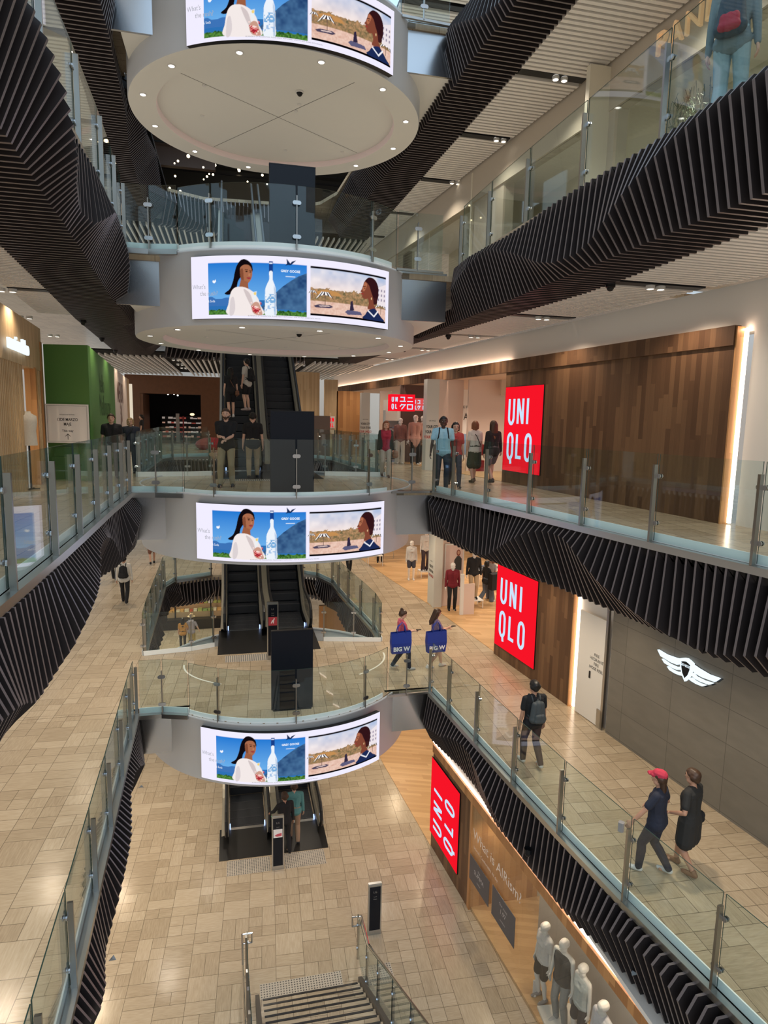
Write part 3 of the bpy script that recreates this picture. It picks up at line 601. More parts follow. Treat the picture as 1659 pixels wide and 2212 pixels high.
    fill([(.300, .58), (.322, .56), (.318, .70), (.308, .74)], (226, 236, 242), .7); ell(.314, .60, .006, .007, (238, 206, 120))
    # bottle
    fill([(.3775, .09), (.3945, .09), (.3945, .25), (.3775, .25)], (28, 62, 132)); fill([(.379, .105), (.393, .105), (.393, .13), (.379, .13)], (210, 220, 236))
    fill(smooth_curve([(.3785, .25), (.3935, .25), (.394, .37), (.402, .45), (.408, .54), (.409, .75), (.408, .935), (.360, .935), (.359, .75), (.360, .54), (.368, .45), (.378, .37)], 5), (232, 238, 246))
    fill([(.399, .46), (.408, .54), (.408, .93), (.400, .93)], (186, 202, 224))
    q = (u > .361) & (u < .407) & (v > .60) & (v < .74) & (n3 > .52); img[q] = col((120, 170, 216))
    q = (u > .361) & (u < .407) & (v > .76) & (v < .88) & (n3 > .60); img[q] = col((160, 190, 226))
    # small emblem bird
    fill([(.456, .03), (.468, .085), (.474, .105), (.480, .075), (.500, .05), (.484, .105), (.474, .135), (.464, .13), (.45, .145), (.458, .11)], (30, 48, 86))
    for x0, x1, y in ((.432, .5, .305),): fill([(x0+.02, y), (x1-.005, y), (x1-.005, y+.012), (x0+.02, y+.012)], (214, 224, 240))
    fill([(.116, .385), (.122, .40), (.128, .375), (.131, .41), (.124, .435), (.117, .43), (.112, .41)], (244, 246, 252))
    # right picture
    R = (.565, .978, .118, .905); m = (u > R[0]) & (u < R[1]) & (v > R[2]) & (v < R[3]); img[m] = col((14, 10, 14))
    R = (.565, .978, .150, .872); m = (u > R[0]) & (u < R[1]) & (v > R[2]) & (v < R[3]); t = ((v-.15)/.42)[..., None].clip(0, 1)
    cl = (noise(40)*.6+noise(16)*.4)[..., None]; sk = col((150, 176, 216))*(1-t)+col((250, 222, 204))*t; sk = sk*(1-.75*cl)+col((254, 242, 238))*.75*cl; img[m] = sk[m]
    tr = m & (v > .50-.05*n1-.04*n3) & (v < .72); q = (n3*.6+n2*.4)[..., None]; tc_ = col((74, 84, 58))*(1-q)+col((198, 150, 110))*q; img[tr] = tc_[tr]
    sand = m & (v > .665); q = (n2*.5+n3*.5)[..., None]; s_ = col((206, 160, 142))*(1-q)+col((238, 206, 190))*q; img[sand] = s_[sand]
    fill([(.575, .56), (.605, .50), (.64, .47), (.70, .50), (.72, .56)], (190, 138, 84))
    for x, y, s in ((.635, .56, 1), (.575, .53, .6), (.945, .62, .9)):
        n = 8
        for i in range(n):
            a, b = -1+2*i/n, -1+2*(i+1)/n
            fill([(x+.045*s*a, y+.07*s*(a*a)), (x+.045*s*b, y+.07*s*(b*b)), (x+.018*s*b, y-.05*s), (x+.018*s*a, y-.05*s)], (250, 246, 246) if i % 2 == 0 else (52, 44, 50))
        fill([(x-.0015, y), (x+.0015, y), (x+.0015, y+.16*s), (x-.0015, y+.16*s)], (120, 92, 80))
    fill([(.58, .745), (.60, .72), (.66, .715), (.675, .74), (.66, .765), (.59, .77)], (74, 66, 88)); fill([(.605, .735), (.65, .725), (.66, .74), (.61, .75)], (220, 196, 190))
    fill([(.735, .80), (.75, .76), (.82, .77), (.83, .82), (.75, .84)], (92, 90, 120)); fill([(.765, .62), (.775, .60), (.78, .70), (.785, .76), (.76, .77)], (52, 44, 66))
    fill([(.92, .32), (.978, .24), (.978, .62), (.92, .60)], (232, 222, 226)); 
    for i in range(9): fill([(.925+.02*(i % 3), .34+.08*(i//3)), (.933+.02*(i % 3), .335+.08*(i//3)), (.933+.02*(i % 3), .375+.08*(i//3)), (.925+.02*(i % 3), .38+.08*(i//3))], (150, 140, 160))
    # woman in profile, hair in a knot
    fill(smooth_curve([(.842, .25), (.868, .175), (.903, .195), (.925, .30), (.928, .45), (.918, .56), (.905, .60), (.888, .57), (.884, .48), (.868, .38), (.850, .30)]), (52, 26, 30))
    ell(.904, .555, .017, .017, (62, 32, 34))
    fill(smooth_curve([(.842, .255), (.832, .33), (.826, .385), (.818, .43), (.825, .445), (.824, .47), (.829, .485), (.828, .52), (.845, .545), (.862, .535), (.868, .62), (.862, .70), (.910, .69), (.898, .60), (.893, .50), (.880, .40), (.866, .30)]), (126, 70, 54))
    fill(smooth_curve([(.842, .27), (.834, .34), (.829, .39), (.838, .42), (.850, .36), (.856, .29)]), (172, 106, 78))
    ell(.8425, .365, .004, .0022, (34, 18, 18)); fill([(.832, .335), (.850, .325), (.850, .335), (.833, .345)], (44, 22, 22)); fill(smooth_curve([(.823, .452), (.834, .455), (.836, .474), (.824, .474)]), (148, 58, 54))
    ell(.884, .52, .003, .006, (222, 190, 140))
    fill(smooth_curve([(.838, .872), (.848, .80), (.862, .735), (.880, .70), (.905, .68), (.925, .73), (.95, .81), (.965, .872)]), (34, 46, 84)); fill([(.860, .735), (.866, .72), (.900, .80), (.925, .705), (.932, .715), (.902, .83)], (232, 232, 240))
    img = img.reshape(H, SS, W, SS, 3).mean((1, 3)); return img
def screen_mesh():
    img = paint(); H, W, _ = img.shape; R = 3.52; ha = math.asin(2.035/R); v = np.zeros((H, W, 3)); 
    th = -ha+2*ha*np.arange(W)/(W-1); z = 0-1.2*np.arange(H)/(H-1)
    v[..., 0] = R*np.sin(th)[None, :]; v[..., 1] = -R*np.cos(th)[None, :]; v[..., 2] = z[:, None]
    idx = np.arange(H*W).reshape(H, W); f = np.stack([idx[1:, :-1], idx[1:, 1:], idx[:-1, 1:], idx[:-1, :-1]], -1).reshape(-1, 4)
    me = bpy.data.meshes.new('display'); me.vertices.add(H*W); me.vertices.foreach_set('co', v.reshape(-1)); me.loops.add(f.size); me.loops.foreach_set('vertex_index', f.reshape(-1).astype(np.int32))
    me.polygons.add(len(f)); me.polygons.foreach_set('loop_start', np.arange(0, f.size, 4, dtype=np.int32)); me.update()
    ca = me.color_attributes.new('picture', 'FLOAT_COLOR', 'POINT'); c4 = np.ones((H*W, 4), np.float32); c4[:, :3] = img.reshape(-1, 3); ca.data.foreach_set('color', c4.reshape(-1))
    m = bpy.data.materials.new('screen picture'); m.use_nodes = True; t = m.node_tree; t.nodes.clear(); o = t.nodes.new('ShaderNodeOutputMaterial'); e = t.nodes.new('ShaderNodeEmission'); a = t.nodes.new('ShaderNodeAttribute'); a.attribute_name = 'picture'
    t.links.new(a.outputs['Color'], e.inputs[0]); e.inputs[1].default_value = 1.05; t.links.new(e.outputs[0], o.inputs[0]); me.materials.append(m)
    me.validate(); return me
SM = screen_mesh()
def bend(mb, vs, fs, R, zc, mi=0):
    mb.add([(R*math.sin(a/R), -R*math.cos(a/R), b+zc) for a, b in vs], fs, mi)
def arcbox(mb, R0, R1, ha, z0, z1, n, mi=0):
    vs = []; fs = []
    for i in range(n+1):
        a = -ha+2*ha*i/n
        for r in (R0, R1):
            for z in (z0, z1): vs.append((r*math.sin(a), -r*math.cos(a), z))
    for i in range(n):
        b = 4*i; fs += [(b+2, b+6, b+7, b+3), (b, b+1, b+5, b+4), (b+1, b+3, b+7, b+5), (b, b+4, b+6, b+2)]
    fs += [(0, 2, 3, 1), (4*n, 4*n+1, 4*n+3, 4*n+2)]
    return mb.add(vs, fs, mi)
def word(s, size, u, v, bold=0., sx=1., sp=1., align='LEFT'):
    vs, fs = text_tris(s, size, align, bold, sx, sp); L = 2*3.52*math.asin(2.035/3.52)
    return [((u-.5)*L+a, -1.2*v+b) for a, b in vs], fs
WORDS = [('WORD', word("What's", .125, .006, .52, 0, .85), 1), ('WORD', word("the rush?", .125, .047, .63, 0, .85), 1), ('W', word('GREY GOOSE', .063, .43, .245, .002, .95, 1.06), 0), ('W', word('& Soda', .07, .087, .74, 0, .8), 0),
         ('W', word('BE MINDFUL OF MODERATION. PLEASE ENJOY RESPONSIBLY AND DO NOT SHARE WITH MINORS', .03, .28, .965, 0, 1.05, 1.05), 2)]
M.lgrey = emit('pale screen lettering', (.52, .53, .60), .8); M.scrw = emit('white screen lettering', (.9, .95, 1), 1.0); M.scrd = emit('grey screen lettering', (.30, .30, .33), .8)
scr0 = None
for z, lab in ((0, 'curved advertising screen of the bridge with the man in black shirt, at eye level'), (-5, 'curved advertising screen lowest of the four, above the escalator with two riders'), (Z[1]-.18, 'curved advertising screen second from top, just above the upper shopping level'), (Z[2]-.09, 'curved advertising screen at the top, cut by the picture edge')):
    zt = z-.16
    if scr0 is None:
        scr0 = thing('advertising_screen', lab, 'screen', (SX, CYD, zt), 'curved advertising screens'); ORG['tmp'] = Vector((0, 0, 0))
        d = bpy.data.objects.new('display', SM); COL.objects.link(d); d.parent = scr0
        mb = MB(); arcbox(mb, 3.40, 3.515, math.asin(2.035/3.52), -1.2, .0, 48); o = bpy.data.objects.new('cabinet', mb.mesh('cabinet', [M.black])); COL.objects.link(o); o.parent = scr0
        for _, (vs, fs), mi in WORDS:
            mb = MB(); bend(mb, vs, fs, 3.526, 0); o = bpy.data.objects.new('caption', mb.mesh('caption', [(M.scrw, M.lgrey, M.scrd)[mi]])); COL.objects.link(o); o.parent = scr0
    else: copy_tree(scr0, (SX, CYD, zt), label=lab)
# ------------------------------------------------------------------ glass balustrades
CLAMP = None
def balustrade(label, runs, z, h=1.25, kerb=True, posts=True, hp=1.1, grp='glass balustrades', curved=False, pw=.03, out=None, base=True):
    """runs: list of plan polylines; every stretch between two points is one pane; a post stands at each inner point"""
    P0 = runs[0][0]; b = thing('glass_balustrade', label, 'balustrade', (P0[0], P0[1], z), grp)
    for run in runs:
        R = [Vector((*p, 0)) for p in run]
        for i, (a, c) in enumerate(zip(R, R[1:])):
            d = (c-a).normalized(); n = Vector((-d.y, d.x, 0)); g = .02; mb = MB(); t = .007
            A, C = a+d*g, c-d*g
            pts = [A-n*t, C-n*t, C+n*t, A+n*t]
            mb.prism([(p.x, p.y) for p in pts], z+.02, z+h, 0, mt=1)
            mb.m[-1] = 1; mb.m[-3] = 1
            mb.build('glass_panel', [M.glass, M.edge], b)
        if posts:
            for i, p in enumerate(R):
                d = (R[min(i+1, len(R)-1)]-R[max(i-1, 0)]).normalized(); n = Vector((-d.y, d.x, 0))
                if out: n = n*out
                q = p+n*.0; mb = MB()
                mb.prism([((q+d*sx*.018+n*sy).x, (q+d*sx*.018+n*sy).y) for sx, sy in ((-1, .02), (1, .02), (1, .085), (-1, .085))], z-.06, z+hp, 0)
                po = mb.build('post', [M.post], b)
                mb = MB()
                for zz in (.27, hp-.16):
                    for s in (-1, 1):
                        c_ = q+d*s*.042+Vector((0, 0, z+zz))
                        for nn in (1, -1): mb.tube([c_+n*.010*nn, c_+n*.028*nn], .033, 10)
                    mb.bar(q-d*.05+n*.02+Vector((0, 0, z+zz)), q+d*.05+n*.02+Vector((0, 0, z+zz)), .02, .035)
                mb.build('clamp', [M.clamp], po, smooth=False); ORG[po.name] = ORG[b.name]
        if base:
            for a, c in zip(R, R[1:]):
                d = (c-a).normalized(); n = Vector((-d.y, d.x, 0)); mb = MB()
                if out: n = n*out
                mb.prism([((p).x, (p).y) for p in (a-n*.02, c-n*.02, c+n*.10, a+n*.10)], z-.1, z-.0, 0); mb.build('base_rail', [M.steel], b)
        if kerb:
            for a, c in zip(R, R[1:]):
                d = (c-a).normalized(); n = Vector((-d.y, d.x, 0)); mb = MB()
                if out: n = n*out
                mb.prism([((p).x, (p).y) for p in (a-n*.04, c-n*.04, c-n*.02, a-n*.02)], z-.02, z+.13, 0); mb.build('kerb', [M.kerb], b)
    return b
# out=+1/-1 chosen so that the posts stand on the atrium side
rr = lambda k, ys, dx=0: [(ex(k, y)+dx, y) for y in ys]
balustrade('glass balustrade along the right walkway at eye level, in front of the tall timber wall', [rr('R0', [3.6, 4.98, 6.48, 8.06, 9.52, 10.96, 12.37], -.0)+[(4.82, 13.7), (4.66, 14.6)]], 0, out=1)
balustrade('glass balustrade along the right walkway one level down, beside the two walking women', [rr('R-1', [4.3, 5.81, 7.32, 8.91, 10.44, 12.07, 13.54])+[(4.74, 14.66)]], -5, out=1)
balustrade('glass balustrade along the left walkway at eye level, before the pale timber shopfront', [rr('L0', [3.7, 5.1, 6.54, 8.12, 9.51, 10.89, 12.24, 13.5, 14.66])], 0, out=-1)
balustrade('glass balustrade along the left walkway one level down, at the bottom left', [rr('L-1', [4.4, 5.9, 7.37, 8.99, 10.49, 12.04, 13.48, 14.66])], -5, out=-1)
balustrade('glass balustrade of the top right walkway in front of the gold letters', [rr('R1', [4.0, 5.8, 7.62, 9.5, 11.3, 13.0, 14.66], .12)], Z[1], out=1, kerb=False, h=1.3)
balustrade('glass balustrade of the upper left walkway, behind the folded dark slats', [rr('L1', [4.5, 6.2, 8.0, 9.8, 11.6, 13.2, 14.66], -.08)], Z[1], out=-1, kerb=False)
def bay(n0=14.66):
    pts = [(-2.1, n0), (-1.6, 14.66)]
    for x in (-1.02, -.36, .45, 1.3, 2.15, 2.93, 3.62): pts.append((x, 17-math.sqrt(3.34**2-(x-CX)**2)))
    return pts+[(4.08, 14.66), (4.66, 14.66)]
for z, lab in ((.0, 'curved glass balustrade of the bridge in front of the man in black shirt'), (-5, 'curved glass balustrade of the bridge one level down, before the black notice panel'), (Z[1]-.14, 'curved glass balustrade of the bridge above, below the highest white disc'), (Z[2], 'curved glass balustrade on the topmost bridge, at the picture top')):
    B = bay(); b = balustrade(lab, [[B[0], B[1], (B[2][0], B[2][1])]], z, posts=False, kerb=True, out=-1)
    # curved panes between the posts
    xs = [-1.02, -.36, 1.3, 2.93, 3.62]; Rg = 3.34
    for x0, x1 in zip(xs, xs[1:]):
        mb = MB(); a0, a1 = math.asin((x0-CX)/Rg)+.006, math.asin((x1-CX)/Rg)-.006; n = 10; vs = []; fs = []
        for i in range(n+1):
            a = a0+(a1-a0)*i/n
            for r in (Rg-.007, Rg+.007):
                for zz in (z+.03, z+1.2): vs.append((CX+r*math.sin(a), CYD-r*math.cos(a), zz))
        for i in range(n):
            k = 4*i; mb.add([vs[k+q] for q in range(8)], [(2, 6, 7, 3), (0, 1, 5, 4)], 0); mb.add([vs[k+q] for q in range(8)], [(1, 3, 7, 5)], 1)
        mb.add([vs[0], vs[2], vs[3], vs[1]], [(0, 1, 2, 3)], 1); mb.add([vs[-4], vs[-3], vs[-1], vs[-2]], [(0, 1, 2, 3)], 1)
        mb.build('glass_panel', [M.glass, M.edge], b, smooth=False)
    mb = MB(); arcs = [(CX+r*math.sin(a), CYD-r*math.cos(a)) for r, s in ((Rg-.02, 1), (Rg+.0, -1)) for a in [s*(-.76+1.52*i/30) for i in range(31)]]
    mb.prism(arcs, z-.02, z+.10); mb.build('kerb', [M.kerb], b)
    for p0, p1 in (((3.62, 14.56), (4.08, 14.66)), ((4.08, 14.66), (4.66, 14.66))):
        mb = MB(); mb.bar((*p0, z+.62), (*p1, z+.62), .014, 1.18); mb.build('glass_panel', [M.glass, M.edge], b)
    for x in (-1.6, -.36, 1.3, 2.93, 4.08):
        y = 17-math.sqrt(max(0, 3.34**2-(x-CX)**2)) if abs(x-CX) < 2.5 else 14.66
        a = math.asin(max(-1, min(1, (x-CX)/3.4))) if abs(x-CX) < 2.5 else 0
        d = Vector((math.cos(a), math.sin(a), 0)); n = Vector((math.sin(a), -math.cos(a), 0)); q = Vector((x, y, z)); mb = MB()
        mb.prism([((q+d*sx*.011+n*sy).x, (q+d*sx*.011+n*sy).y) for sx, sy in ((-1, .01), (1, .01), (1, .06), (-1, .06))], z-.03, z+1.0)
        po = mb.build('post', [M.post], b); ORG[po.name] = ORG[b.name]; mb = MB()
        for zz in (.22, .86):
            pts = [q+n*.064+d*s*.045+Vector((0, 0, zz)) for s in (-1, 1)]
            for c_ in pts: mb.tube([c_-n*.012, c_+n*.006], .04, 12)
            mb.bar(pts[0], pts[1], .02, .078)
        mb.build('clamp', [M.clamp], po)
    for q0, q1 in (((-2.3, 14.68, z-.02), (-1.0, 14.62, z-.02)), ((3.6, 14.62, z-.02), (4.7, 14.68, z-.02))): mb = MB(); mb.bar(q0, q1, .06, .05); mb.build('base_rail', [M.steel], b)
for z, lab in ((0, 'glass balustrade round the escalator opening behind the man in black shirt'), (-5, 'glass balustrade round the escalator opening between the bridge and the two shoppers')):
    L = HOLE
    balustrade(lab, [[L[0], (-1.2, 18.62), L[1]], [L[2], (3.5, 18.62), L[3], (4.37, 19.6), (4.25, 21.2), (4.1, 22.8), (4.0, 24.4), (3.95, 25.7), (3.5, 27.0), (2.94, 27.5)], [(-.95, 27.8), (-2.33, 27.1), (-2.67, 26.), (-2.63, 24.4), (-2.6, 22.8), (-2.57, 21.2), (-2.54, 19.7), L[0]]], z, h=1.2, out=1, hp=1.05)
# ------------------------------------------------------------------ right wall: shop fronts
def wallstrip(mb, y0, y1, z0, z1, t=.12, f=RW, mi=0, off=0.):
    """a piece of wall along the right shop line, thickness away from the hall"""
    return mb.prism([(f(y0)-off, y0), (f(y1)-off, y1), (f(y1)-off+t, y1), (f(y0)-off+t, y0)], z0, z1, mi)
def RF(y, z, f=RW, off=0.): 
    k = (f(10)-f(11)); return Frame((f(y)-off, y, z), (k, -1, 0), (0, 0, 1))
for z, zt, nm in ((0, 3.28, 'tall brown timber wall with the red sign, at eye level'), (-5, -1.85, 'brown timber wall with the red sign, one level down')):
    y0 = 9.42 if z == 0 else 13.28
    mb = MB(); wallstrip(mb, y0, 16.9, z, zt, .12 if z == 0 else .5); 
    if z == 0:
        mb.prism([(RW(y0)-.05, y0), (RW(36)-.05, 36), (RW(36)+.08, 36), (RW(y0)+.08, y0)], 2.98, 3.30)
    struct('wall_right_%d' % (1 if z == 0 else 2), mb, [M.woodwall], nm, 'wall')
    mb = MB(); mb.prism([(RW(y0)-.015, y0), (RW(y0)+.13, y0), (RW(y0)+.13, y0-.03), (RW(y0)-.015, y0-.03)], z, zt); struct('trim_%d' % (21 if z == 0 else 22), mb, [M.orangewood], 'light timber end board beside the vertical light strip '+('at eye level' if z == 0 else 'one level down'), 'trim')
# white bulkhead with its cove of light over the timber wall
mb = MB(); mb.prism([(RW(3)+.16, 3), (RW(36)+.16, 36), (RW(36)+.5, 36), (RW(3)+.5, 3)], 3.2, 4.0)
mb.prism([(RW(3)+.16, 3), (RW(9.24)+.16, 9.24), (RW(9.24)+.5, 9.24), (RW(3)+.5, 3)], 0, 3.2)
struct('wall_right_3', mb, [M.white], 'white bulkhead over the timber wall, lit along its lower edge', 'wall')
def strip(label, vs_box, m=None):
    mb = MB(); mb.box(*vs_box); return mb.build('light_strip', [m or M.warmstrip], None, label, 'light strip')
strip('upright warm light strip at the near end of the eye-level timber wall', (RW(9.3)+.10, RW(9.3)+.15, 9.33, 9.38, .02, 3.25))
strip('upright warm light strip between the lower timber wall and the white door', (RW(13.15)+.06, RW(13.15)+.11, 13.18, 13.23, -4.98, -1.9))
mb = MB(); mb.prism([(RW(9.3)+.085, 9.3), (RW(36)+.085, 36), (RW(36)+.12, 36), (RW(9.3)+.12, 9.3)], 3.22, 3.24); mb.build('light_strip', [emit('cove light', (1, .70, .52), 45.)], None, 'long hidden cove light under the white bulkhead', 'light strip')
# grey stone wall, white hydrant door
mb = MB(); wallstrip(mb, 2, 11.9, -5, -1.0, .3); struct('wall_right_4', mb, [M.grey], 'grey stone slab wall bearing the white winged emblem', 'wall')
mb = MB(); wallstrip(mb, 11.98, 13.25, -5, -1.0, .3, off=-.12); struct('wall_right_5', mb, [M.white], 'white wall piece between the light strip and the grey stone wall', 'wall')
dr = thing('door_1', 'white flush service door with small black lettering beside the grey stone wall', 'door', (RW(12.5), 12.5, -5), kind='structure')
fr = RF(12.5, -5, off=.0); mb = MB(); slab(mb, fr, -.50, .42, .02, 2.45, -.02, .012); mb.build('leaf', [M.white], dr)
mb = MB(); slab(mb, fr, .43, .50, 0, 3, -.02, .03); slab(mb, fr, .30, .50, .0, .42, .012, .03); mb.build('edge_trim', [M.steel], dr)
mb = MB(); slab(mb, fr, -.05, -.01, 1.0, 1.16, .012, .03); mb.build('handle', [M.black], dr)
mb = MB()
for i, s in enumerate(('FIRE', 'HYDRANT', 'FIRE', 'HOSE REEL')): text(mb, fr, s, .17, 1.55-.105*i, .10, .016)
mb.build('lettering', [M.txt], dr)
# upper level wall with gold lettering, slim white bulkhead
mb = MB(); wallstrip(mb, 2, 36, 8.05, 9.0, .3, off=.05); wallstrip(mb, 12.9, 13.5, Z[1], 9.0, .3, off=.03); wallstrip(mb, 17.5, 19.4, Z[1], 8.1, .3); wallstrip(mb, 26, 36, Z[1], 9., .3); struct('wall_right_6', mb, [mat('warm beige paint', (.50, .43, .34), .55)], 'beige bulkhead of the upper shopfronts under the white slatted ceiling', 'wall')
mb = MB(); mb.prism([(RW(13)+2.2, 5), (RW(26)+2.2, 26), (RW(26)+2.3, 26), (RW(13)+2.3, 5)], Z[1], 8.9); mb.box(7.2, 12, 13.1, 13.25, Z[1], 8.9); mb.box(7., 12, 19.3, 19.4, Z[1], 8.9); mb.box(7., 12, 5, 5.1, Z[1], 8.9)
struct('wall_right_7', mb, [mat('cream shop wall', (.66, .60, .47), .6)], 'cream back walls of the upper shops seen through their glass', 'wall')
mb = MB(); mb.prism([(RW(4)+.1, 4), (RW(26)+.1, 26), (RW(26)+2.4, 26), (RW(4)+2.4, 4)], 8.25, 8.32); struct('ceiling_shop', mb, [M.white], 'white ceiling inside the upper shops', 'ceiling')
mb = MB()
for y0, y1 in ((7.2, 9.9), (10.0, 12.85), (13.55, 17.4), (19.5, 22.6), (22.7, 25.9)): wallstrip(mb, y0, y1, Z[1]+.02, 8.05, .02)
struct('window_1', mb, [M.clear], 'tall clear shop windows of the upper level below the gold letters', 'window')
gl = MB(); fr = RF(11.75, 8.42, off=.12)
sg = thing('shop_sign', 'gold raised letters on the beige bulkhead at the top right', 'sign', (RW(11), 11, 8.4)); text(gl, fr, 'PANDORA', .0, .0, .56, .0, align='LEFT', bold=.0, depth=.07, space=1.08); gl.build('letters', [M.gold], sg)
mb = MB(); slab(mb, fr, -.0, 2.6, .02, .40, -.075, -.07); mb.build('backing', [M.white], sg)
fr = RF(13.45, 7.30, off=.10); gl = MB(); text(gl, fr, 'kookai', -.45, 0, .30, 0, align='LEFT', depth=.03); gl.build('shop_sign', [M.whiteglow], None, 'small white lit script sign on the pale pier of the upper level', 'sign')
# flowering branch in the upper window
mb = MB(); r_ = random.Random(3)
for k in range(26):
    x0, y0 = 8.55+r_.uniform(-.1, .1), 12.3-r_.uniform(0, 1.2); z0 = 8.1-r_.uniform(0, .5); p = [(x0, y0, z0)]
    for q in range(5): p.append((p[-1][0]+r_.uniform(-.05, .05), p[-1][1]+r_.uniform(-.12, .12), p[-1][2]-r_.uniform(.1, .28)))
    mb.tube(p, .006, 4)
    for q in p[1:]:
        for _ in range(4):
            c_ = Vector(q)+Vector((r_.uniform(-.05, .05), r_.uniform(-.08, .08), r_.uniform(-.06, .06))); d = Vector((r_.uniform(-1, 1), r_.uniform(-1, 1), r_.uniform(-1, .3))).normalized()*.06; e_ = d.orthogonal().normalized()*.018
            mb.add([c_-e_, c_+d*.5-e_*.2+e_*1.2, c_+d, c_+d*.5-e_*1.4], [(0, 1, 2, 3)], 0)
mb.build('hanging_garland', [mat('dull green leaves', (.13, .16, .10), .6)], None, 'leafy garland hanging in the upper shop window', 'garland')
# ------------------------------------------------------------------ red signs of the clothes shop
def letter_strokes(ch):
    W = .52
    if ch == 'U': return [([(.0, 1)]+[(x, y) for x, y in arc(W/2, .26, W/2, .26, 180, 360, 12)]+[(W, 1)], False)]
    if ch == 'N': return [([(0, 0), (0, 1)], False), ([(0.02, .97), (W-.02, .03)], False), ([(W, 0), (W, 1)], False)]
    if ch == 'I': return [([(0, 0), (0, 1)], False)]
    if ch == 'L': return [([(0, 1), (0, .075), (W*.92, .075)], False)]
    if ch in 'OQ':
        P = arc(W/2, .74, W/2, .26, 0, 180, 12)+arc(W/2, .26, W/2, .26, 180, 360, 12)
        return [(P, True)]+([([(W*.62, .06), (W*.74, -.22)], False)] if ch == 'Q' else [])
    if ch == 'yu': return [([(.08, .88), (.78, .88), (.74, .12)], False), ([(-.02, .12), (1.0, .12)], False)]
    if ch == 'ni': return [([(.08, .82), (.88, .82)], False), ([(0, .12), (.98, .12)], False)]
    if ch == 'ku': return [([(.36, 1), (.02, .52)], False), ([(.28, .86), (.92, .86), (.30, .0)], False)]
    if ch == 'ro': return [([(.05, .9), (.92, .9), (.92, .08), (.05, .08)], True)]
def glyph(mb, fr, ch, u, v, h, wd, c, sx=1., st=.15):
    for pts, cl in letter_strokes(ch): stroke(mb, fr, [(u+a*h*sx*.62/.52*wd, v+b*h*(1-st*.5)+h*st*.25) for a, b in pts], st*h*.82, c, c+.012, 0, cl)
def red_sign(label, fr, w, h, rows, vert=False):
    """fr: lower left corner; rows of glyph keys"""
    b = thing('red_shop_sign', label, 'sign', tuple(fr(w/2, 0)), 'red square shop signs')
    mb = MB(); slab(mb, fr, -.01, w+.01, -.01, h+.01, .005, .028); mb.build('cabinet', [M.black], b)
    mb = MB(); slab(mb, fr, 0, w, 0, h, .029, .034); mb.build('face', [M.red], b)
    mb = MB(); H = h*.315; adv = [.62, .62, .62]
    for ri, row in enumerate(rows):
        v = h*(.555 if ri == 0 else .14); u = w*.115
        for ch in row:
            glyph(mb, fr, ch, u+.02*w, v, H, .56, .036); u += {'I': .14, 'U': .245, 'N': .255, 'Q': .25, 'L': .235, 'O': .26}.get(ch, .25)*w
    mb.build('letters', [M.ltr], b); return b
def rot_frame(fr, w): return Frame(fr(w, 0), fr.v, -fr.u)
f0 = RF(16.83, .34, off=.0); red_sign('square red lit sign with white letters on the tall timber wall at eye level', f0, 1.86, 2.24, [('U', 'N', 'I'), ('Q', 'L', 'O')])
f0 = RF(16.83, -4.66, off=.0); red_sign('square red lit sign with white letters one level down, partly under the dark slats', f0, 2.08, 2.32, [('U', 'N', 'I'), ('Q', 'L', 'O')])
f0 = RF(15.82, -9.56, RW2); red_sign('red lit sign turned on its side on the lowest timber wall', rot_frame(f0, 1.84), 2.16, 1.84, [('U', 'N', 'I'), ('Q', 'L', 'O')])
# hanging cube-like double sign deeper in the eye-level shop
mb = MB(); hs = thing('hanging_sign', 'red hanging box sign with white characters inside the eye-level clothes shop', 'sign', (6.0, 22.6, 1.95))
mb.box(5.34, 6.18, 22.0, 22.5, 1.95, 2.52); mb.build('box', [M.red], hs); mb = MB()
fa = Frame((5.34, 21.99, 1.95), (1, 0, 0), (0, 0, 1))
for ch, u, v in (('yu', .30, .30), ('ni', .56, .30), ('ku', .30, .05), ('ro', .56, .05)): glyph(mb, fa, ch, u, v, .2, .85, .003, st=.2)
for i, ch in enumerate('UN'): glyph(mb, fa, ch, .02+.13*i, .31, .17, .5, .003, st=.2)
for i, ch in enumerate('QL'): glyph(mb, fa, ch, .02+.13*i, .07, .17, .5, .003, st=.2)
mb.build('characters', [M.ltr], hs)
mb = MB(); mb.box(6.22, 6.85, 22.6, 22.66, 1.98, 2.42); fa = Frame((6.22, 22.59, 1.98), (1, 0, 0), (0, 0, 1))
h2 = mb.build('hanging_sign', [emit('faded red sign', (.85, .10, .10), .8)], None, 'paler red sign with white characters just right of the hanging box sign', 'sign'); mb = MB()
for i, (ch, u, v) in enumerate((('U', .03, .24), ('I', .14, .24), ('yu', .22, .24), ('ni', .42, .24), ('Q', .03, .04), ('L', .14, .04), ('ku', .22, .04), ('ro', .42, .04))): glyph(mb, fa, ch, u, v, .15, .6, .003, st=.2)
mb.build('characters', [M.ltr], h2)
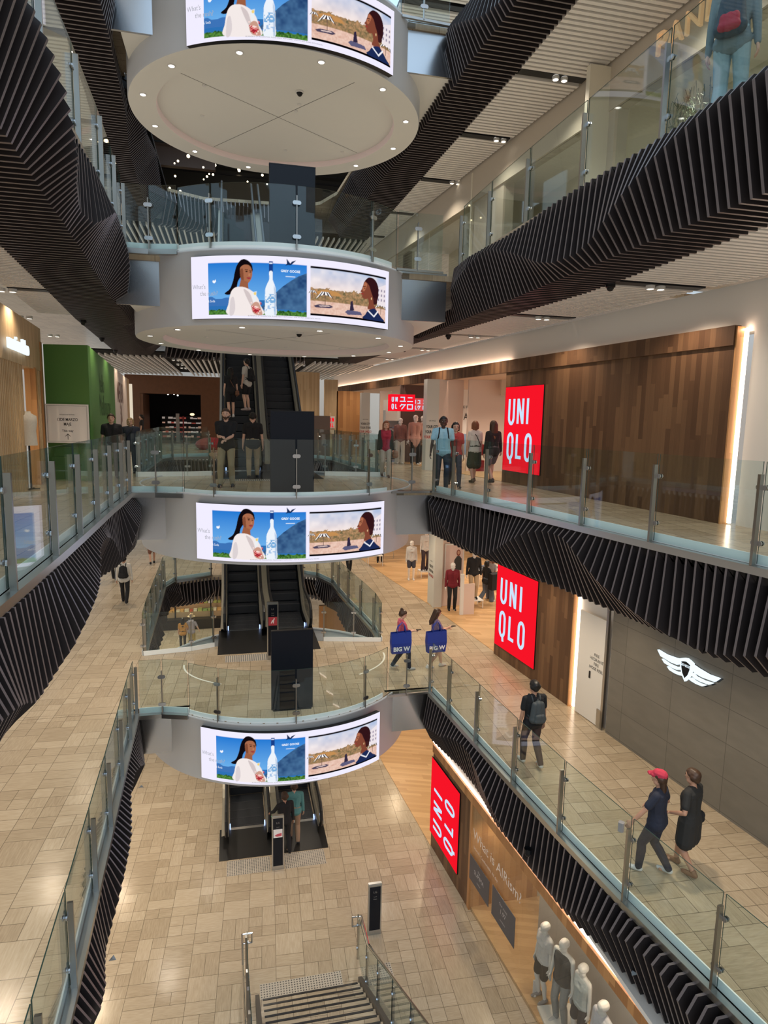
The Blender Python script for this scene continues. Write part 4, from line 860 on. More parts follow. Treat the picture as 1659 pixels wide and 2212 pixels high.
# winged emblem on the grey wall
fr = RF(9.78, -2.70, off=.02); em = thing('winged_emblem', 'white backlit winged shield emblem on the grey stone wall', 'sign', tuple(fr(0, -.25)))
wing = [[(.14, .10), (.30, .075), (.55, .055), (.80, .075), (.70, -.02), (.40, -.045), (.24, -.035), (.155, .0)], [(.165, -.05), (.26, -.085), (.45, -.088), (.66, -.06), (.58, -.115), (.36, -.135), (.24, -.13), (.145, -.10)], [(.14, -.145), (.24, -.17), (.36, -.172), (.50, -.155), (.43, -.20), (.28, -.212), (.16, -.205), (.09, -.19)]]
mb = MB()
for s in (1, -1):
    for wpts in wing: poly(mb, fr, [(s*a*.92, b*1.02) for a, b in (wpts if s > 0 else wpts[::-1])], .0, .05)
mb.build('wings', [M.whiteglow], em)
sh = [(-.145, .12), (-.07, .15), (0, .165), (.07, .15), (.145, .12), (.13, -.02), (.085, -.16), (0, -.27), (-.085, -.16), (-.13, -.02)]
mb = MB(); poly(mb, fr, sh[::-1], 0, .06); mb.build('shield', [M.whiteglow], em)
mb = MB(); poly(mb, fr, [(a*.72, b*.72-.01) for a, b in sh][::-1], .05, .066); mb.build('shield_field', [M.black], em)
mb = MB(); text(mb, fr, 'GENESIS', 0, .012, .068, .070, bold=.001); mb.build('lettering', [M.whiteglow], em)
mb = MB()
for s in (1, -1):
    for wpts in wing: poly(mb, fr, [(s*a*.96, b*1.06-.006) for a, b in (wpts if s > 0 else wpts[::-1])], -.03, -.01)
mb.build('back_plate', [M.black], em)
# ------------------------------------------------------------------ lowest level: timber wall, window with transom
mb = MB(); wallstrip(mb, 13.42, 15.8, -10, -7.05, .35, RW2); struct('wall_right_8', mb, [M.woodwall], 'brown timber wall of the lowest level with the sideways red sign', 'wall')
mb = MB(); wallstrip(mb, 4, 15.8, -7.24, -7.02, .14, RW2, off=.03); struct('trim_23', mb, [M.orangewood], 'timber transom running over the lowest shop window', 'trim')
mb = MB(); mb.prism([(RW2(4)+.05, 4), (RW2(16)+.05, 16), (RW2(16)+.4, 16), (RW2(4)+.4, 4)], -7.0, -6.3); struct('wall_right_9', mb, [M.white], 'white lit strip of wall between the transom and the dark slats', 'wall')
mb = MB(); wallstrip(mb, 4, 16, -6.99, -6.97, .05, RW2, off=.0); mb.build('light_strip', [emit('soft cove light', (1, .78, .66), 5.)], None, 'hidden cove light on top of the lowest timber transom', 'light strip')
for i, (a, b) in enumerate(((13.36, 12.1), (12.08, 10.92), (10.9, 9.72), (9.7, 8.5), (8.48, 7.2), (7.18, 5.9))):
    mb = MB(); wallstrip(mb, b, a, -9.93, -7.24, .015, RW2); struct('window_%d' % (i+2), mb, [M.clear], 'clear glass pane of the lowest shop window, pane %s from the timber wall' % ('first', 'second', 'third', 'fourth', 'fifth', 'sixth')[i], 'window')
mb = MB(); mb.prism([(RW2(4)+1.05, 4), (RW2(12.0)+1.05, 12.0), (RW2(12.0)+1.15, 12.0), (RW2(4)+1.15, 4)], -9.93, -7.1)
struct('wall_right_10', mb, [mat('grey window backdrop', (.42, .38, .35), .7)], 'pale grey back wall of the lowest shop window', 'wall')
mb = MB(); mb.box(5.4, 7.2, 13.3, 13.42, -10, -7.1); struct('wall_right_11', mb, [M.orangewood], 'timber side wall inside the lowest shop window', 'wall')
mb = MB(); mb.prism([(RW2(4)+.1, 4), (RW2(13.4)+.1, 13.4), (RW2(13.4)+1.6, 13.4), (RW2(4)+1.6, 4)], -7.15, -7.08); struct('ceiling_window', mb, [M.white], 'white ceiling of the lowest shop window', 'ceiling')
for i, (ya, yb, z0, z1, tx) in enumerate(((13.28, 12.28, -9.12, -8.5, ('the', 'SUPIMA', 'cotton')), (12.12, 11.1, -9.14, -8.44, ('Our most', '1.97', 'comfort')))):
    fr = RF(ya, z0, RW2, .02); w_ = ya-yb; p = thing('window_poster', 'dark grey poster on the lowest shop window, %s the timber wall' % ('nearer to' if i == 0 else 'farther from'), 'poster', tuple(fr(w_/2, 0)), 'dark window posters')
    mb = MB(); slab(mb, fr, 0, w_, 0, z1-z0, 0, .012); mb.build('sheet', [mat('grey poster', (.10, .095, .10), .5)], p)
    mb = MB(); 
    for q, s in enumerate(tx): text(mb, fr, s, w_/2, (z1-z0)*(.70-.24*q), (.09, .15, .07)[q], .014)
    mb.build('print', [mat('light print', (.55, .53, .52), .6)], p)
fr = RF(13.2, -8.02, RW2, .012); mb = MB(); text(mb, fr, 'What is AIRism?', 0, 0, .34, 0, align='LEFT'); text(mb, fr, 'Smooth. Comfortable. All day.', .05, -.25, .10, 0, align='LEFT')
mb.build('window_lettering', [mat('pale window lettering', (.80, .70, .62), .5)], None, 'pale lettering across the glass of the lowest shop window', 'lettering')
# ------------------------------------------------------------------ clothes shop seen on two levels
def column(x, y, z, w, d, h, label, words=True):
    p = thing('pillar', label, 'pillar', (x, y, z)); mb = MB(); mb.box(x, x+w, y, y+d, z, z+h); mb.build('shaft', [M.pillar], p)
    fa = Frame((x, y-.002, z), (1, 0, 0), (0, 0, 1)); fb = Frame((x-.002, y+d, z), (0, -1, 0), (0, 0, 1))
    mb = MB(); ff = fb if d > w else fa; L = max(w, d); mr_ = MB()
    text(mb, ff, 'Life Wear', L/2, 1.62, .06, .003)
    for i, s in enumerate(('YOUR CITY', 'YOUR STORE')): text(mb, ff, s, L/2, 1.40-.17*i, .13, .003, bold=.004, sx=.62)
    text(mr_, ff, 'YOUR UNIQLO', L/2, 1.06, .13, .003, bold=.004, sx=.62)
    mb.build('lettering', [M.txt], p); mr_.build('red_lettering', [M.txtr], p); return p
column(6.28, 20.9, 0, .42, .4, 3.0, 'pale pillar with black and red lettering behind the man in light blue shirt')
column(5.55, 28.4, 0, .38, .38, 2.8, 'slimmer pale pillar with lettering farther along the eye-level shopfront')
column(6.95, 21.6, -5, .30, .75, 3.4, 'pale pillar with lettering on the timber floor one level down')
mb = MB(); mb.box(6.70, 7.55, 20.9, 21.0, 0, 3.0); mb.box(7.55, 9.2, 20.4, 20.5, 0, 3.0); mb.box(5.93, 6.4, 26.4, 26.5, 0, 2.8); struct('wall_shop_1', mb, [M.pink], 'pinkish plaster screen walls of the eye-level clothes shop', 'wall')
mb = MB(); mb.box(7.25, 8.0, 21.75, 21.9, -5, -2.0); struct('wall_shop_2', mb, [M.pink], 'pinkish wall with a framed poster one level down', 'wall')
mb = MB(); mb.box(4.7, 5.95, 30.0, 30.1, 0, 2.9); struct('wall_shop_3', mb, [M.orangewood], 'warm orange timber wall at the far end of the eye-level shopfront', 'wall')
mb = MB(); mb.box(4.15, 4.75, 30.0, 30.3, 0, 3.4); mb.box(2.6, 4.3, 33, 33.2, 0, 3.9); struct('wall_back_1', mb, [M.palewood], 'cream walls at the far right end of the eye-level hall', 'wall')
mb = MB(); mb.box(4.3, 4.62, 29.97, 30.0, 1.2, 1.75); sgs = mb.build('small_sign', [M.paper], None, 'small red and white sign on the cream wall far right', 'sign'); mb = MB(); fa = Frame((4.33, 29.965, 1.22), (1, 0, 0), (0, 0, 1))
for i, ch in enumerate(('U', 'N')): glyph(mb, fa, ch, .03+.14*i, .28, .19, .5, 0, st=.2)
for i, ch in enumerate(('Q', 'L')): glyph(mb, fa, ch, .03+.14*i, .03, .19, .5, 0, st=.2)
mb.build('characters', [M.red], sgs)
mb = MB(); mb.box(3.3, 4.1, 27.9, 28.0, 0, 1.75); mb.build('directory_panel', [mat('brown panel', (.16, .11, .085), .5)], None, 'brown standing panel right of the black notice panel at eye level', 'panel')
# back of the shop: light wall, lettering, ceiling
mb = MB(); mb.box(8.6, 13.8, 27, 27.1, 0, 3.2); mb.box(13.6, 13.8, 16.9, 27, 0, 3.2); struct('wall_shop_4', mb, [M.white], 'white back wall of the eye-level clothes shop with large lettering', 'wall')
fa = Frame((8.7, 26.99, 1.6), (1, 0, 0), (0, 0, 1)); mb = MB(); text(mb, fa, 'WE HAVE THE POWER TO SPREAD THE JOY', .1, .60, .16, .003, align='LEFT'); text(mb, fa, 'FOR ALL', .35, .10, .42, .003, align='LEFT', sx=.8); mb.build('wall_lettering', [M.txt], None, 'black letters FOR ALL high on the white back wall of the shop', 'lettering')
mb = MB(); mb.box(8.6, 13.8, 26.99, 27.0, .2, 1.1); mb.build('wall_poster', [mat('blue poster', (.22, .34, .52), .5)], None, 'blue poster low on the white back wall of the shop', 'poster')
mb = MB(); mb.prism([(RW(16.9)+.1, 16.9), (14, 16.9), (14, 34), (RW(34)+.1, 34)], 3.0, 3.1); mb.box(8.5, 13.5, 20, 20.1, 2.5, 3.0); struct('ceiling_shop_1', mb, [mat('tan shop ceiling', (.62, .45, .33), .6)], 'tan ceiling of the eye-level clothes shop', 'ceiling')
mb = MB(); mb.box(9.0, 12.5, 23.0, 24.2, 2.92, 2.98); mb.build('ceiling_lamp', [emit('white light panel', (.9, .95, 1), 2.2)], None, 'white rectangular light panel in the shop ceiling at eye level', 'lamp')
mb = MB(); mb.box(7.6, 14, 33, 33.1, -5, -1.1); mb.box(13.8, 14, 17, 33, -5, -1.1); struct('wall_shop_5', mb, [mat('pale shop wall', (.62, .53, .44), .6)], 'pale back wall of the clothes shop one level down', 'wall')
# framed poster on the lower pink wall
fa = Frame((7.36, 21.74, -3.95), (1, 0, 0), (0, 0, 1)); fp = thing('framed_poster', 'white framed poster of a seated figure on the pinkish wall one level down', 'poster', tuple(fa(.35, 0)))
mb = MB(); slab(mb, fa, 0, .72, 0, 1.25, 0, .03); mb.build('frame', [M.white], fp); mb = MB(); slab(mb, fa, .04, .68, .05, 1.2, .03, .034); mb.build('sheet', [mat('pink sheet', (.70, .52, .45), .6)], fp)
mb = MB(); poly(mb, fa, [(.34, .28), (.64, .28), (.64, .70), (.56, .80), (.46, .80), (.36, .66)], .034, .037, 0); poly(mb, fa, arc(.51, .92, .075, .12, 0, 350, 12), .034, .036, 1); poly(mb, fa, arc(.51, .93, .045, .075, 0, 350, 12), .036, .039, 2); mb.build('picture', [M.txt, mat('brown hair print', (.22, .05, .03), .6), mat('skin print', (.55, .30, .2), .6)], fp)
# white display tables and boards
def table(x, y, z, w, d, h, label):
    t = thing('display_table', label, 'table', (x, y, z), 'white display tables'); mb = MB(); mb.box(x-w/2, x+w/2, y-d/2, y+d/2, z+h-.03, z+h); mb.build('top', [M.white], t)
    for sx in (-1, 1):
        for sy in (-1, 1):
            mb = MB(); mb.box(x+sx*(w/2-.02)-.012, x+sx*(w/2-.02)+.012, y+sy*(d/2-.02)-.012, y+sy*(d/2-.02)+.012, z, z+h-.03); mb.build('leg', [M.white], t)
    return t
table(8.42, 21.55, -5, .62, .55, .30, 'low white plinth table under the mannequin in black jumper'); table(8.1, 26.2, -5, .7, .55, .28, 'low white plinth table under the tall mannequin in dark trousers'); table(6.3, 28.6, -5, .7, .5, .5, 'low white table with dark shoes at the far left of the shop')
table(10.2, 24.4, -5, 1.2, .8, .7, 'white table with folded clothes behind the mannequin in black jumper')
mb = MB(); mb.box(7.60, 7.72, 20.6, 20.68, -5, -3.55); mb.build('display_board', [M.offwhite], None, 'narrow white upright board beside the maroon mannequin', 'board')
mb = MB(); mb.box(7.72, 8.12, 20.62, 20.66, -5, -3.9); mb.build('display_board', [mat('pink board', (.66, .50, .42), .6)], None, 'pinkish low panel between the two mannequins', 'board')
# red wire hanger ring and folded stacks
mb = MB(); mb.tube([(9.3+.28*math.cos(a), 25.5, -3.15+.5*math.sin(a)) for a in [2*PI*k/20 for k in range(21)]], .022, 8); mb.build('display_ring', [mat('red tube', (.6, .03, .05), .3)], None, 'red ring ornament behind the mannequin in black jumper', 'ornament')
cols = ((.25, .34, .52), (.55, .52, .5), (.12, .12, .14), (.66, .62, .56), (.35, .18, .16))
cm = [mat('cloth %d' % i, c, .85) for i, c in enumerate(cols)]
ti = 0
def stack(x, y, z, n, group, label, rows=1):
    global ti
    for i in range(n):
        w_ = .13; mb = MB(); mb.bevbox(x-.15, x+.15, y-.12, y+.12, z+i*.045, z+i*.045+.04, .03); mb.build('folded_shirt', [cm[ti % 5]], None, label, 'folded clothes', group); ti += 1
for i in range(4): stack(9.8+i*.32, 24.4, -4.3, 3, 'folded shirts on the shop table', 'folded shirt in a small pile on the white shop table')
def rack(x, y, z, L, label, n, seed, rot=0):
    r = random.Random(seed); t = thing('clothes_rack', label, 'clothes rack', (x, y, z)); mb = MB()
    for s in (0, L): mb.tube([(x+s, y, z), (x+s, y, z+1.4)], .015, 6)
    mb.tube([(x, y, z+1.4), (x+L, y, z+1.4)], .013, 6); mb.build('frame', [M.steel], t)
    for i in range(n):
        c = cm[r.randrange(5)]; px = x+.08+(L-.16)*i/(n-1); l = r.uniform(.6, .85); mb = MB()
        mb.tube([(px, y-.02, z+1.4), (px, y, z+1.36), (px-.0, y, z+1.33)], .004, 4); mb.prism([(px-.018, y-.22), (px+.018, y-.22), (px+.022, y+.22), (px-.022, y+.22)], z+1.34-l, z+1.30)
        mb.build('hanging_garment', [c], None, 'garment hanging on the rail: '+label, 'garment', 'garments on '+label)
rack(9.0, 23.2, 0, 1.6, 'clothes rail by the white back wall at eye level', 9, 4); rack(10.8, 29, -5, 1.8, 'clothes rail at the back of the shop one level down', 9, 5); rack(6.6, 29.8, -5, .9, 'short clothes rail far left on the timber floor', 5, 6)
mb = MB()     # shelving with figures behind the hanging sign
sh_ = thing('wall_shelf', 'white shelf unit with folded goods below the red hanging sign', 'shelf', (6.1, 24.6, 0)); mb.box(5.75, 6.35, 24.6, 25.0, 0, .02)
for zz in (0, .4, .8, 1.2, 1.6): mb.box(5.78, 6.32, 24.62, 25, zz, zz+.03)
mb.box(5.75, 5.79, 24.6, 25, 0, 2.0); mb.box(6.31, 6.35, 24.6, 25, 0, 2.0); mb.box(5.75, 6.35, 24.98, 25, 0, 2.4); mb.build('frame', [M.white], sh_)
for zz in (.03, .43, .83, 1.23):
    for i in range(2): stack(5.93+.24*i, 24.8, zz, 3, 'folded goods on the white shelf', 'folded garment on the white shelf below the hanging sign')
mb = MB(); mb.box(6.4, 8.6, 24.9, 25, 0, 3.0); struct('wall_shop_6', mb, [mat('dark shop backdrop', (.11, .07, .06), .7)], 'dark backdrop behind the mannequins at eye level', 'wall')
# ------------------------------------------------------------------ left side: timber shopfront, green hoarding, white hoarding
mb = MB(); mb.prism([(LS(3)-.3, 3), (LS(17.4)-.3, 17.4), (LS(17.4), 17.4), (LS(3), 3)], 2.62, 3.62); struct('wall_left_1', mb, [M.palewood], 'pale timber bulkhead of the shop at far left with white lit lettering', 'wall')
mb = MB()
for i in range(60):
    y = 9+i*.14
    if 15.2 < y < 16.4: continue
    mb.prism([(LS(y)-.12, y), (LS(y)-.02, y), (LS(y)-.02, y+.05), (LS(y)-.12, y+.05)], 0, 2.62)
struct('wall_left_2', mb, [M.palewood], 'pale upright timber battens of the far left shopfront', 'wall')
mb = MB(); mb.prism([(LS(17.2)-.2, 17.2), (LS(17.2)+.02, 17.2), (LS(17.4)+.02, 17.4), (LS(17.4)-.2, 17.4)], 0, 3.3); mb.prism([(LS(16.35)-.2, 16.35), (LS(16.35)+.03, 16.35), (LS(16.5)+.03, 16.5), (LS(16.5)-.2, 16.5)], 0, 2.65)
struct('trim_24', mb, [M.orangewood], 'timber jambs of the far left shopfront', 'trim')
mb = MB(); mb.box(-9, -6.6, 8, 17.4, 0, 3.6); struct('wall_left_3', mb, [mat('warm shop interior', (.60, .46, .28), .6)], 'warm lit interior wall behind the timber battens', 'wall')
fr = Frame((LS(15.75)+.03, 15.75, 3.0), (.087, 1, 0), (0, 0, 1)); fr = Frame((LS(14.0)+.04, 14.0, 2.84), (-.087, 1, 0), (0, 0, 1)); fr.n = fr.u.cross(fr.v)
mb = MB(); text(mb, fr, 'marimekko', -.35, 0, .40, .05, align='LEFT', bold=.006, sx=1.02, depth=.05); mb.build('shop_sign', [M.whiteglow], None, 'white lit lower-case lettering on the pale timber bulkhead at far left', 'sign')
gw = thing('green_hoarding', 'green painted hoarding with a white notice board, left of the walkway', 'hoarding', (-3.9, 17.4, 0))
mb = MB(); mb.prism([(-4.38, 17.42), (-3.35, 17.2), (-3.35, 17.5), (-4.38, 17.6)], 0, 3.27); mb.build('front_panel', [M.green], gw)
mb = MB(); mb.prism([(-3.35, 17.2), (LW(25), 25), (LW(25)-.2, 25), (-3.55, 17.4)], 0, 3.27); mb.build('side_panel', [M.green], gw)
fr = Frame((-3.345, 17.2, 1.2), (-.087, 1, 0), (0, 0, 1)); fr = Frame((LW(19.4)+.004, 19.4, 1.7), (-.087, 1, 0), (0, 0, 1)); mb = MB()
text(mb, fr, 'hello', .3, .55, .75, 0, align='LEFT', sx=.9); text(mb, fr, 'Melbourne', .1, -.1, .85, 0, align='LEFT', sx=.95); mb.build('lettering', [mat('darker green', (.03, .085, .02), .5)], gw)
nb = thing('notice_board', 'white notice board with an upward arrow fixed on the green hoarding', 'board', (-3.86, 17.2, .95)); fa = Frame((-4.36, 17.30, .93), (1, -.15, 0), (0, 0, 1)); bw, bh = 1.0, .93
mb = MB(); slab(mb, fa, 0, bw, 0, bh, .005, .03); mb.build('board', [M.paper], nb); mb = MB()
for a in ((.035, .965, .035, .04), (.035, .965, .89, .895), (.035, .04, .035, .895), (.96, .965, .035, .895)): slab(mb, fa, *a, .031, .033)
text(mb, fa, 'welcome to our new home', .5, .67, .042, .033, sx=.75); text(mb, fa, '13DE MARZO', .5, .53, .10, .033, bold=.0015, sx=.82); text(mb, fa, 'MAJE', .5, .42, .10, .033, bold=.0015, sx=.82); text(mb, fa, 'This way', .5, .27, .075, .033, bold=.001)
stroke(mb, fa, [(.5, .08), (.5, .22)], .012, .031, .034); stroke(mb, fa, [(.44, .16), (.5, .22), (.56, .16)], .012, .031, .034); mb.build('print', [M.txt], nb)
mb = MB(); mb.prism([(LW(25), 25), (LW(32), 32), (LW(32)-.2, 32), (LW(25)-.2, 25)], 0, 3.27); wl = struct('wall_left_4', mb, [mat('pinkish hoarding', (.60, .50, .45), .55)], 'pale pinkish hoarding with large brown letters beyond the green one', 'wall')
fr = Frame((LW(26.0)+.004, 26., 2.1), (-.087, 1, 0), (0, 0, 1)); mb = MB(); text(mb, fr, 'MEJURI', .1, .0, 1.1, 0, align='LEFT', bold=.01, sx=.95)
stroke(mb, fr, [(.7, -1.7), (1.4, -.9), (1.7, -.45), (2.1, -1.2), (3.2, -1.3)], .14, 0, .004); stroke(mb, fr, [(.9, -1.9), (1.3, -1.3), (2.4, -1.9)], .10, 0, .004); stroke(mb, fr, [(1.5, -.45), (1.9, -.15), (2.4, -.75)], .08, 0, .004); mb.build('hoarding_print', [mat('brown print', (.14, .055, .04), .5)], None, 'large brown letters and jewellery motif on the pinkish hoarding', 'print')
mb = MB(); mb.prism([(LW(32.), 32.), (LW(33.8), 33.8), (LW(33.8)-.2, 33.8), (LW(32)-.2, 32.)], 0, 3.3); struct('wall_left_5', mb, [plank_mat('small tan bricks', [(0, (.36, .22, .12)), (1, (.56, .38, .22))], .09, .3, 'V', .6)], 'narrow tan brick wall at the far left', 'wall')
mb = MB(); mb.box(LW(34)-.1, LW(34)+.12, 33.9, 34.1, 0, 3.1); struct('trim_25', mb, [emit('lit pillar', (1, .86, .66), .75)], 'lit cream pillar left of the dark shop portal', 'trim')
# ------------------------------------------------------------------ far end of the eye-level hall: reddish timber portal of a dark shop
mb = MB(); mb.box(-5.9, -5.1, 40, 40.6, 0, 2.86); mb.box(-1.75, 2.7, 40, 40.6, 0, 2.86); mb.box(-5.9, 2.7, 40, 40.6, 2.86, 3.9); mb.box(-5.1, -4.95, 40.02, 43, 0, 2.85); mb.box(-1.75, -1.6, 40.02, 43, 0, 2.85)
struct('wall_back_2', mb, [M.redwood], 'reddish timber portal of the dark shop at the far end of the hall', 'wall')
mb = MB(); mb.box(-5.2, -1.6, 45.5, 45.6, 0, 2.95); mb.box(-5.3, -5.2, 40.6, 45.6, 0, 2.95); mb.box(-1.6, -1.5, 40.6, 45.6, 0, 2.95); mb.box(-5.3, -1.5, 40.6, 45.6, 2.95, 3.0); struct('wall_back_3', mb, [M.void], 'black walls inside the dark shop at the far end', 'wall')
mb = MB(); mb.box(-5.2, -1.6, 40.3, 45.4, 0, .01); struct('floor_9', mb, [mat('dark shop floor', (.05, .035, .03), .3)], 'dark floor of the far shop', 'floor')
sh_ = thing('wall_shelf', 'long dark shelf of lit goods inside the far dark shop', 'shelf', (-3, 44.8, 0)); mb = MB()
for zz in (.2, .5, .8, 1.1, 1.4): mb.box(-4.5, -1.8, 44.8, 45.2, zz, zz+.02)
mb.box(-4.5, -1.8, 45.2, 45.24, 0, 1.6); mb.build('frame', [M.black], sh_)
gm = [emit('lit goods a', (.9, .55, .40), .55), emit('lit goods b', (.85, .75, .7), .5), emit('lit goods c', (.7, .16, .14), .5)]
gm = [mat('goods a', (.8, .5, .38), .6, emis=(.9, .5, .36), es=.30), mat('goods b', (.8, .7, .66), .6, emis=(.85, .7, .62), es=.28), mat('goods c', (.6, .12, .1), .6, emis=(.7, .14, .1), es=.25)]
r_ = random.Random(5)
for zz in (.22, .52, .82, 1.12, 1.42):
    x = -4.4
    while x < -1.95:
        w_ = r_.uniform(.12, .34)
        if r_.random() < .8:
            mb = MB(); mb.box(x, x+w_*.85, 44.82, 45.05, zz, zz+r_.uniform(.06, .13)); mb.build('boxed_goods', [gm[r_.randrange(3)]], None, 'small lit box on a shelf of the far dark shop', 'goods', 'goods on the shelves of the far dark shop')
        x += w_
mb = MB(); mb.box(-3.35, -3.15, 42.3, 42.5, 0, 1.75); mb.build('shop_post', [mat('pale post', (.55, .45, .38), .5)], None, 'pale square post in front of the far dark shop shelves', 'post')
mb = MB(); mb.box(-2.95, -2.87, 42.2, 42.3, 0, 1.6); mb.build('shop_banner', [mat('red banner', (.32, .03, .03), .6)], None, 'thin dark red banner beside the pale post in the far dark shop', 'banner')
mb = MB(); mb.ball((-2.45, 43.6, 1.72), .12, 12, sx=1.2, sz=.7); mb.build('pendant_lamp', [emit('warm globe', (1, .66, .36), 2.)], None, 'small warm globe lamp inside the far dark shop', 'lamp')
for i, (x, y, zz) in enumerate(((-3.75, 42, 2.9), (-3.4, 42, 2.92), (-3.2, 42.2, 2.85))): mb = MB(); mb.ball((x, y, zz), .045, 8); mb.build('spotlight', [M.lamp], None, 'tiny spotlight under the ceiling of the far dark shop', 'lamp', 'spotlights of the far dark shop')
# red and white display behind the glass near the man
mb = MB(); mb.ball((-1.0, 33.4, .25), .55, 16, sx=1.4, sz=.65); mb.build('display_pod', [mat('red pod', (.35, .02, .03), .4)], None, 'red rounded stand behind the glass left of the man in black shirt', 'stand')
# ------------------------------------------------------------------ slatted ceilings
ORDN = ('first', 'second', 'third', 'fourth', 'fifth', 'sixth', 'seventh', 'eighth')
def slat_ceiling(name, label, short, xa, xb, y0, y1, z, bars, step=.135, w=.075, lights=None, dark=.05):
    """white boards running across, between x=xa(y) and x=xb(y); bars: recessed black strips that hold paired lamps"""
    mb = MB(); y = y0
    mb.prism([(xa(y0), y0), (xb(y0), y0), (xb(y1), y1), (xa(y1), y1)], z+.10, z+.16, 1)
    while y < y1:
        if not any(abs(y+w/2-b) < .17 for b in bars): mb.prism([(xa(y), y), (xb(y), y), (xb(y+w), y+w), (xa(y+w), y+w)], z, z+.07, 0)
        y += step
    struct(name, mb, [M.whiteslat, M.void], label, 'ceiling')
    for b in bars:
        mb = MB(); mb.box(xa(b)+.02, xb(b)-.02, b-.11, b+.11, z+.005, z+.05); mb.build('light_track', [M.black], None, 'recessed black strip across the %s, %s from the near end' % (short, ORDN[bars.index(b)]), 'light track', 'light tracks of the '+short)
lampm = MB(); lampm.lathe([(.075, 0), (.075, -.06), (.06, -.065), (.06, -.02)], (0, 0, 0), 14, 0); lampm.lathe([(.06, -.03), (.001, -.03)], (0, 0, 0), 14, 1)
LM = lampm.mesh('track_lamp', [M.ring, M.lamp])
PC = {}
def pair(x, y, z, what):
    PC[what] = PC.get(what, -1)+1
    for d, sd in ((-.10, 'left'), (.10, 'right')):
        o = bpy.data.objects.new('track_lamp', LM); COL.objects.link(o); o.location = (x+d, y, z); tag(o, '%s lamp of the %s lamp pair from the near end, %s' % (sd, ORDN[PC[what]], what), 'lamp', 'paired lamps '+what)
bars = {'R2': [6.6, 10.2, 13.87, 17.1, 20.42, 23.8, 27], 'R1': [6.4, 10.1, 13.75, 17.3, 21, 24.7, 28.5], 'L1': [7, 10.6, 14.2, 18.08, 21.9, 25.9, 30.4], 'R0': [7, 10.6, 14.2, 18, 22, 26], 'L0': [7, 10.6, 14.2, 18, 22, 26]}
slat_ceiling('ceiling_1', 'top right white slatted ceiling over the gold letters', 'top right white ceiling', lambda y: interp([(8, 6.0), (13.8, 5.96), (20, 5.75), (28, 5.5)], y)[0], lambda y: RW(y)-.12, 6, 30, 8.95, bars['R2'], .150, .085)
slat_ceiling('ceiling_2', 'white slatted ceiling above the tall timber wall on the right', 'ceiling above the timber wall', lambda y: interp([(4, 5.95), (7, 6.1), (11, 6.2), (19, 5.5), (28, 5.1)], y)[0], lambda y: RW(y)-.12, 4.5, 34, 3.97, bars['R1'])
slat_ceiling('ceiling_3', 'pale slatted ceiling above the far left shopfront and green hoarding', 'ceiling above the green hoarding', lambda y: (LS(y) if y < 17.3 else LW(y))+.0, lambda y: interp([(4, -2.7), (10.6, -3.14), (14.1, -3.41), (17.9, -3.73), (21.5, -3.93), (28, -4.2), (34, -4.4)], y)[0], 4.5, 27, 3.97, bars['L1'], .125, .075)
slat_ceiling('ceiling_4', 'ceiling over the walkway with the blue bags', 'ceiling over the lower shop', lambda y: interp([(4, 7.5), (15, 5.6), (28, 5.)], y)[0], lambda y: 14., 5, 33, -1.25, bars['R0'], .2, .16)
slat_ceiling('ceiling_5', 'ceiling over the left walkway one level down', 'ceiling of the lower left walkway', lambda y: -9., lambda y: -3.2, 5, 28, -1.25, bars['L0'], .2, .16)
slat_ceiling('ceiling_6', 'high slatted ceiling of the topmost level', 'topmost right ceiling', lambda y: 4.9, lambda y: RW(y), 9, 24, 13.6, [12, 16, 20], .15, .085)
slat_ceiling('ceiling_7', 'high slatted ceiling at the top left', 'high left ceiling', lambda y: -8., lambda y: interp([(8, -2.7), (13.8, -3.0), (17.5, -3.21), (20.2, -3.43), (28, -3.8)], y)[0], 9, 27, 8.97, [11, 15, 19, 23], .15, .085)
slat_ceiling('ceiling_8', 'high slatted ceiling of the topmost level on the left', 'topmost left ceiling', lambda y: -8., lambda y: -2.4, 6, 27, 13.6, [12, 16, 20], .15, .085)
mb = MB(); mb.box(5.4, 14, 4, 16, -6.38, -6.3); mb.box(5.2, 14, 16, 30, -6.38, -6.3); mb.box(-9, -3.0, 4, 30, -6.38, -6.3); struct('ceiling_9', mb, [M.white], 'white ceiling over the lowest level', 'ceiling')
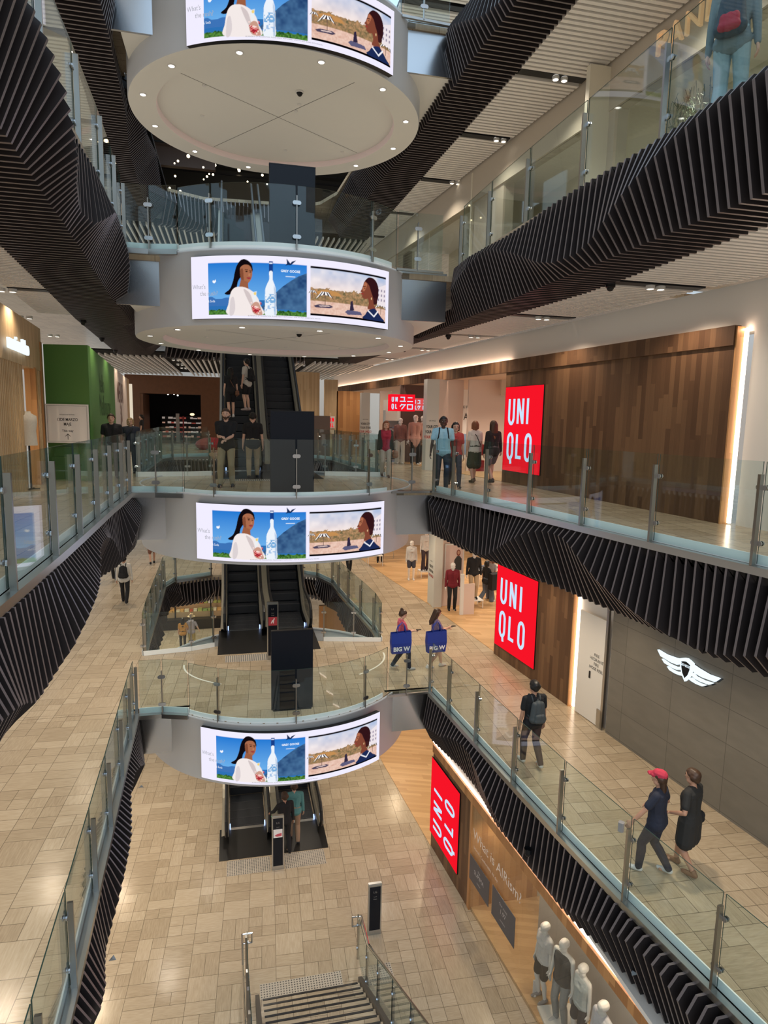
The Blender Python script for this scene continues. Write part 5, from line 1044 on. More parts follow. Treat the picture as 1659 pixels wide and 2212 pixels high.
# far ceilings with boards running away from the camera
for nm, z, y0, y1, x0, x1, lab in (('ceiling_10', 3.92, 28, 40, -6., 6., 'dark ceiling with pale battens at the far end of the eye-level hall'), ('ceiling_11', -1.2, 28, 40, -8, 9, 'ceiling at the far end one level down'), ('ceiling_12', 8.95, 28, 34, -8, 6, 'ceiling with pale battens at the far end behind the highest disc')):
    mb = MB(); mb.box(x0, x1, y0, y1, z+.2, z+.26, 1); x = x0
    while x < x1:
        if not (abs(x+.035+2.4) < .19 or abs(x+.035-3.2) < .19) or z > 5 or z < 0: mb.box(x, x+.055, y0, y1, z, z+.10, 0)
        x += .23
    struct(nm, mb, [M.whiteslat, M.void], lab, 'ceiling')
TRW, ATW, AFL, BFP = 'top right ceiling', 'ceiling above the timber wall', 'ceiling above the green hoarding', 'dark ceiling before the far portal'
for x, y, z, w in ((7.2, 10.2, 8.97, TRW), (6.91, 13.85, 8.97, TRW), (6.9, 17.05, 8.97, TRW), (6.8, 20.3, 8.97, TRW), (6.7, 23.7, 8.97, TRW), (7.0, 10.1, 4, ATW), (6.75, 13.75, 4, ATW), (6.5, 17.3, 4, ATW), (6.2, 21, 4, ATW), (5.9, 24.7, 4, ATW), (-4.15, 14.2, 4., AFL), (-4.9, 18.0, 4, AFL), (-5.2, 21.9, 4, AFL), (-2.4, 31, 4.13, BFP), (-2.4, 33.5, 4.13, BFP), (-2.4, 36, 4.13, BFP), (3.2, 31, 4.13, 'ceiling at the cream far wall')): pair(x, y, z-.02, w)
for x, y, z, q in ((6.15, 10.1, 3.9, 'first'), (5.75, 17.3, 3.9, 'second'), (5.5, 21, 3.9, 'third'), (-3.6, 18.1, 3.9, 'first'), (-3.85, 21.95, 3.9, 'second'), (-4.1, 25.9, 3.9, 'third')):
    c = thing('dome_camera', 'small black dome camera under the ceiling %s, %s from the near end' % ('above the timber wall' if x > 0 else 'above the green hoarding', q), 'camera', (x, y, z), 'black dome cameras under the side ceilings')
    mb = MB(); mb.lathe([(.08, .06), (.08, 0), (.06, -.01)], (x, y, z), 12); mb.build('base', [M.black], c); mb = MB(); mb.ball((x, y, z-.01), .06, 10); mb.build('dome', [M.black], c, smooth=True)
mb = MB(); mb.lathe([(.16, .04), (.17, 0), (.14, -.05), (.001, -.055)], (-5.25, 17.2, 3.9), 18); mb.build('ceiling_speaker', [M.ring], None, 'round white fitting on the left ceiling near the lit lettering', 'fitting')
# ------------------------------------------------------------------ escalators
STEP = MB(); STEP.box(-.49, .49, 0, .40, -.02, 0, 0); STEP.box(-.49, .49, -.012, 0, -.24, -.0, 0)
for i in range(24): STEP.box(-.48+i*.0408, -.48+i*.0408+.016, 0, .40, 0, .007, 0); STEP.box(-.48+i*.0408, -.48+i*.0408+.016, -.018, -.012, -.23, 0, 0)
STEP.box(-.49, .49, -.004, .018, .0, .009, 1)
SME = STEP.mesh('step', [M.tread, mat('step nosing', (.05, .05, .055), .4)])
def escalator(xc, y0, z0, z1, label, w=1.0, ylip=0, yl=None):
    """y0: comb at the foot; climbs away from the camera"""
    e_ = thing('escalator', label, 'escalator', (xc, y0, z0), 'escalators between the levels'); H = z1-z0; sl = math.tan(math.radians(34.5)); 
    flat = .8; ya = y0+flat; run = H/sl; yb = ya+run
    def zz(y):
        t = max(0, y-ya); 
        k = .8          # soft bend at the foot and the head
        if y < ya: return z0
        if t < k: return z0+sl*t*t/(2*k)
        v = z0+sl*(t-k/2)
        return min(v, z1)
    n = int((yb+.8-y0)/.4)
    for i in range(n):
        y = y0+i*.4; q = z0 if y < ya-.1 else z0+math.floor((zz(y)-z0)/(sl*.4)+.5)*sl*.4
        o = bpy.data.objects.new('step', SME); COL.objects.link(o); o.parent = e_; o.location = (0, y-y0, min(q, z1)-z0+.012)
    for s in (-1, 1):
        xs = xc+s*(w/2+.02); ys = [y0-.75+k*.3 for k in range(int((yb+1.6-y0)/.3)+1)]
        # handrail: black belt with a rounded turn at the foot
        pts = [(xs+s*.06, y0-.7+.0, z0+.25), (xs+s*.06, y0-.92, z0+.38), (xs+s*.06, y0-1.0, z0+.58), (xs+s*.06, y0-.93, z0+.80), (xs+s*.06, y0-.72, z0+.93)]+[(xs+s*.06, y, zz(y)+.97) for y in ys[1:]]
        mb = MB(); mb.tube(pts, .045, 8); mb.build('handrail', [M.rubber], e_)
        mb = MB()
        for a, b in zip(ys, ys[1:]):
            za, zb = zz(a), zz(b); mb.add([(xs+s*.055, a, za+.28), (xs+s*.055, b, zb+.28), (xs+s*.055, b, zb+.92), (xs+s*.055, a, za+.92), (xs+s*.067, a, za+.28), (xs+s*.067, b, zb+.28), (xs+s*.067, b, zb+.92), (xs+s*.067, a, za+.92)], [(0, 1, 2, 3), (7, 6, 5, 4), (3, 2, 6, 7)], 0)
        mb.build('side_panel', [M.clear], e_)
        mb = MB()
        for a, b in zip(ys, ys[1:]):
            za, zb = zz(a), zz(b)
            mb.add([(xs, a, za-.25), (xs, b, zb-.25), (xs, b, zb+.22), (xs, a, za+.22)], [(0, 1, 2, 3)], 0)
            mb.add([(xs, a, za+.22), (xs, b, zb+.22), (xs+s*.05, b, zb+.30), (xs+s*.05, a, za+.30)], [(0, 1, 2, 3)], 1)
            mb.add([(xs+s*.05, a, za+.30), (xs+s*.05, b, zb+.30), (xs+s*.19, b, zb+.27), (xs+s*.19, a, za+.27)], [(0, 1, 2, 3)], 1)
        mb.build('skirt', [M.black, M.bronze], e_)
    mb = MB()      # truss with its cladding
    ys = [y0-.2+k*.5 for k in range(int((yb+1.2-y0)/.5)+1)]
    for a, b in zip(ys, ys[1:]):
        za, zb = zz(a), zz(b); 
        for s in (-1, 1):
            x = xc+s*(w/2+.21); mb.add([(x, a, za-.9), (x, b, zb-.9), (x, b, zb+.27), (x, a, za+.27)], [(0, 1, 2, 3)], 0)
        mb.add([(xc-w/2-.21, a, za-.9), (xc+w/2+.21, a, za-.9), (xc+w/2+.21, b, zb-.9), (xc-w/2-.21, b, zb-.9)], [(3, 2, 1, 0)], 0)
    mb.build('truss', [M.bluesteel], e_)
    mb = MB(); mb.box(xc-w/2, xc+w/2, y0-.12, y0+.05, z0, z0+.012); mb.build('comb_plate', [M.steel], e_)
    for s in (-1, 1):
        mb = MB(); mb.box(xc+s*(w/2)-.03*(s > 0), xc+s*(w/2)+.03*(s < 0), y0-.10, y0+.02, z0+.03, z0+.12); mb.build('step_light', [emit('cold step light', (.45, .6, 1), 1.6)], e_)
    return e_
XA, XB = .30, 1.72
for xc, nm in ((XA, 'left'), (XB, 'right')):
    escalator(xc, 20.25, 0, Z[1], '%s escalator climbing from the eye-level hall%s' % (nm, ', with a couple standing on it' if nm == 'left' else ', beside the black notice panel'))
    escalator(xc, 20.3, -5, 0, '%s escalator one level down, rising behind the %s' % (nm, 'floor plate and studs' if nm == 'left' else 'slim sign post with red poster'))
    escalator(xc, 17.65, -10, -5, '%s escalator of the lowest level%s' % (nm, '' if nm == 'left' else ', with two riders'))
    escalator(xc, 20.25, Z[1], Z[2], '%s escalator of the upper level, dim behind the bridge glass' % nm)
for z, y0, y1, lab in ((0, 17.75, 20.2, 'dark steel landing plate of the eye-level escalators'), (-5, 18.12, 20.25, 'dark steel landing plate of the escalators one level down'), (-10, 16.25, 17.6, 'dark steel landing plate of the lowest escalators'), (Z[1], 17.75, 20.2, 'landing plate of the upper escalators')):
    mb = MB(); mb.box(-.47, 2.44, y0, y1, z, z+.008)
    mb.build('landing_plate', [M.landing], None, lab, 'floor plate')
def studs(x0, x1, y0, y1, z, label, n):
    m = n[0]*n[1]; mb = MB(); mb.box(x0, x1, y0, y1, z, z+.003, 1)
    for i in range(n[0]):
        for j in range(n[1]):
            x, y = x0+(i+.5)*(x1-x0)/n[0], y0+(j+.5)*(y1-y0)/n[1]; mb.lathe([(.016, .003), (.012, .010), (.001, .010)], (x, y, z), 6, 0)
    mb.build('tactile_strip', [M.tactile, mat('strip tile', (.46, .40, .32), .4)], None, label, 'tactile strip')
studs(-.27, .85, 15.62, 16.2, -10, 'field of steel studs left of the slim sign post at the lowest escalator', (20, 10)); studs(1.22, 2.3, 15.62, 16.22, -10, 'field of steel studs right of the slim sign post at the lowest escalator', (20, 10))
studs(.42, 2.12, 11.68, 12.2, -10, 'field of steel studs at the head of the stairs', (30, 9)); studs(2.55, 3.2, 11.7, 12.2, -10, 'field of steel studs under the stair glass beside the black post', (12, 9))
studs(-.26, .9, 17.5, 18.0, -5, 'field of steel studs before the escalators one level down', (20, 9)); studs(-.1, 1.0, 17.2, 17.65, 0, 'field of steel studs before the eye-level escalators', (20, 8))
# black notice panels standing on the bridges
for z, h, lab in ((0, 1.78, 'tall black notice panel on the bridge beside the man in black shirt'), (-5, 1.88, 'tall black notice panel on the bridge one level down'), (Z[1]-.14, 1.78, 'tall dark blue notice panel on the upper bridge under the highest disc')):
    p = thing('notice_totem', lab, 'panel', (1.27, 14.32, z), 'black notice panels on the bridges'); mb = MB(); mb.bevbox(.80, 1.75, 14.28, 14.36, z+.02, z+h, .012); mb.build('board', [M.panelblack], p)
    mb = MB(); mb.box(.84, 1.71, 14.24, 14.42, z, z+.02); mb.build('foot', [M.black], p)
    mb = MB(); mb.box(.80, 1.75, 14.275, 14.365, z+h-.004, z+h+.012); mb.build('top_strip', [M.black], p)
def pylon(x, y, z, h, label, poster=None, txt='L0'):
    p = thing('sign_post', label, 'sign post', (x, y, z), 'slim black sign posts'); mb = MB(); mb.box(x-.155, x+.155, y-.04, y+.04, z, z+h); mb.build('casing', [M.steel], p)
    mb = MB(); mb.box(x-.125, x+.125, y-.046, y-.04, z+.12, z+h-.05); mb.build('face', [M.panelblack], p)
    fa = Frame((x-.125, y-.047, z), (1, 0, 0), (0, 0, 1)); mb = MB(); text(mb, fa, txt, .125, h-.2, .07, .001); text(mb, fa, 'Level', .125, h-.3, .035, .001); text(mb, fa, 'Shops', .125, h-.36, .035, .001); mb.build('lettering', [mat('grey print', (.30, .28, .26), .5)], p)
    if poster:
        mb = MB(); slab(mb, fa, .01, .24, poster[0], poster[1], .0, .004); mb.build('poster', [poster[2]], p); mb = MB()
        if poster[3] == 'dog': poly(mb, fa, [(.07, poster[0]+.06), (.10, poster[0]+.14), (.14, poster[0]+.17), (.16, poster[0]+.22), (.18, poster[0]+.19), (.16, poster[0]+.15), (.15, poster[0]+.06), (.13, poster[0]+.06), (.12, poster[0]+.11), (.09, poster[0]+.06)], .004, .006)
        else: poly(mb, fa, [(.04, poster[0]+.06), (.10, poster[0]+.10), (.22, poster[0]+.12), (.22, poster[0]+.04), (.10, poster[0]+.03)], .004, .006)
        mb.build('poster_motif', [mat('poster motif', (.85, .8, .8) if poster[3] == 'dog' else (.55, .08, .12), .5)], p)
    mb = MB(); mb.box(x-.15, x+.15, y-.035, y+.035, z+h, z+h+.02); mb.build('cap', [M.steel], p); return p
pylon(1.03, 17.55, -5, 1.62, 'slim black sign post with a red dog poster at the escalators one level down', (.98, 1.22, mat('red poster', (.50, .05, .07), .5), 'dog'), 'L1')
pylon(1.03, 15.66, -10, 1.50, 'slim sign post with a white and red poster beside the lowest escalators', (.92, 1.15, mat('white poster', (.78, .76, .78), .4), 'car'), 'LG')
pylon(3.03, 13.05, -10, 1.25, 'slim black post standing by the stair glass at the bottom of the picture', None, 'LG')
mb = MB(); mb.ball((.93, 17.35, -9.6), .035, 8); mb.build('green_light', [emit('green light', (.05, 1, .3), 2.)], None, 'tiny green light on the lowest escalator', 'lamp')
# white arcs let into the bridge floor
for s, a0, a1 in ((-1, 150, 235), (1, -55, 30)):
    mb = MB(); P = [(1.42+2.75*math.cos(math.radians(a)), 17.5+1.9*math.sin(math.radians(a))) for a in ([180+k*3.6 for k in range(15)] if s < 0 else [310+k*3.6 for k in range(15)])]
    fa = Frame((0, 0, -5), (1, 0, 0), (0, 1, 0)); stroke(mb, fa, P, .045, .001, .004); mb.build('floor_inlay', [mat('white inlay', (.80, .76, .68), .4)], None, 'curved white line let into the bridge floor one level down, %s side' % ('left' if s < 0 else 'right'), 'floor inlay')
# ------------------------------------------------------------------ stairs at the bottom of the picture
st = thing('staircase', 'stone stairs with black nosings at the bottom of the picture', 'stairs', (1.4, 11.62, -10)); nS = 22; TRD, RIS = .29, .165
for i in range(nS):
    y = 11.66-TRD*i; z = -10+RIS*(i+1); x0, x1 = .40, 2.42
    mb = MB(); mb.box(x0, x1, y-TRD-.02, y, z-RIS-.02, z); mb.build('step', [M.tile], st)
    mb = MB(); mb.box(x0+.06, x1-.04, y-.03, y+.012, z-.02, z+.008); mb.build('nosing', [M.rubber], st)
for x in (.36, 2.47):
    mb = MB(); mb.add([(x+t, y, z) for t in (-.04, .04) for y, z in ((11.85, -10), (11.85, -9.88), (5.2, -6.1), (5.2, -6.5), (11.0, -10))], [(0, 1, 2, 3, 4), (9, 8, 7, 6, 5), (0, 5, 6, 1), (1, 6, 7, 2), (2, 7, 8, 3), (3, 8, 9, 4)]); mb.build('stringer', [mat('dark stringer', (.09, .08, .07), .4)], st)
def stair_rail(x, s, label):
    b = thing('stair_balustrade', label, 'balustrade', (x, 11.9, -10), 'stair balustrades'); sl = .165/.29
    zt = lambda y: -10+max(0, (11.62-y))*sl; ys = [12.45, 11.5, 10.5, 9.4, 8.3, 7.2]
    for a, c in zip(ys, ys[1:]):
        a2, c2 = a-.02, c+.02; mb = MB(); vs = [(x+t, y, zt(y)+h) for t in (-.006, .006) for y, h in ((a2, .08), (c2, .08), (c2, 1.08), (a2, 1.08))]
        mb.add(vs, [(0, 1, 2, 3), (7, 6, 5, 4)], 0); mb.add(vs, [(3, 2, 6, 7), (0, 3, 7, 4), (1, 5, 6, 2)], 1); mb.build('glass_panel', [M.glass, M.edge], b)
    for y in ys[:-1]:
        mb = MB(); mb.box(x-s*.02-.02, x-s*.02+.02, y-.04, y+.04, zt(y)-.05, zt(y)+.95); po = mb.build('post', [M.post], b); ORG[po.name] = ORG[b.name]
        mb = MB()
        for q in (.25, .8): mb.tube([(x-.02, y, zt(y)+q), (x+.02, y, zt(y)+q)], .04, 10)
        mb.build('clamp', [M.clamp], po)
    xr_ = x-s*.10 if s > 0 else x+.10; xr_ = x+.10*(1 if s < 0 else -1)
    loop = [(xr_, 12.0, zt(12)+.90), (xr_, 12.50, zt(12.5)+.90), (xr_-.0, 12.60, zt(12.5)+.86), (x, 12.62, zt(12.5)+.86), (2*x-xr_, 12.6, zt(12.5)+.86), (2*x-xr_, 12.5, zt(12.5)+.62), (xr_, 12.5, zt(12.5)+.62), (xr_, 12.6, zt(12.5)+.86)]
    mb = MB(); mb.tube([(2*x-xr_, 12.55, -9.3), (2*x-xr_, 12.55, -9.08), (xr_, 12.55, -9.08), (xr_, 12.55, -9.3), (2*x-xr_, 12.55, -9.3)], .02, 8); mb.tube([(xr_, 12.55, -9.08), (xr_, 11.75, -9.08), (xr_, 7.2, zt(7.2)+.92)], .022, 8); mb.build('handrail', [M.clamp], b)
    return b
stair_rail(.18, 1, 'glass and steel balustrade on the left of the stairs'); stair_rail(2.52, -1, 'glass and steel balustrade on the right of the stairs')
# ------------------------------------------------------------------ lowest level, far: produce shop seen through the opening
sh_ = thing('shop_counter', 'dark shop counter with tiered produce seen through the floor opening', 'counter', (-2.2, 36, -10)); mb = MB(); mb.box(-6, 1.2, 36, 36.5, -10, -9.45); mb.build('counter', [M.black], sh_)
for i in range(4): mb = MB(); mb.box(-6, 1.2, 36.5+.45*i, 36.95+.45*i, -10, -9.15+.32*i); mb.build('tier', [mat('tan tier', (.36, .24, .13), .6)], sh_)
pc = [mat('produce %d' % i, c, .6) for i, c in enumerate(((.40, .42, .12), (.62, .36, .12), (.55, .12, .07), (.68, .62, .42), (.24, .34, .10), (.7, .66, .6)))]
r_ = random.Random(8)
for i in range(4):
    x = -3.7
    while x < -.9:
        w_ = r_.uniform(.16, .30); mb = MB()
        mb.bevbox(x, x+w_*.85, 36.55+.45*i, 36.85+.45*i, -9.15+.32*i, -9.15+.32*i+r_.uniform(.07, .15), .03); mb.build('produce_tray', [pc[r_.randrange(6)]], None, 'small tray of goods on the tiered shop counter of the lowest level', 'tray', 'trays on the tiered counter'); x += w_
for x in (-3.2, -1.3): mb = MB(); mb.box(x, x+.07, 36.4, 36.47, -10, -7.0); mb.build('shop_mullion', [M.black], None, 'thin black upright before the produce shop on the lowest level', 'mullion', 'uprights of the produce shop')
mb = MB(); mb.box(-9, 2.0, 39, 39.2, -10, -6.3); struct('wall_back_4', mb, [mat('dim shop wall', (.30, .24, .16), .7)], 'dim back wall of the produce shop', 'wall')
mb = MB(); mb.box(3.6, 6, 27.2, 27.4, -10, -6.4); struct('wall_back_5', mb, [M.orangewood], 'orange timber wall seen through the right of the opening', 'wall')
mb = MB(); mb.box(3.0, 3.9, 26.4, 26.6, -10, -8.9); mb.build('shop_desk', [M.orangewood], None, 'orange timber desk on the lowest level, right part of the opening', 'desk')
# far upper levels: dark shop with warm lamps behind the highest disc
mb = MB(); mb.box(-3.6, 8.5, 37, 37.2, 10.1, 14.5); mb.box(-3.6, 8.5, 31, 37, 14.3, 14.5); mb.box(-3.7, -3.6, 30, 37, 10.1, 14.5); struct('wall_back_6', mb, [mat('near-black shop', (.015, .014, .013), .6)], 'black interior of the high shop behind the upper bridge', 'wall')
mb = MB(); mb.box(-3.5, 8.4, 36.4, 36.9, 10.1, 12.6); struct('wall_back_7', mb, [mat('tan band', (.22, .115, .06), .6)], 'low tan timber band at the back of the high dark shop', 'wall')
mb = MB(); mb.box(-3.5, -.6, 33, 33.3, 12.9, 14.1); mb.build('shop_bulkhead', [mat('brown bulkhead', (.055, .035, .028), .5)], None, 'brown bulkhead panel at the left of the high dark shop', 'panel')
for i in range(5): mb = MB(); mb.box(-3.4, 8.2, 31.6+i*1.1, 31.68+i*1.1, 13.75, 13.82); mb.build('ceiling_rail', [M.black], None, 'thin black rail under the ceiling of the high dark shop', 'rail', 'rails of the high dark shop')
for i in range(46):
    x, y, z = r_.uniform(-3.2, 3.4), r_.uniform(30, 36), r_.uniform(11.8, 13.9); mb = MB(); mb.ball((x, y, z), r_.uniform(.03, .075), 8); mb.build('spotlight', [M.bulb], None, 'small warm lamp in the high dark shop', 'lamp', 'warm lamps of the high dark shop')
# high side walls behind the glass, cream with arched niche
mb = MB(); mb.box(7.3, 7.4, 27, 33, Z[1], 8.9); mb.box(3.4, 7.4, 33, 33.2, Z[1], 8.9); struct('wall_back_8', mb, [mat('cream niche wall', (.62, .56, .40), .6)], 'cream wall at the far end of the upper right walkway', 'wall')
# plain enclosing walls outside the view, and the hall behind the camera left open
mb = MB(); mb.box(-9, 14, 46, 46.2, -10, 14.6); struct('wall_back_9', mb, [M.white], 'plain far end wall of the hall', 'wall')
# small pointed fittings between the slats
for x, y, z, lab in ((4.75, 14.35, -5.9, 'small grey pointed sensor at the far end of the lower right slats'), (5.05, 11.0, -6.0, 'small grey sensor under the lower right slats by the red sign'), (5.35, 7.0, -5.9, 'small blue-grey sensor low on the lower right slats'), (-1.68, 8.55, -5.75, 'small grey pointed sensor on the lower left slats'), (-1.95, 13.5, -6.1, 'small blue-grey sensor at the far end of the lower left slats')):
    mb = MB(); mb.add([(x-.05, y, z), (x+.05, y, z), (x, y-.03, z+.06), (x, y+.1, z)], [(0, 1, 2), (0, 2, 3), (1, 3, 2), (0, 3, 1)]); mb.build('slat_sensor', [mat('grey sensor', (.25, .30, .34), .4)], None, lab, 'sensor')
c = thing('dome_camera', 'black dome camera hanging in the lower right slats', 'camera', (4.95, 9.5, -5.75)); mb = MB(); mb.lathe([(.07, .08), (.075, 0), (.06, -.01)], (4.92, 9.5, -5.75), 12); mb.build('base', [M.black], c); mb = MB(); mb.ball((4.92, 9.5, -5.76), .058, 12); mb.build('dome', [M.black], c, smooth=True)
# ------------------------------------------------------------------ beams of the downlights
def gallery(xf, ys, z, power, col=WARM, angle=130):
    for y in ys:
        for x in xf(y): spot((x, y, z), power, col, angle)
P1_ = 62
gallery(lambda y: [RW(y)-.7], [6.4, 10.1, 13.75, 17.3, 21, 24.7, 28.5], 3.88, 52, (1, .80, .62))            # eye level, right
gallery(lambda y: [-3.9 if y < 15 else LW(y)+.5], [7, 10.6, 14.2, 18.08, 21.9, 25.9, 30.4], 3.88, 42, (1, .82, .60))
gallery(lambda y: [-2.4, 3.4], [31, 35.5], 3.88, 30, (1, .80, .58))
gallery(lambda y: [6.3], [5, 8, 11, 14], -1.35, 72, (1, .82, .60)); gallery(lambda y: [5.6], [17.3, 21, 25, 29], -1.35, 85, (1, .80, .56))   # one level down
gallery(lambda y: [-3.9], [5, 8, 11, 14, 17.5, 21, 25, 29], -1.35, 60, (1, .82, .60))
gallery(lambda y: [9.5, 11.8], [19, 23, 27], -1.4, 95, (1, .84, .68))
gallery(lambda y: [-.2, 2.8], [30.5], -1.35, 60)
gallery(lambda y: [-3.6], [8, 12, 16, 20], -6.45, 70, (1, .80, .56)); gallery(lambda y: [6.1], [18, 23], -6.45, 90, (1, .78, .52))
gallery(lambda y: [-2.8, 2.8], [30, 34], -6.45, 120, (1, .85, .62))
gallery(lambda y: [RW2(y)+.55], [6.5, 8.6, 10.7, 12.6], -7.25, 26, (1, .80, .58))
gallery(lambda y: [RW(y)-.9], [6.6, 10.2, 13.87, 17.1, 20.42, 23.8], 8.86, 60, (1, .90, .76)); gallery(lambda y: [RW(y)+1.1], [8.5, 11.5, 15.5, 21], 8.15, 40, (1, .92, .70))
gallery(lambda y: [-4.4], [9, 13, 17, 22], 8.86, 55, (1, .88, .72))
gallery(lambda y: [8.4, 11], [18.5, 22.5, 25.5], 2.9, 60, (1, .82, .66))
gallery(lambda y: [-5.6], [11, 13.5, 16], 3.0, 45, (1, .80, .52))
gallery(lambda y: [-3.2], [42.5], 2.7, 14, (1, .66, .42))
for z in (Z[2], Z[1]-.08, 0, -5):          # the ring of lamps under each round soffit
    for a in range(0, 12, 2):
        t = math.radians(12+30*a); spot((CX+3.07*math.cos(t), CYD+3.07*math.sin(t), z-1.52), 42 if z < 0 or z == 0 else 30, NEUT, 110)
# ------------------------------------------------------------------ people: capsule flesh merged into one skin
def capsule(vs, fs, a, b, ra, rb, n=10):
    a, b = Vector(a), Vector(b); d = b-a; L = d.length; d = d/L if L > 1e-6 else Vector((0, 0, 1)); e1 = d.orthogonal().normalized(); e2 = d.cross(e1); base = len(vs); rings = []
    for t in (-90, -60, -30, 0): r = ra*math.cos(math.radians(t)); rings.append((a+d*ra*math.sin(math.radians(t)), max(r, 1e-4)))
    for t in (0, 30, 60, 90): r = rb*math.cos(math.radians(t)); rings.append((b+d*rb*math.sin(math.radians(t)), max(r, 1e-4)))
    for c, r in rings:
        for k in range(n): q = 2*PI*k/n; vs.append(c+(e1*math.cos(q)+e2*math.sin(q))*r)
    for i in range(len(rings)-1):
        for k in range(n): fs.append((base+i*n+k, base+i*n+(k+1) % n, base+(i+1)*n+(k+1) % n, base+(i+1)*n+k))
    fs.append(tuple(base+k for k in range(n))[::-1]); fs.append(tuple(base+(len(rings)-1)*n+k for k in range(n)))
def blob(name, caps, m, parent, voxel=.011, smooth=4, label=None):
    vs, fs = [], []
    for c in caps: capsule(vs, fs, *c)
    me = bpy.data.meshes.new(name); me.from_pydata([tuple(v) for v in vs], [], fs); o = bpy.data.objects.new(name, me); COL.objects.link(o)
    r = o.modifiers.new('r', 'REMESH'); r.mode = 'VOXEL'; r.voxel_size = voxel; r.use_smooth_shade = True
    s = o.modifiers.new('s', 'SMOOTH'); s.iterations = smooth; s.factor = .5
    dg = bpy.context.evaluated_depsgraph_get(); m2 = bpy.data.meshes.new_from_object(o.evaluated_get(dg)); m2.name = name
    bpy.data.objects.remove(o); bpy.data.meshes.remove(me)
    m2.materials.clear(); m2.materials.append(m); m2.polygons.foreach_set('use_smooth', [True]*len(m2.polygons))
    ob = bpy.data.objects.new(name, m2); COL.objects.link(ob); ob.parent = parent
    return tag(ob, label)
def ik(S, T, l1, l2, hint):
    S, T, hint = Vector(S), Vector(T), Vector(hint); d = T-S; L = min(d.length, (l1+l2)*.999); u = d.normalized(); T = S+u*L
    a = (l1*l1-l2*l2+L*L)/(2*L); h = math.sqrt(max(0, l1*l1-a*a)); p = hint-u*hint.dot(u); p = p.normalized() if p.length > 1e-5 else u.orthogonal().normalized()
    return S+u*a+p*h, T
SKIN = {'light': mat('light skin', (.60, .36, .26), .5), 'tan': mat('tan skin', (.46, .25, .165), .5), 'dark': mat('dark skin', (.070, .036, .024), .45), 'white': mat('mannequin shell', (.74, .70, .66), .35)}
HAIR = {'black': mat('black hair', (.012, .010, .010), .45), 'brown': mat('brown hair', (.055, .028, .016), .45), 'red': mat('auburn hair', (.20, .075, .035), .5), 'blond': mat('blond hair', (.34, .22, .11), .5)}
CL = {}
def cloth(c, r=.85):
    k = tuple(round(q, 3) for q in c)
    if k not in CL: CL[k] = mat('fabric %d' % len(CL), c, r, noise=.12, nscale=30)
    return CL[k]
FEAT = [mat('eye white', (.65, .6, .56), .3), mat('eye dark', (.02, .014, .012), .2), mat('lips', (.38, .12, .10), .45)]
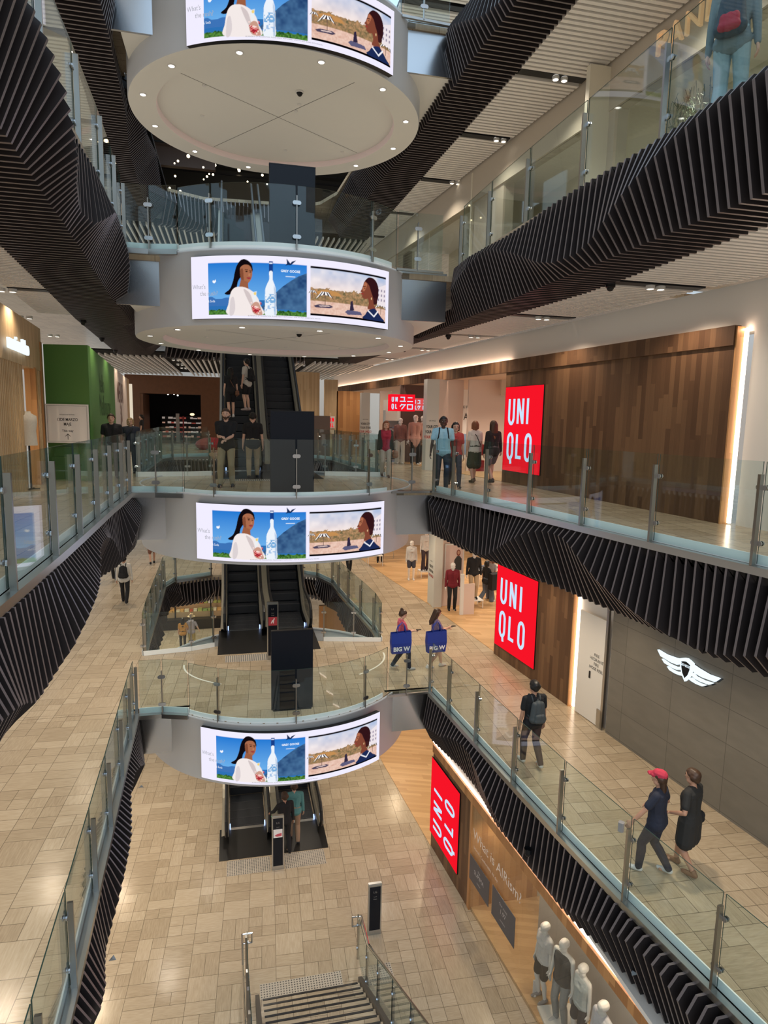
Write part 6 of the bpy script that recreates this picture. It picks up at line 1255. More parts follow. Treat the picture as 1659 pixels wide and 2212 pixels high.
def person(x, y, z, head, label, h=1.72, skin='light', hair=('short', 'black'), top=('tee', (.02, .02, .025)), bottom=('pants', (.03, .03, .035)), shoes=(.02, .02, .02), L=(-.10, 0, 0), R=(.10, 0, 0), hl=None, hr=None, build=1., female=False, look=0., nod=0., lean=0., voxel=.011, name='person', cat='person', group=None, face=True, fingers=True, beard=False, sc_=1.):
    """local axes: +y ahead, +x to the figure's right; L, R: feet as (x, ahead, lift); hl, hr: hand targets"""
    root = thing(name, label, cat, (x, y, z), group, rz=math.radians(head)); s = h/1.75
    sw = (.155 if female else .18)*(.5+.5*build); hw = .095; LT, LS_ = .425, .415
    feet = [Vector((L[0], L[1], .085+L[2])), Vector((R[0], R[1], .085+R[2]))]
    hipz = min(math.sqrt(max(.1, (LT+LS_-.012)**2-(f.y-0)**2-(abs(f.x)-hw)**2))+f.z for f in feet)+.0
    hip = Vector((0, 0, hipz)); ln = math.radians(lean); Rx = Matrix.Rotation(-ln, 3, 'X')
    T = lambda a, b, c: hip+Rx @ Vector((a, b, c))          # trunk coordinates above the hips
    neck = T(0, -.005, .555); hc = T(0, .012, .70); HR = Matrix.Rotation(math.radians(-look), 3, 'Z') @ Matrix.Rotation(math.radians(-nod), 3, 'X')
    hd = lambda a, b, c: hc+HR @ Vector((a, b, c))
    B = build; flesh = []; legs = []; knees = []
    for i, f in enumerate(feet):
        sx = -1 if i == 0 else 1; H_ = Vector((sx*hw, 0, hipz)); k, a = ik(H_, f, LT, LS_, (sx*.05, 1, .1)); legs.append((H_, k, a)); knees.append(k)
        flesh += [(H_+Vector((0, -.01, .0)), k, .088*B, .053), (k, k.lerp(a, .3)+Vector((0, -.015, 0)), .052, .056*B**.5), (k.lerp(a, .3)+Vector((0, -.015, 0)), a, .055*B**.5, .036), (a, a+Vector((0, -.03, -.035)), .036, .036), (a+Vector((0, -.02, -.045)), a+Vector((sx*.01, .135, -.062)), .036, .028), (a+Vector((sx*-.015, .10, -.06)), a+Vector((sx*.02, .15, -.066)), .028, .022)]
    flesh += [(T(-.075, -.02, .0), T(.075, -.02, .0), .10*B, .10*B), (T(-.06, -.01, .03), T(-.055, 0, .20), .095*B, .085*B), (T(.06, -.01, .03), T(.055, 0, .20), .095*B, .085*B), (T(-.055, 0, .20), T(-.085, .005, .40), .085*B, .095*B), (T(.055, 0, .20), T(.085, .005, .40), .085*B, .095*B), (T(-.10, -.01, .45), T(.10, -.01, .45), .078*B, .078*B), (T(-sw, -.015, .505), T(0, -.02, .53), .050, .055), (T(sw, -.015, .505), T(0, -.02, .53), .050, .055), (T(0, -.02, .50), neck+Vector((0, .0, .03)), .058, .050), (neck, hc+Vector((0, -.005, -.05)), .050, .048)]
    if female: flesh += [(T(-.065, .075, .365), T(-.06, .05, .40), .045, .05), (T(.065, .075, .365), T(.06, .05, .40), .045, .05)]
    # head
    flesh += [(hd(0, -.025, .035), hd(0, .022, .032), .088, .084), (hd(0, .03, -.02), hd(0, .045, -.072), .066, .042), (hd(-.03, .02, -.05), hd(.03, .02, -.05), .052, .052), (hd(0, .092, .005), hd(0, .108, -.022), .010, .015)]
    if cat == 'person': flesh += [(hd(-.082, -.005, -.012), hd(-.086, -.012, .012), .012, .016), (hd(.082, -.005, -.012), hd(.086, -.012, .012), .012, .016), (hd(-.035, .082, .03), hd(.035, .082, .03), .016, .016)]
    arms = []
    hl = Vector(hl) if hl else None; hr = Vector(hr) if hr else None
    for i, t in enumerate((hl, hr)):
        sx = -1 if i == 0 else 1; S = T(sx*(sw+.012), -.015, .495)
        if t is None: t = Vector((sx*(sw+.075), .03, hipz-.06))
        else: t = Vector((t.x, t.y, t.z))
        e_, w_ = ik(S, t, .285, .255, (sx*.45, -1, -.25)); arms.append((S, e_, w_))
        flesh += [(S, e_, .048*B**.5, .037), (e_, e_.lerp(w_, .35), .036, .037), (e_.lerp(w_, .35), w_, .037, .025)]
        d = (w_-e_).normalized(); side = Vector((0, 0, 1)).cross(d) if abs(d.z) < .75 else Vector((0, 1, 0)); side = (side-d*side.dot(d)).normalized(); nrm = d.cross(side); pal = Vector((-sx, 0, 0)) if abs(d.z) > .75 else Vector((0, 0, -1))
        curl = (pal-d*pal.dot(d)).normalized()
        p0, p1 = w_+d*.02, w_+d*.085
        flesh += [(p0+side*.014, p1+side*.026, .019, .015), (p0-side*.014, p1-side*.026, .019, .015), (p0, p1, .020, .016)]
        if fingers:
            for q, ln_ in ((-1.5, .060), (-.5, .075), (.5, .078), (1.5, .068)):
                b0 = p1+side*q*.0185; m_ = b0+d*ln_*.5+curl*.012; e2 = m_+(d*.75+curl*.75).normalized()*ln_*.5
                flesh += [(b0, m_, .0092, .0088), (m_, e2, .0088, .0078)]
            fwd = side if side.y > 0 else -side
            tb = p0+fwd*.022; tm = tb+(fwd*.7+d*.7).normalized()*.042+curl*.012; flesh += [(tb, tm, .0125, .011), (tm, tm+(d*.9+fwd*.2).normalized()*.034+curl*.006, .011, .009)]
    scale = lambda caps: [(Vector(a)*s, Vector(b)*s, ra*s, rb*s) for a, b, ra, rb in caps]
    blob('body', scale(flesh), SKIN[skin], root, voxel*s)
    kind, c = top; mt = c if not isinstance(c, tuple) else cloth(c)
    i_ = .013
    if kind:
        sh = [(T(-.07, -.01, -.03 if kind != 'crop' else .08), T(-.06, 0, .20), (.108 if kind != 'crop' else .1)*B+i_*.5, .092*B+i_), (T(.07, -.01, -.03 if kind != 'crop' else .08), T(.06, 0, .20), (.108 if kind != 'crop' else .1)*B+i_*.5, .092*B+i_), (T(-.06, 0, .20), T(-.087, .003, .40), .092*B+i_, .098*B+i_), (T(.06, 0, .20), T(.087, .003, .40), .092*B+i_, .098*B+i_), (T(-.10, -.012, .455), T(.10, -.012, .455), .083*B+i_, .083*B+i_), (T(-.078, -.012, .0 if kind != 'crop' else .1), T(.078, -.012, .0 if kind != 'crop' else .1), .124*B, .124*B), (T(-.07, -.012, .07), T(.07, -.012, .07), .114*B, .114*B)]
        if female: sh += [(T(-.065, .078, .36), T(-.06, .05, .40), .05, .056), (T(.065, .078, .36), T(.06, .05, .40), .05, .056), (T(-.065, .078, .36), T(.065, .078, .36), .046, .046)]
        if kind != 'tank': sh += [(T(-sw, -.015, .50), T(-.03, -.022, .53), .058, .058), (T(sw, -.015, .50), T(.03, -.022, .53), .058, .058)]
        else: sh += [(T(-.08, -.015, .47), T(-.075, -.02, .53), .05, .035), (T(.08, -.015, .47), T(.075, -.02, .53), .05, .035)]
        for S, e_, w_ in arms:
            if kind in ('tee', 'crop', 'dress'): sh.append((S, S.lerp(e_, .66), .060*B**.5, .060*B**.5))
            elif kind in ('long', 'coat'): sh += [(S, e_, .060*B**.5, .050), (e_, w_, .050, .038)]
        if kind == 'coat': sh += [(T(-.07, -.01, -.03), T(-.07, -.01, -.22), .125*B, .13*B), (T(.07, -.01, -.03), T(.07, -.01, -.22), .125*B, .13*B)]
        if kind == 'dress':
            dk = bottom[2] if len(bottom) > 2 else -.36
            for q in (-.085, 0, .085): sh += [(T(q, -.01, .02), hip+Vector((q*1.15, 0, dk)), .12*B, .125*B)]
        blob('dress' if kind == 'dress' else 'shirt', scale(sh), mt, root, voxel*s)
    kind, c = bottom[:2]
    if kind and top[0] != 'dress':
        mb_ = c if not isinstance(c, tuple) else cloth(c); tr = [(T(-.07, -.015, .09), T(.07, -.015, .09), .098*B+i_*.7, .098*B+i_*.7), (T(-.075, -.02, -.0), T(.075, -.02, .0), .101*B+i_*.4, .101*B+i_*.4)]
        for (H_, k, a) in legs:
            if kind == 'pants': tr += [(H_+Vector((0, -.008, 0)), k, .094*B+.006, .070), (k, k.lerp(a, .3)+Vector((0, -.014, 0)), .071, .073), (k.lerp(a, .3)+Vector((0, -.014, 0)), a+Vector((0, -.01, -.01)), .073, .057)]
            elif kind == 'flare': tr += [(H_+Vector((0, -.008, 0)), k, .095*B+.007, .078), (k, a+Vector((0, -.01, -.02)), .078, .098)]
            elif kind == 'shorts': tr += [(H_+Vector((0, -.008, 0)), H_.lerp(k, .72), .097*B+.008, .092)]
            elif kind == 'tights': tr += [(H_+Vector((0, -.008, 0)), k, .092*B+.004, .058), (k, k.lerp(a, .35)+Vector((0, -.012, 0)), .058, .060), (k.lerp(a, .35)+Vector((0, -.012, 0)), a, .060, .041)]
        if kind == 'skirt':
            dl_ = bottom[2] if len(bottom) > 2 else -.42
            for q in (-.085, 0, .085): tr += [(T(q, -.015, .0), hip+Vector((q*1.2, 0, dl_)), .11*B, .125*B)]
        blob({'pants': 'trousers', 'flare': 'trousers', 'shorts': 'shorts', 'skirt': 'skirt', 'tights': 'leggings'}[kind], scale(tr), mb_, root, voxel*s)
    if shoes:
        ms = cloth(shoes, .6)
        for i, (H_, k, a) in enumerate(legs):
            sx = -1 if i == 0 else 1
            blob('shoe', scale([(a+Vector((0, -.035, -.042)), a+Vector((sx*.01, .05, -.048)), .044, .042), (a+Vector((sx*.01, .05, -.050)), a+Vector((sx*.012, .145, -.056)), .042, .033), (a+Vector((0, -.01, .0)), a+Vector((0, -.02, -.04)), .045, .046)]), ms, root, .009*s, 3)
    hk, hcx = hair; hm = HAIR.get(hcx) if isinstance(hcx, str) else (cloth(hcx) if hcx else None)
    if hk and hk != 'bald':
        hh = [(hd(0, -.035, .048), hd(0, .012, .062), .093, .086), (hd(-.04, -.04, .02), hd(.04, -.04, .02), .070, .070), (hd(0, -.06, -.01), hd(0, -.05, .04), .066, .07), (hd(-.06, .015, .06), hd(.06, .015, .06), .038, .038), (hd(-.035, .065, .088), hd(.04, .06, .088), .026, .028)]
        if hk in ('long', 'bob'):
            dl_ = -.34 if hk == 'long' else -.13
            for q in (-.062, -.03, .0, .03, .062): hh.append((hd(q, -.05-(.02 if abs(q) < .04 else 0), .02), hd(q*1.15, -.085 if hk == 'long' else -.055, dl_+abs(q)), .048, .030 if hk == 'long' else .036))
            hh += [(hd(-.078, .012, .04), hd(-.085, .0, dl_*.62), .028, .024), (hd(.078, .012, .04), hd(.085, .0, dl_*.62), .028, .024)]
        if hk == 'bun': hh += [(hd(0, -.085, .135), hd(0, -.07, .12), .045, .045)]
        if hk == 'tail': hh += [(hd(0, -.10, .05), hd(0, -.125, -.03), .035, .035), (hd(0, -.125, -.03), hd(0, -.11, -.22), .036, .018)]
        if hk == 'cap_tail': hh += [(hd(-.03, -.06, -.03), hd(-.03, -.09, -.26), .05, .028), (hd(.03, -.06, -.03), hd(.03, -.09, -.26), .05, .028)]
        if beard: blob('beard', scale([(hd(-.045, .045, -.055), hd(.045, .045, -.055), .030, .030), (hd(0, .06, -.085), hd(0, .055, -.065), .032, .034), (hd(-.066, .02, -.03), hd(-.055, .035, -.06), .02, .024), (hd(.066, .02, -.03), hd(.055, .035, -.06), .02, .024)]), hm, root, .008*s, 2)
        blob('hair', scale(hh), hm, root, .010*s, 3)
    if hk == 'cap_tail' or hk == 'cap':
        blob('cap', scale([(hd(0, -.03, .068), hd(0, .015, .072), .096, .092), (hd(0, .02, .06), hd(0, .155, .055), .075, .030), (hd(-.05, .08, .055), hd(.05, .08, .055), .03, .03), (hd(-.04, .14, .052), hd(.04, .14, .052), .018, .018)]), cloth((.48, .035, .07)), root, .009*s, 3)
    if hk == 'hat':
        mb_ = MB(); hp = hd(0, -.01, .10); mb_.lathe([(.19, -.005), (.19, .005), (.10, .02), (.095, .10), (.07, .13), (.001, .135)], hp*s, 20); o = bpy.data.objects.new('hat', mb_.mesh('hat', [cloth((.55, .42, .26))])); COL.objects.link(o); o.parent = root
    if face and cat == 'person':
        mb_ = MB()
        for q in (-1, 1):
            mb_.ball(hd(q*.033, .087, .008)*s, .013*s, 8, 0, sy=.7, sz=.7); mb_.ball(hd(q*.033, .0945, .008)*s, .0062*s, 6, 1)
            mb_.tube([hd(q*.018, .101, .030)*s, hd(q*.034, .101, .035)*s, hd(q*.052, .090, .029)*s], .0042*s, 5, 1)
        mb_.tube([hd(-.024, .088, -.052)*s, hd(-.008, .098, -.049)*s, hd(.008, .098, -.049)*s, hd(.024, .088, -.052)*s], .0052*s, 5, 2)
        o = bpy.data.objects.new('face', mb_.mesh('face', FEAT, (0, 0, 0), True)); COL.objects.link(o); o.parent = root
    root['_s'] = s
    info = {'root': root, 's': s, 'T': lambda a, b, c: T(a, b, c)*s, 'hand': [a[2]*s for a in arms], 'sh': [a[0]*s for a in arms], 'hd': lambda a, b, c: hd(a, b, c)*s}
    del root['_s']
    return info
def local_obj(info, name, mb, mats, label, cat, group=None, smooth=False):
    """something carried by a figure: its own top-level object, placed in the figure's axes"""
    r = info['root']; me = mb.mesh(name, mats, (0, 0, 0), smooth); o = bpy.data.objects.new(name, me); COL.objects.link(o)
    o.location = r.location; o.rotation_euler = r.rotation_euler; return tag(o, label, cat, group)
def carry(info, name, label, cat):
    r = info['root']; o = bpy.data.objects.new(name, None); COL.objects.link(o); o.location = r.location; o.rotation_euler = r.rotation_euler; o.empty_display_size = .1; ORG[o.name] = Vector((0, 0, 0)); return tag(o, label, cat)
def sub(parent, name, mb, mats, smooth=False, label=None):
    o = bpy.data.objects.new(name, mb.mesh(name, mats, (0, 0, 0), smooth)); COL.objects.link(o); o.parent = parent; ORG[o.name] = Vector((0, 0, 0)); return tag(o, label)
def backpack(info, label, c, c2=None, drop=0.):
    b = carry(info, 'backpack', label, 'backpack'); T = info['T']; s = info['s']
    caps = [(T(-.09, -.18, .14-drop), T(.09, -.18, .14-drop), .085*s, .085*s), (T(-.085, -.18, .14-drop), T(-.07, -.165, .42-drop), .08*s, .06*s), (T(.085, -.18, .14-drop), T(.07, -.165, .42-drop), .08*s, .06*s), (T(0, -.18, .14-drop), T(0, -.17, .43-drop), .095*s, .075*s)]
    blob('bag', caps, cloth(c, .7), b, .010, 3)
    blob('pocket', [(T(-.07, -.255, .13-drop), T(.07, -.255, .13-drop), .05*s, .05*s), (T(-.06, -.25, .13-drop), T(-.06, -.25, .22-drop), .05*s, .045*s), (T(.06, -.25, .13-drop), T(.06, -.25, .22-drop), .05*s, .045*s), (T(0, -.255, .12-drop), T(0, -.25, .22-drop), .05*s, .05*s)], cloth(c2 or c, .7), b, .010, 3)
    for q in (-1, 1):
        mb = MB(); mb.tube([T(q*.07, -.12, .44-drop), T(q*.085, -.06, .555), T(q*.095, .03, .56), T(q*.105, .105, .46), T(q*.12, .11, .34), T(q*.155, .02, .22), T(q*.12, -.12, .14-drop)], .016*s, 6); sub(b, 'strap', mb, [cloth(c, .7)], True)
    mb = MB(); mb.tube([T(-.03, -.15, .48-drop), T(0, -.15, .515-drop), T(.03, -.15, .48-drop)], .010, 6); sub(b, 'grab_loop', mb, [cloth(c, .7)], True)
    return b
def shopping_bag(info, side, label, txt='BIG W'):
    h_ = info['hand'][side]; s = info['s']; sx = -1 if side == 0 else 1; b = carry(info, 'shopping_bag', label, 'bag'); sh_ = info['sh'][side]
    top = info['T'](sx*.30, -.12, .30); w_, d_, hh = .27, .07, .56; cx_, cy_, z1 = top.x, top.y, top.z
    mb = MB(); n = 8; vs = []
    for k, (zz, wf, df) in enumerate(((z1-hh, .92, 1.0), (z1-hh*.5, 1.02, 1.25), (z1, 1.0, .8))):
        for a, c in ((-1, -1), (1, -1), (1, 1), (-1, 1)): vs.append((cx_+c*d_*df, cy_+a*w_*wf, zz+(.02 if k == 2 and a > 0 else 0)))
    fs = [(0, 3, 2, 1)]+[(4*k+i, 4*k+(i+1) % 4, 4*k+4+(i+1) % 4, 4*k+4+i) for k in (0, 1) for i in range(4)]
    mb.add(vs, fs); sub(b, 'sack', mb, [mat('blue bag fabric', (.010, .035, .27), .55)])
    for c in (-1, 1):
        mb = MB(); mb.tube([(cx_+c*d_*.8, cy_-.12, z1-.02), (cx_*.98+c*.03, cy_-.08, z1+.16), (sh_.x+sx*.01, sh_.y-.03, sh_.z+.045), (cx_*.98+c*.03, cy_+.10, z1+.16), (cx_+c*d_*.8, cy_+.12, z1-.02)], .012, 6); sub(b, 'handle', mb, [mat('blue strap', (.012, .04, .30), .6)], True)
    mb = MB(); fr = Frame((cx_+sx*(d_*1.0+.022), cy_-sx*.22, z1-hh*.86), (0, sx, 0), (0, 0, 1)); text(mb, fr, txt, .22, 0, .155, .0, bold=.006); sub(b, 'lettering', mb, [mat('bag lettering', (.82, .84, .88), .5)])
    return b
def handbag(info, label, c, at, r=.11, strap_to=None):
    b = carry(info, 'handbag', label, 'bag'); T = info['T']; p = T(*at); s = info['s']
    blob('pouch', [(p+Vector((0, -r*.6, 0)), p+Vector((0, r*.6, 0)), r*.55, r*.55), (p+Vector((0, -r*.55, -r*.5)), p+Vector((0, r*.55, -r*.5)), r*.6, r*.6)], cloth(c, .6), b, .010, 3)
    if strap_to: mb = MB(); mb.tube([p]+[T(*q) for q in strap_to]+[p+Vector((0, .03, 0))], .009, 6); sub(b, 'strap', mb, [cloth(c, .6)], True)
    return b
def phone(info, side, label):
    h_ = info['hand'][side]; mb = MB(); mb.bevbox(h_.x-.036, h_.x+.036, h_.y+.05, h_.y+.19, h_.z+.015, h_.z+.024, .01); return local_obj(info, 'phone', mb, [M.black], label, 'phone')
BLK = (.014, .014, .016); NAVY = (.018, .022, .04); KHAKI = (.33, .25, .15); GREYC = (.16, .16, .17); WHITE = (.66, .64, .60)
WALK = dict(L=(-.09, .24, 0), R=(.09, -.26, .05)); WALK2 = dict(L=(-.09, -.24, .05), R=(.09, .25, 0))
# eye level
person(-.13, 15.75, 0, 172, 'man in black shirt and khaki trousers standing behind the bridge glass, hands before him', 1.84, 'light', ('short', 'brown'), ('tee', BLK), ('pants', KHAKI), (.03, .03, .035), L=(-.12, -.02, 0), R=(.13, .10, 0), hl=(-.02, .27, 1.06), hr=(.06, .22, 1.12), build=1.04, voxel=.009, beard=True)
person(.55, 18.1, 0, 0, 'man in black top and khaki trousers seen from behind at the foot of the escalator', 1.78, 'light', ('short', 'black'), ('tee', BLK), ('pants', KHAKI), (.03, .03, .03), build=1.05, L=(-.11, -.05, 0), R=(.11, .12, 0), nod=18)
i_ = person(-.02, 22.75, 1.62, 10, 'woman in black with bare legs standing on the left escalator', 1.66, 'light', ('long', 'black'), ('tee', BLK), ('shorts', BLK), (.6, .58, .55), female=True, L=(-.08, -.12, 0), R=(.08, .02, 0), look=40, voxel=.013); handbag(i_, 'brown shoulder bag of the woman on the escalator', (.16, .07, .04), (.20, -.08, -.02), .12, [(.02, .13, .42), (-.10, -.02, .56), (0, -.14, .3)])
i_ = person(.52, 23.15, 1.86, 55, 'man in pale shirt and black shorts standing on the left escalator', 1.76, 'light', ('short', 'black'), ('tee', (.50, .46, .40)), ('shorts', BLK), (.4, .3, .28), look=10, voxel=.013); backpack(i_, 'black backpack of the man on the escalator', BLK)
person(-3.02, 18.05, 0, 185, 'man in black t-shirt before the green hoarding, glass hiding his legs', 1.66, 'light', ('short', 'brown'), ('tee', BLK), ('pants', BLK), BLK, build=1.1, voxel=.013)
i_ = person(-2.78, 19.6, 0, 175, 'heavy-set woman in dark clothes walking left of the escalator opening', 1.56, 'light', ('bob', 'blond'), ('tee', NAVY), ('pants', NAVY), BLK, build=1.22, L=(-.10, .06, 0), R=(.12, -.06, 0), voxel=.013); handbag(i_, 'dark crossbody bag of the heavy-set woman', BLK, (.26, .05, -.05), .08, [(.1, .16, .25), (-.1, .12, .5), (-.06, -.1, .5)])
person(-4.3, 34, 0, 90, 'small dark figure far off beside the reddish portal', 1.65, 'light', ('tail', 'black'), ('tee', BLK), ('pants', BLK), BLK, voxel=.016, fingers=False)
i_ = person(4.30, 18.3, 0, 176, 'woman with long auburn hair, red top and pale trousers by the glass corner', 1.62, 'light', ('long', 'red'), ('long', (.34, .03, .06)), ('pants', (.48, .44, .38)), (.10, .07, .06), female=True, L=(-.08, .10, 0), R=(.08, -.14, .03), voxel=.012)
blob('jacket', [(i_['T'](q*.12, .02, .0), i_['T'](q*.15, 0, .42), .075, .075) for q in (-1, 1)]+[(i_['T'](-.12, -.06, .02), i_['T'](-.12, -.05, .45), .075, .08), (i_['T'](.12, -.06, .02), i_['T'](.12, -.05, .45), .075, .08), (i_['sh'][0], i_['hand'][0], .06, .045), (i_['sh'][1], i_['hand'][1], .06, .045)], cloth((.035, .045, .04)), i_['root'], .012, 3)
handbag(i_, 'brown paper bag hanging at the side of the auburn-haired woman', (.25, .13, .08), (-.30, .05, -.15), .14, [(-.27, .05, .0)])
i_ = person(4.92, 14.95, 0, 168, 'man in light blue shirt walking past the pale pillar', 1.76, 'dark', ('short', 'black'), ('tee', (.30, .50, .60)), ('pants', (.022, .030, .050)), BLK, build=1.08, L=(-.10, .05, 0), R=(.10, -.16, .03), hr=(.32, .10, .72), voxel=.010); backpack(i_, 'dark backpack worn by the man in light blue shirt', BLK)
i_ = person(5.42, 15.5, 0, 172, 'woman in red t-shirt and glasses beside the man in light blue shirt', 1.66, 'light', ('bob', 'black'), ('tee', (.42, .055, .05)), ('pants', (.05, .05, .07)), (.06, .05, .05), female=True, build=1.06, voxel=.010, **WALK); handbag(i_, 'purple bag held by the woman in red t-shirt', (.07, .035, .08), (.26, .10, -.02), .13, [(.22, .05, .2)])
i_ = person(6.42, 16.75, 0, 8, 'woman in white top and dark green skirt walking into the shop', 1.68, 'light', ('bob', 'red'), ('tee', (.62, .58, .52)), ('skirt', (.05, .055, .035), -.40), (.09, .06, .04), female=True, voxel=.010, L=(-.08, -.10, 0), R=(.09, .14, 0), look=25)
mb = MB(); mb.tube([i_['T'](-.12, -.02, .56), i_['T'](-.02, -.13, .42), i_['T'](.14, -.11, .14)], .010, 6); mb.tube([i_['T'](-.12, -.02, .56), i_['T'](.0, .13, .38), i_['T'](.14, .10, .12)], .010, 6); local_obj(i_, 'bag_strap', mb, [cloth(BLK)], 'black crossbody strap over the white top', 'strap', None, True)
for k, zz in enumerate((.72, .28)):
    mb = MB(); mb.prism([(6.50, 17.0), (6.82, 17.0), (6.86, 17.25), (6.46, 17.25)], zz, zz+.30); mb.build('shopping_basket', [cloth((.52, .035, .03), .5)], None, 'red basket, %s of the two behind the woman in green skirt' % ('upper' if k == 0 else 'lower'), 'basket', None)
i_ = person(6.78, 16.35, 0, 5, 'woman in black top with brown strap walking into the shop by the red sign', 1.72, 'light', ('long', 'brown'), ('long', BLK), ('shorts', (.13, .12, .13)), (.05, .04, .04), female=True, build=1.04, voxel=.010, hr=(.34, .16, .88), **WALK2); handbag(i_, 'brown strapped bag of the woman in black top', (.30, .15, .07), (.16, .08, .10), .09, [(-.02, -.12, .40), (-.1, -.03, .56), (0, .12, .4)])
# upper right balcony
i_ = person(5.72, 7.15, Z[1], -50, 'person in pale jeans with backpack on the top right balcony, cut by the frame', 1.80, 'light', ('long', 'black'), ('long', (.16, .22, .25)), ('flare', (.30, .42, .46)), (.5, .5, .5), voxel=.009, L=(-.10, .0, 0), R=(.11, .03, 0)); backpack(i_, 'dark blue and red backpack on the top right balcony', (.022, .05, .08), (.40, .02, .05), drop=.06)
i_ = person(6.35, 7.0, Z[1], 165, 'woman in cream top with a hand at her chin on the top right balcony', 1.66, 'light', ('bun', 'brown'), ('long', (.55, .52, .44)), ('pants', BLK), BLK, female=True, hr=(-.05, .26, 1.42), hl=(-.18, .22, 1.05), look=-30, voxel=.009); handbag(i_, 'dark bag hugged by the woman in cream top', (.05, .08, .10), (-.10, .20, .22), .14)
# one level down
i_ = person(-3.78, 23.95, -5, 0, 'man in white shirt with black backpack walking away on the left walkway', 1.76, 'tan', ('short', 'black'), ('long', (.62, .58, .52)), ('pants', BLK), BLK, voxel=.011, **WALK); backpack(i_, 'black backpack on the man in white shirt', BLK)
person(-3.55, 30.2, -5, 10, 'person in shorts far off left, mostly hidden by the bridge', 1.72, 'tan', ('short', 'black'), ('tee', BLK), ('shorts', (.20, .09, .06)), BLK, voxel=.014, fingers=False, **WALK2)
person(-4.7, 27.5, -5, 0, 'person far off left whose dark feet show below the slats', 1.72, 'tan', ('short', 'black'), ('tee', BLK), ('pants', BLK), BLK, voxel=.014, fingers=False, **WALK)
person(4.95, 27.5, -5, 2, 'person in black trousers far off on the right walkway, cut by the bridge', 1.66, 'light', ('long', 'black'), ('tee', (.35, .2, .16)), ('pants', BLK), BLK, voxel=.014, female=True, fingers=False, **WALK2)
i_ = person(4.36, 16.2, -5, -88, 'woman in pink t-shirt looking at her phone, blue bag on her shoulder', 1.68, 'light', ('bun', 'brown'), ('tee', (.55, .10, .15)), ('pants', NAVY), (.55, .53, .5), female=True, build=1.06, voxel=.009, hr=(.06, .34, 1.12), hl=(-.05, .32, 1.10), nod=20, L=(-.09, -.22, .04), R=(.09, .22, 0)); shopping_bag(i_, 1, 'big blue shopping bag of the woman in pink t-shirt'); phone(i_, 1, 'phone in the hands of the woman in pink t-shirt')
i_ = person(5.28, 16.1, -5, -85, 'woman in lilac t-shirt looking at her phone, blue bag on her shoulder', 1.70, 'light', ('long', 'brown'), ('dress', (.27, .19, .28)), ('skirt', (.27, .19, .28), -.26), (.55, .53, .5), female=True, build=1.02, voxel=.009, hr=(.06, .36, 1.18), hl=(-.05, .33, 1.12), nod=20, L=(-.09, .22, 0), R=(.09, -.24, .05)); shopping_bag(i_, 1, 'big blue shopping bag of the woman in lilac t-shirt'); phone(i_, 1, 'phone in the hands of the woman in lilac t-shirt')
i_ = person(5.62, 10.95, -5, 2, 'man in black t-shirt with grey backpack walking away below the red sign', 1.76, 'tan', ('short', 'black'), ('tee', BLK), ('pants', (.05, .03, .03)), (.5, .5, .48), voxel=.008, L=(-.09, .16, 0), R=(.10, -.20, .05), build=1.03); backpack(i_, 'grey backpack on the man in black t-shirt', (.055, .065, .070))
i_ = person(6.06, 7.74, -5, 38, 'woman with red cap and dark dress walking arm in arm at lower right', 1.66, 'tan', ('cap_tail', 'brown'), ('tee', NAVY), ('pants', NAVY), (.62, .6, .58), female=True, build=1.16, voxel=.008, L=(-.09, .20, 0), R=(.10, -.20, .04), hl=(-.40, .30, .88), hr=(.22, .16, 1.02))
mb = MB(); mb.bevbox(-.44, -.36, .34, .42, .72, .86, .02); local_obj(i_, 'phone_case', mb, [cloth((.35, .30, .32))], 'small pale purse in the hand of the woman with red cap', 'purse')
i_ = person(6.56, 7.66, -5, 26, 'woman in black dress and brown sandals walking beside the red cap', 1.68, 'tan', ('short', 'brown'), ('dress', (.022, .022, .022)), ('skirt', BLK, -.32), (.22, .11, .06), female=True, build=1.14, voxel=.008, L=(-.09, -.16, .05), R=(.10, .20, 0), hl=(-.26, .18, 1.02)); handbag(i_, 'black shoulder bag on the far side of the black dress', BLK, (.24, .02, .02), .12, [(.2, 0, .3), (.17, 0, .56)])
person(9.1, 22.0, -5, -70, 'woman in black top and jeans with a black bag inside the lower shop', 1.62, 'tan', ('bob', 'black'), ('tee', BLK), ('flare', (.11, .13, .16)), (.6, .58, .56), female=True, voxel=.011, hr=(.10, .33, 1.0), **WALK2)
person(9.45, 22.4, -5, 120, 'woman in striped top with long hair inside the lower shop, partly behind the red sign', 1.66, 'light', ('long', 'red'), ('tee', (.42, .38, .36)), ('flare', (.12, .14, .18)), (.6, .58, .56), female=True, voxel=.011)
mb = MB(); mb.prism([(9.15, 21.55), (9.6, 21.7), (9.55, 22.0), (9.1, 21.85)], -4.45, -3.85); mb.build('tote_bag', [cloth(BLK)], None, 'large black tote between the two women in the lower shop', 'bag')
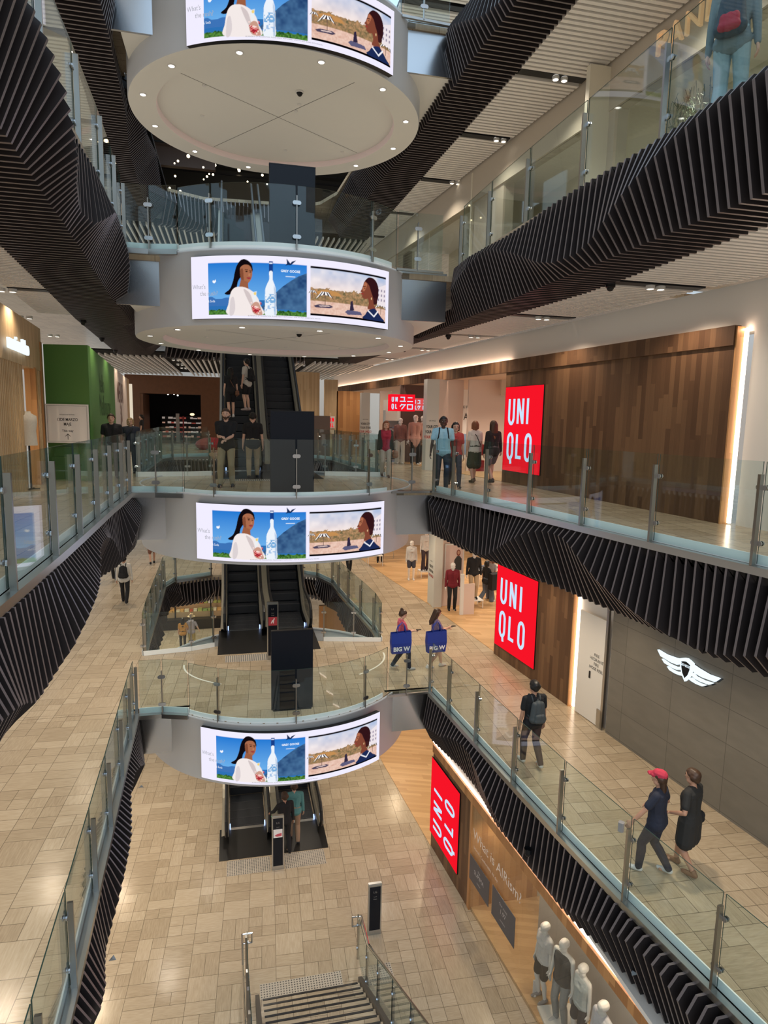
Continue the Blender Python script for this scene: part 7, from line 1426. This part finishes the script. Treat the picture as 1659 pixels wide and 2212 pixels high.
# lowest level
person(-2.52, 32.8, -10, 10, 'woman in orange and green top with long hair far below in the floor opening', 1.66, 'tan', ('long', 'black'), ('tee', (.42, .20, .05)), ('pants', BLK), BLK, female=True, voxel=.013, fingers=False, hr=(.22, .2, 1.1))
person(-2.1, 32.9, -10, -10, 'person in straw hat and khaki trousers far below in the floor opening', 1.72, 'light', ('hat', 'brown'), ('tee', (.30, .27, .30)), ('flare', (.36, .27, .12)), BLK, voxel=.013, fingers=False, hr=(.38, .05, .95))
person(1.26, 16.35, -10, 15, 'person in black reaching for the handrail at the lowest escalator', 1.72, 'tan', ('short', 'brown'), ('long', BLK), ('pants', BLK), BLK, voxel=.010, hl=(-.28, .34, 1.02), L=(-.09, .12, 0), R=(.09, -.12, 0))
person(1.55, 16.75, -10, 0, 'person in teal jumper and tan trousers stepping on the lowest escalator', 1.74, 'light', ('short', 'brown'), ('long', (.10, .27, .27)), ('pants', (.34, .22, .14)), BLK, voxel=.010, build=1.08, L=(-.09, .14, 0), R=(.09, -.14, 0))
# shop mannequins
MAN = dict(skin='white', hair=(None, None), shoes=None, name='mannequin', cat='mannequin', face=False)
def mann(x, y, z, hd_, label, h, top, bottom, **k): d = dict(MAN); d.update(k); return person(x, y, z, hd_, label, h, top=top, bottom=bottom, **d)
mann(5.98, 10.62, -9.93, 100, 'white mannequin in pale blouse and black shorts, farthest in the lowest window', 1.74, ('tee', (.58, .55, .54)), ('shorts', BLK), female=True, shoes=(.30, .26, .24), voxel=.009)
mann(6.08, 10.05, -9.93, 110, 'white mannequin in black vest and grey jeans with cream cardigan, second in the lowest window', 1.84, ('tank', (.045, .045, .05)), ('pants', (.24, .25, .26)), shoes=(.5, .48, .46), voxel=.009)
mann(6.20, 9.55, -9.93, 100, 'white mannequin in pale grey top and dark shorts, third in the lowest window', 1.74, ('tank', (.42, .45, .45)), ('shorts', (.05, .045, .05)), female=True, voxel=.009)
mann(6.10, 8.72, -9.93, 95, 'white mannequin in pale shirt and dark scarf, nearest in the lowest window', 1.80, ('long', (.58, .55, .58)), ('pants', (.08, .08, .09)), voxel=.009)
mb = MB(); mb.prism([(5.75, 9.9), (6.6, 9.8), (6.65, 10.35), (5.8, 10.45)], -9.93, -9.88); mb.build('display_plinth', [M.white], None, 'low white plinth at the feet of the window mannequins', 'plinth')
mb = MB(); mb.box(5.85, 6.0, 10.72, 10.76, -9.93, -9.6); mb.build('price_stand', [M.paper], None, 'small price stand at the feet of the farthest window mannequin', 'stand')
mann(7.52, 21.25, -5, 172, 'mannequin in maroon jumper and black trousers on the timber floor', 1.74, ('long', (.17, .012, .022)), ('pants', BLK), shoes=BLK, voxel=.011)
mann(8.42, 21.55, -4.7, 172, 'mannequin in black jumper and beige trousers standing on a low white plinth', 1.80, ('long', BLK), ('pants', (.42, .30, .18)), shoes=BLK, voxel=.011)
mann(7.25, 25.7, -5, 172, 'mannequin in white patterned top and dark shorts, far left of the pillar', 1.70, ('long', (.56, .54, .52)), ('shorts', (.05, .05, .07)), female=True, shoes=(.6, .58, .55), voxel=.012)
mann(8.0, 26.15, -4.72, 172, 'mannequin in white top and long dark trousers on a low plinth', 1.80, ('tee', (.62, .58, .54)), ('flare', (.06, .04, .05)), female=True, voxel=.012)
mann(6.7, 29.2, -5, 172, 'mannequin in black at the far left edge of the lower shop', 1.76, ('coat', BLK), ('pants', BLK), shoes=BLK, voxel=.013)
mann(6.2, 24.0, 0, 175, 'mannequin in checked shirt and white trousers beside the white shelf', 1.74, ('long', (.20, .10, .09)), ('flare', (.58, .54, .48)), voxel=.012)
mann(6.62, 23.4, 0, 178, 'mannequin in long pink coat under the red hanging sign', 1.86, ('coat', (.40, .24, .20)), ('pants', BLK), voxel=.012)
mann(7.05, 23.9, 0, 182, 'mannequin in brown jacket and black trousers partly behind the pale pillar', 1.84, ('coat', (.16, .095, .06)), ('pants', BLK), voxel=.012)
# clothes hung at the far left shopfront
st_ = thing('dress_form', 'cream sleeveless top on a black stand in the far left shopfront', 'dress form', (-4.22, 15.3, 0)); mb = MB(); mb.tube([(-4.22, 15.3, .02), (-4.22, 15.3, 1.0)], .02, 8); mb.tube([(-4.4, 15.3, .02), (-4.05, 15.3, .02)], .015, 6); mb.tube([(-4.22, 15.12, .02), (-4.22, 15.48, .02)], .015, 6); mb.build('stand', [M.black], st_)
mb = MB(); mb.lathe([(.17, .0), (.16, .15), (.15, .3), (.18, .5), (.17, .62), (.07, .68), (.06, .72)], (-4.22, 15.3, .95), 16); mb.build('top', [cloth((.58, .53, .44))], st_, smooth=True)
mb = MB(); mb.box(-4.32, -4.28, 15.55, 15.85, 1.0, 1.6); mb.build('hanging_garment', [cloth((.55, .06, .05))], None, 'red garment hanging behind the cream top at far left', 'garment')
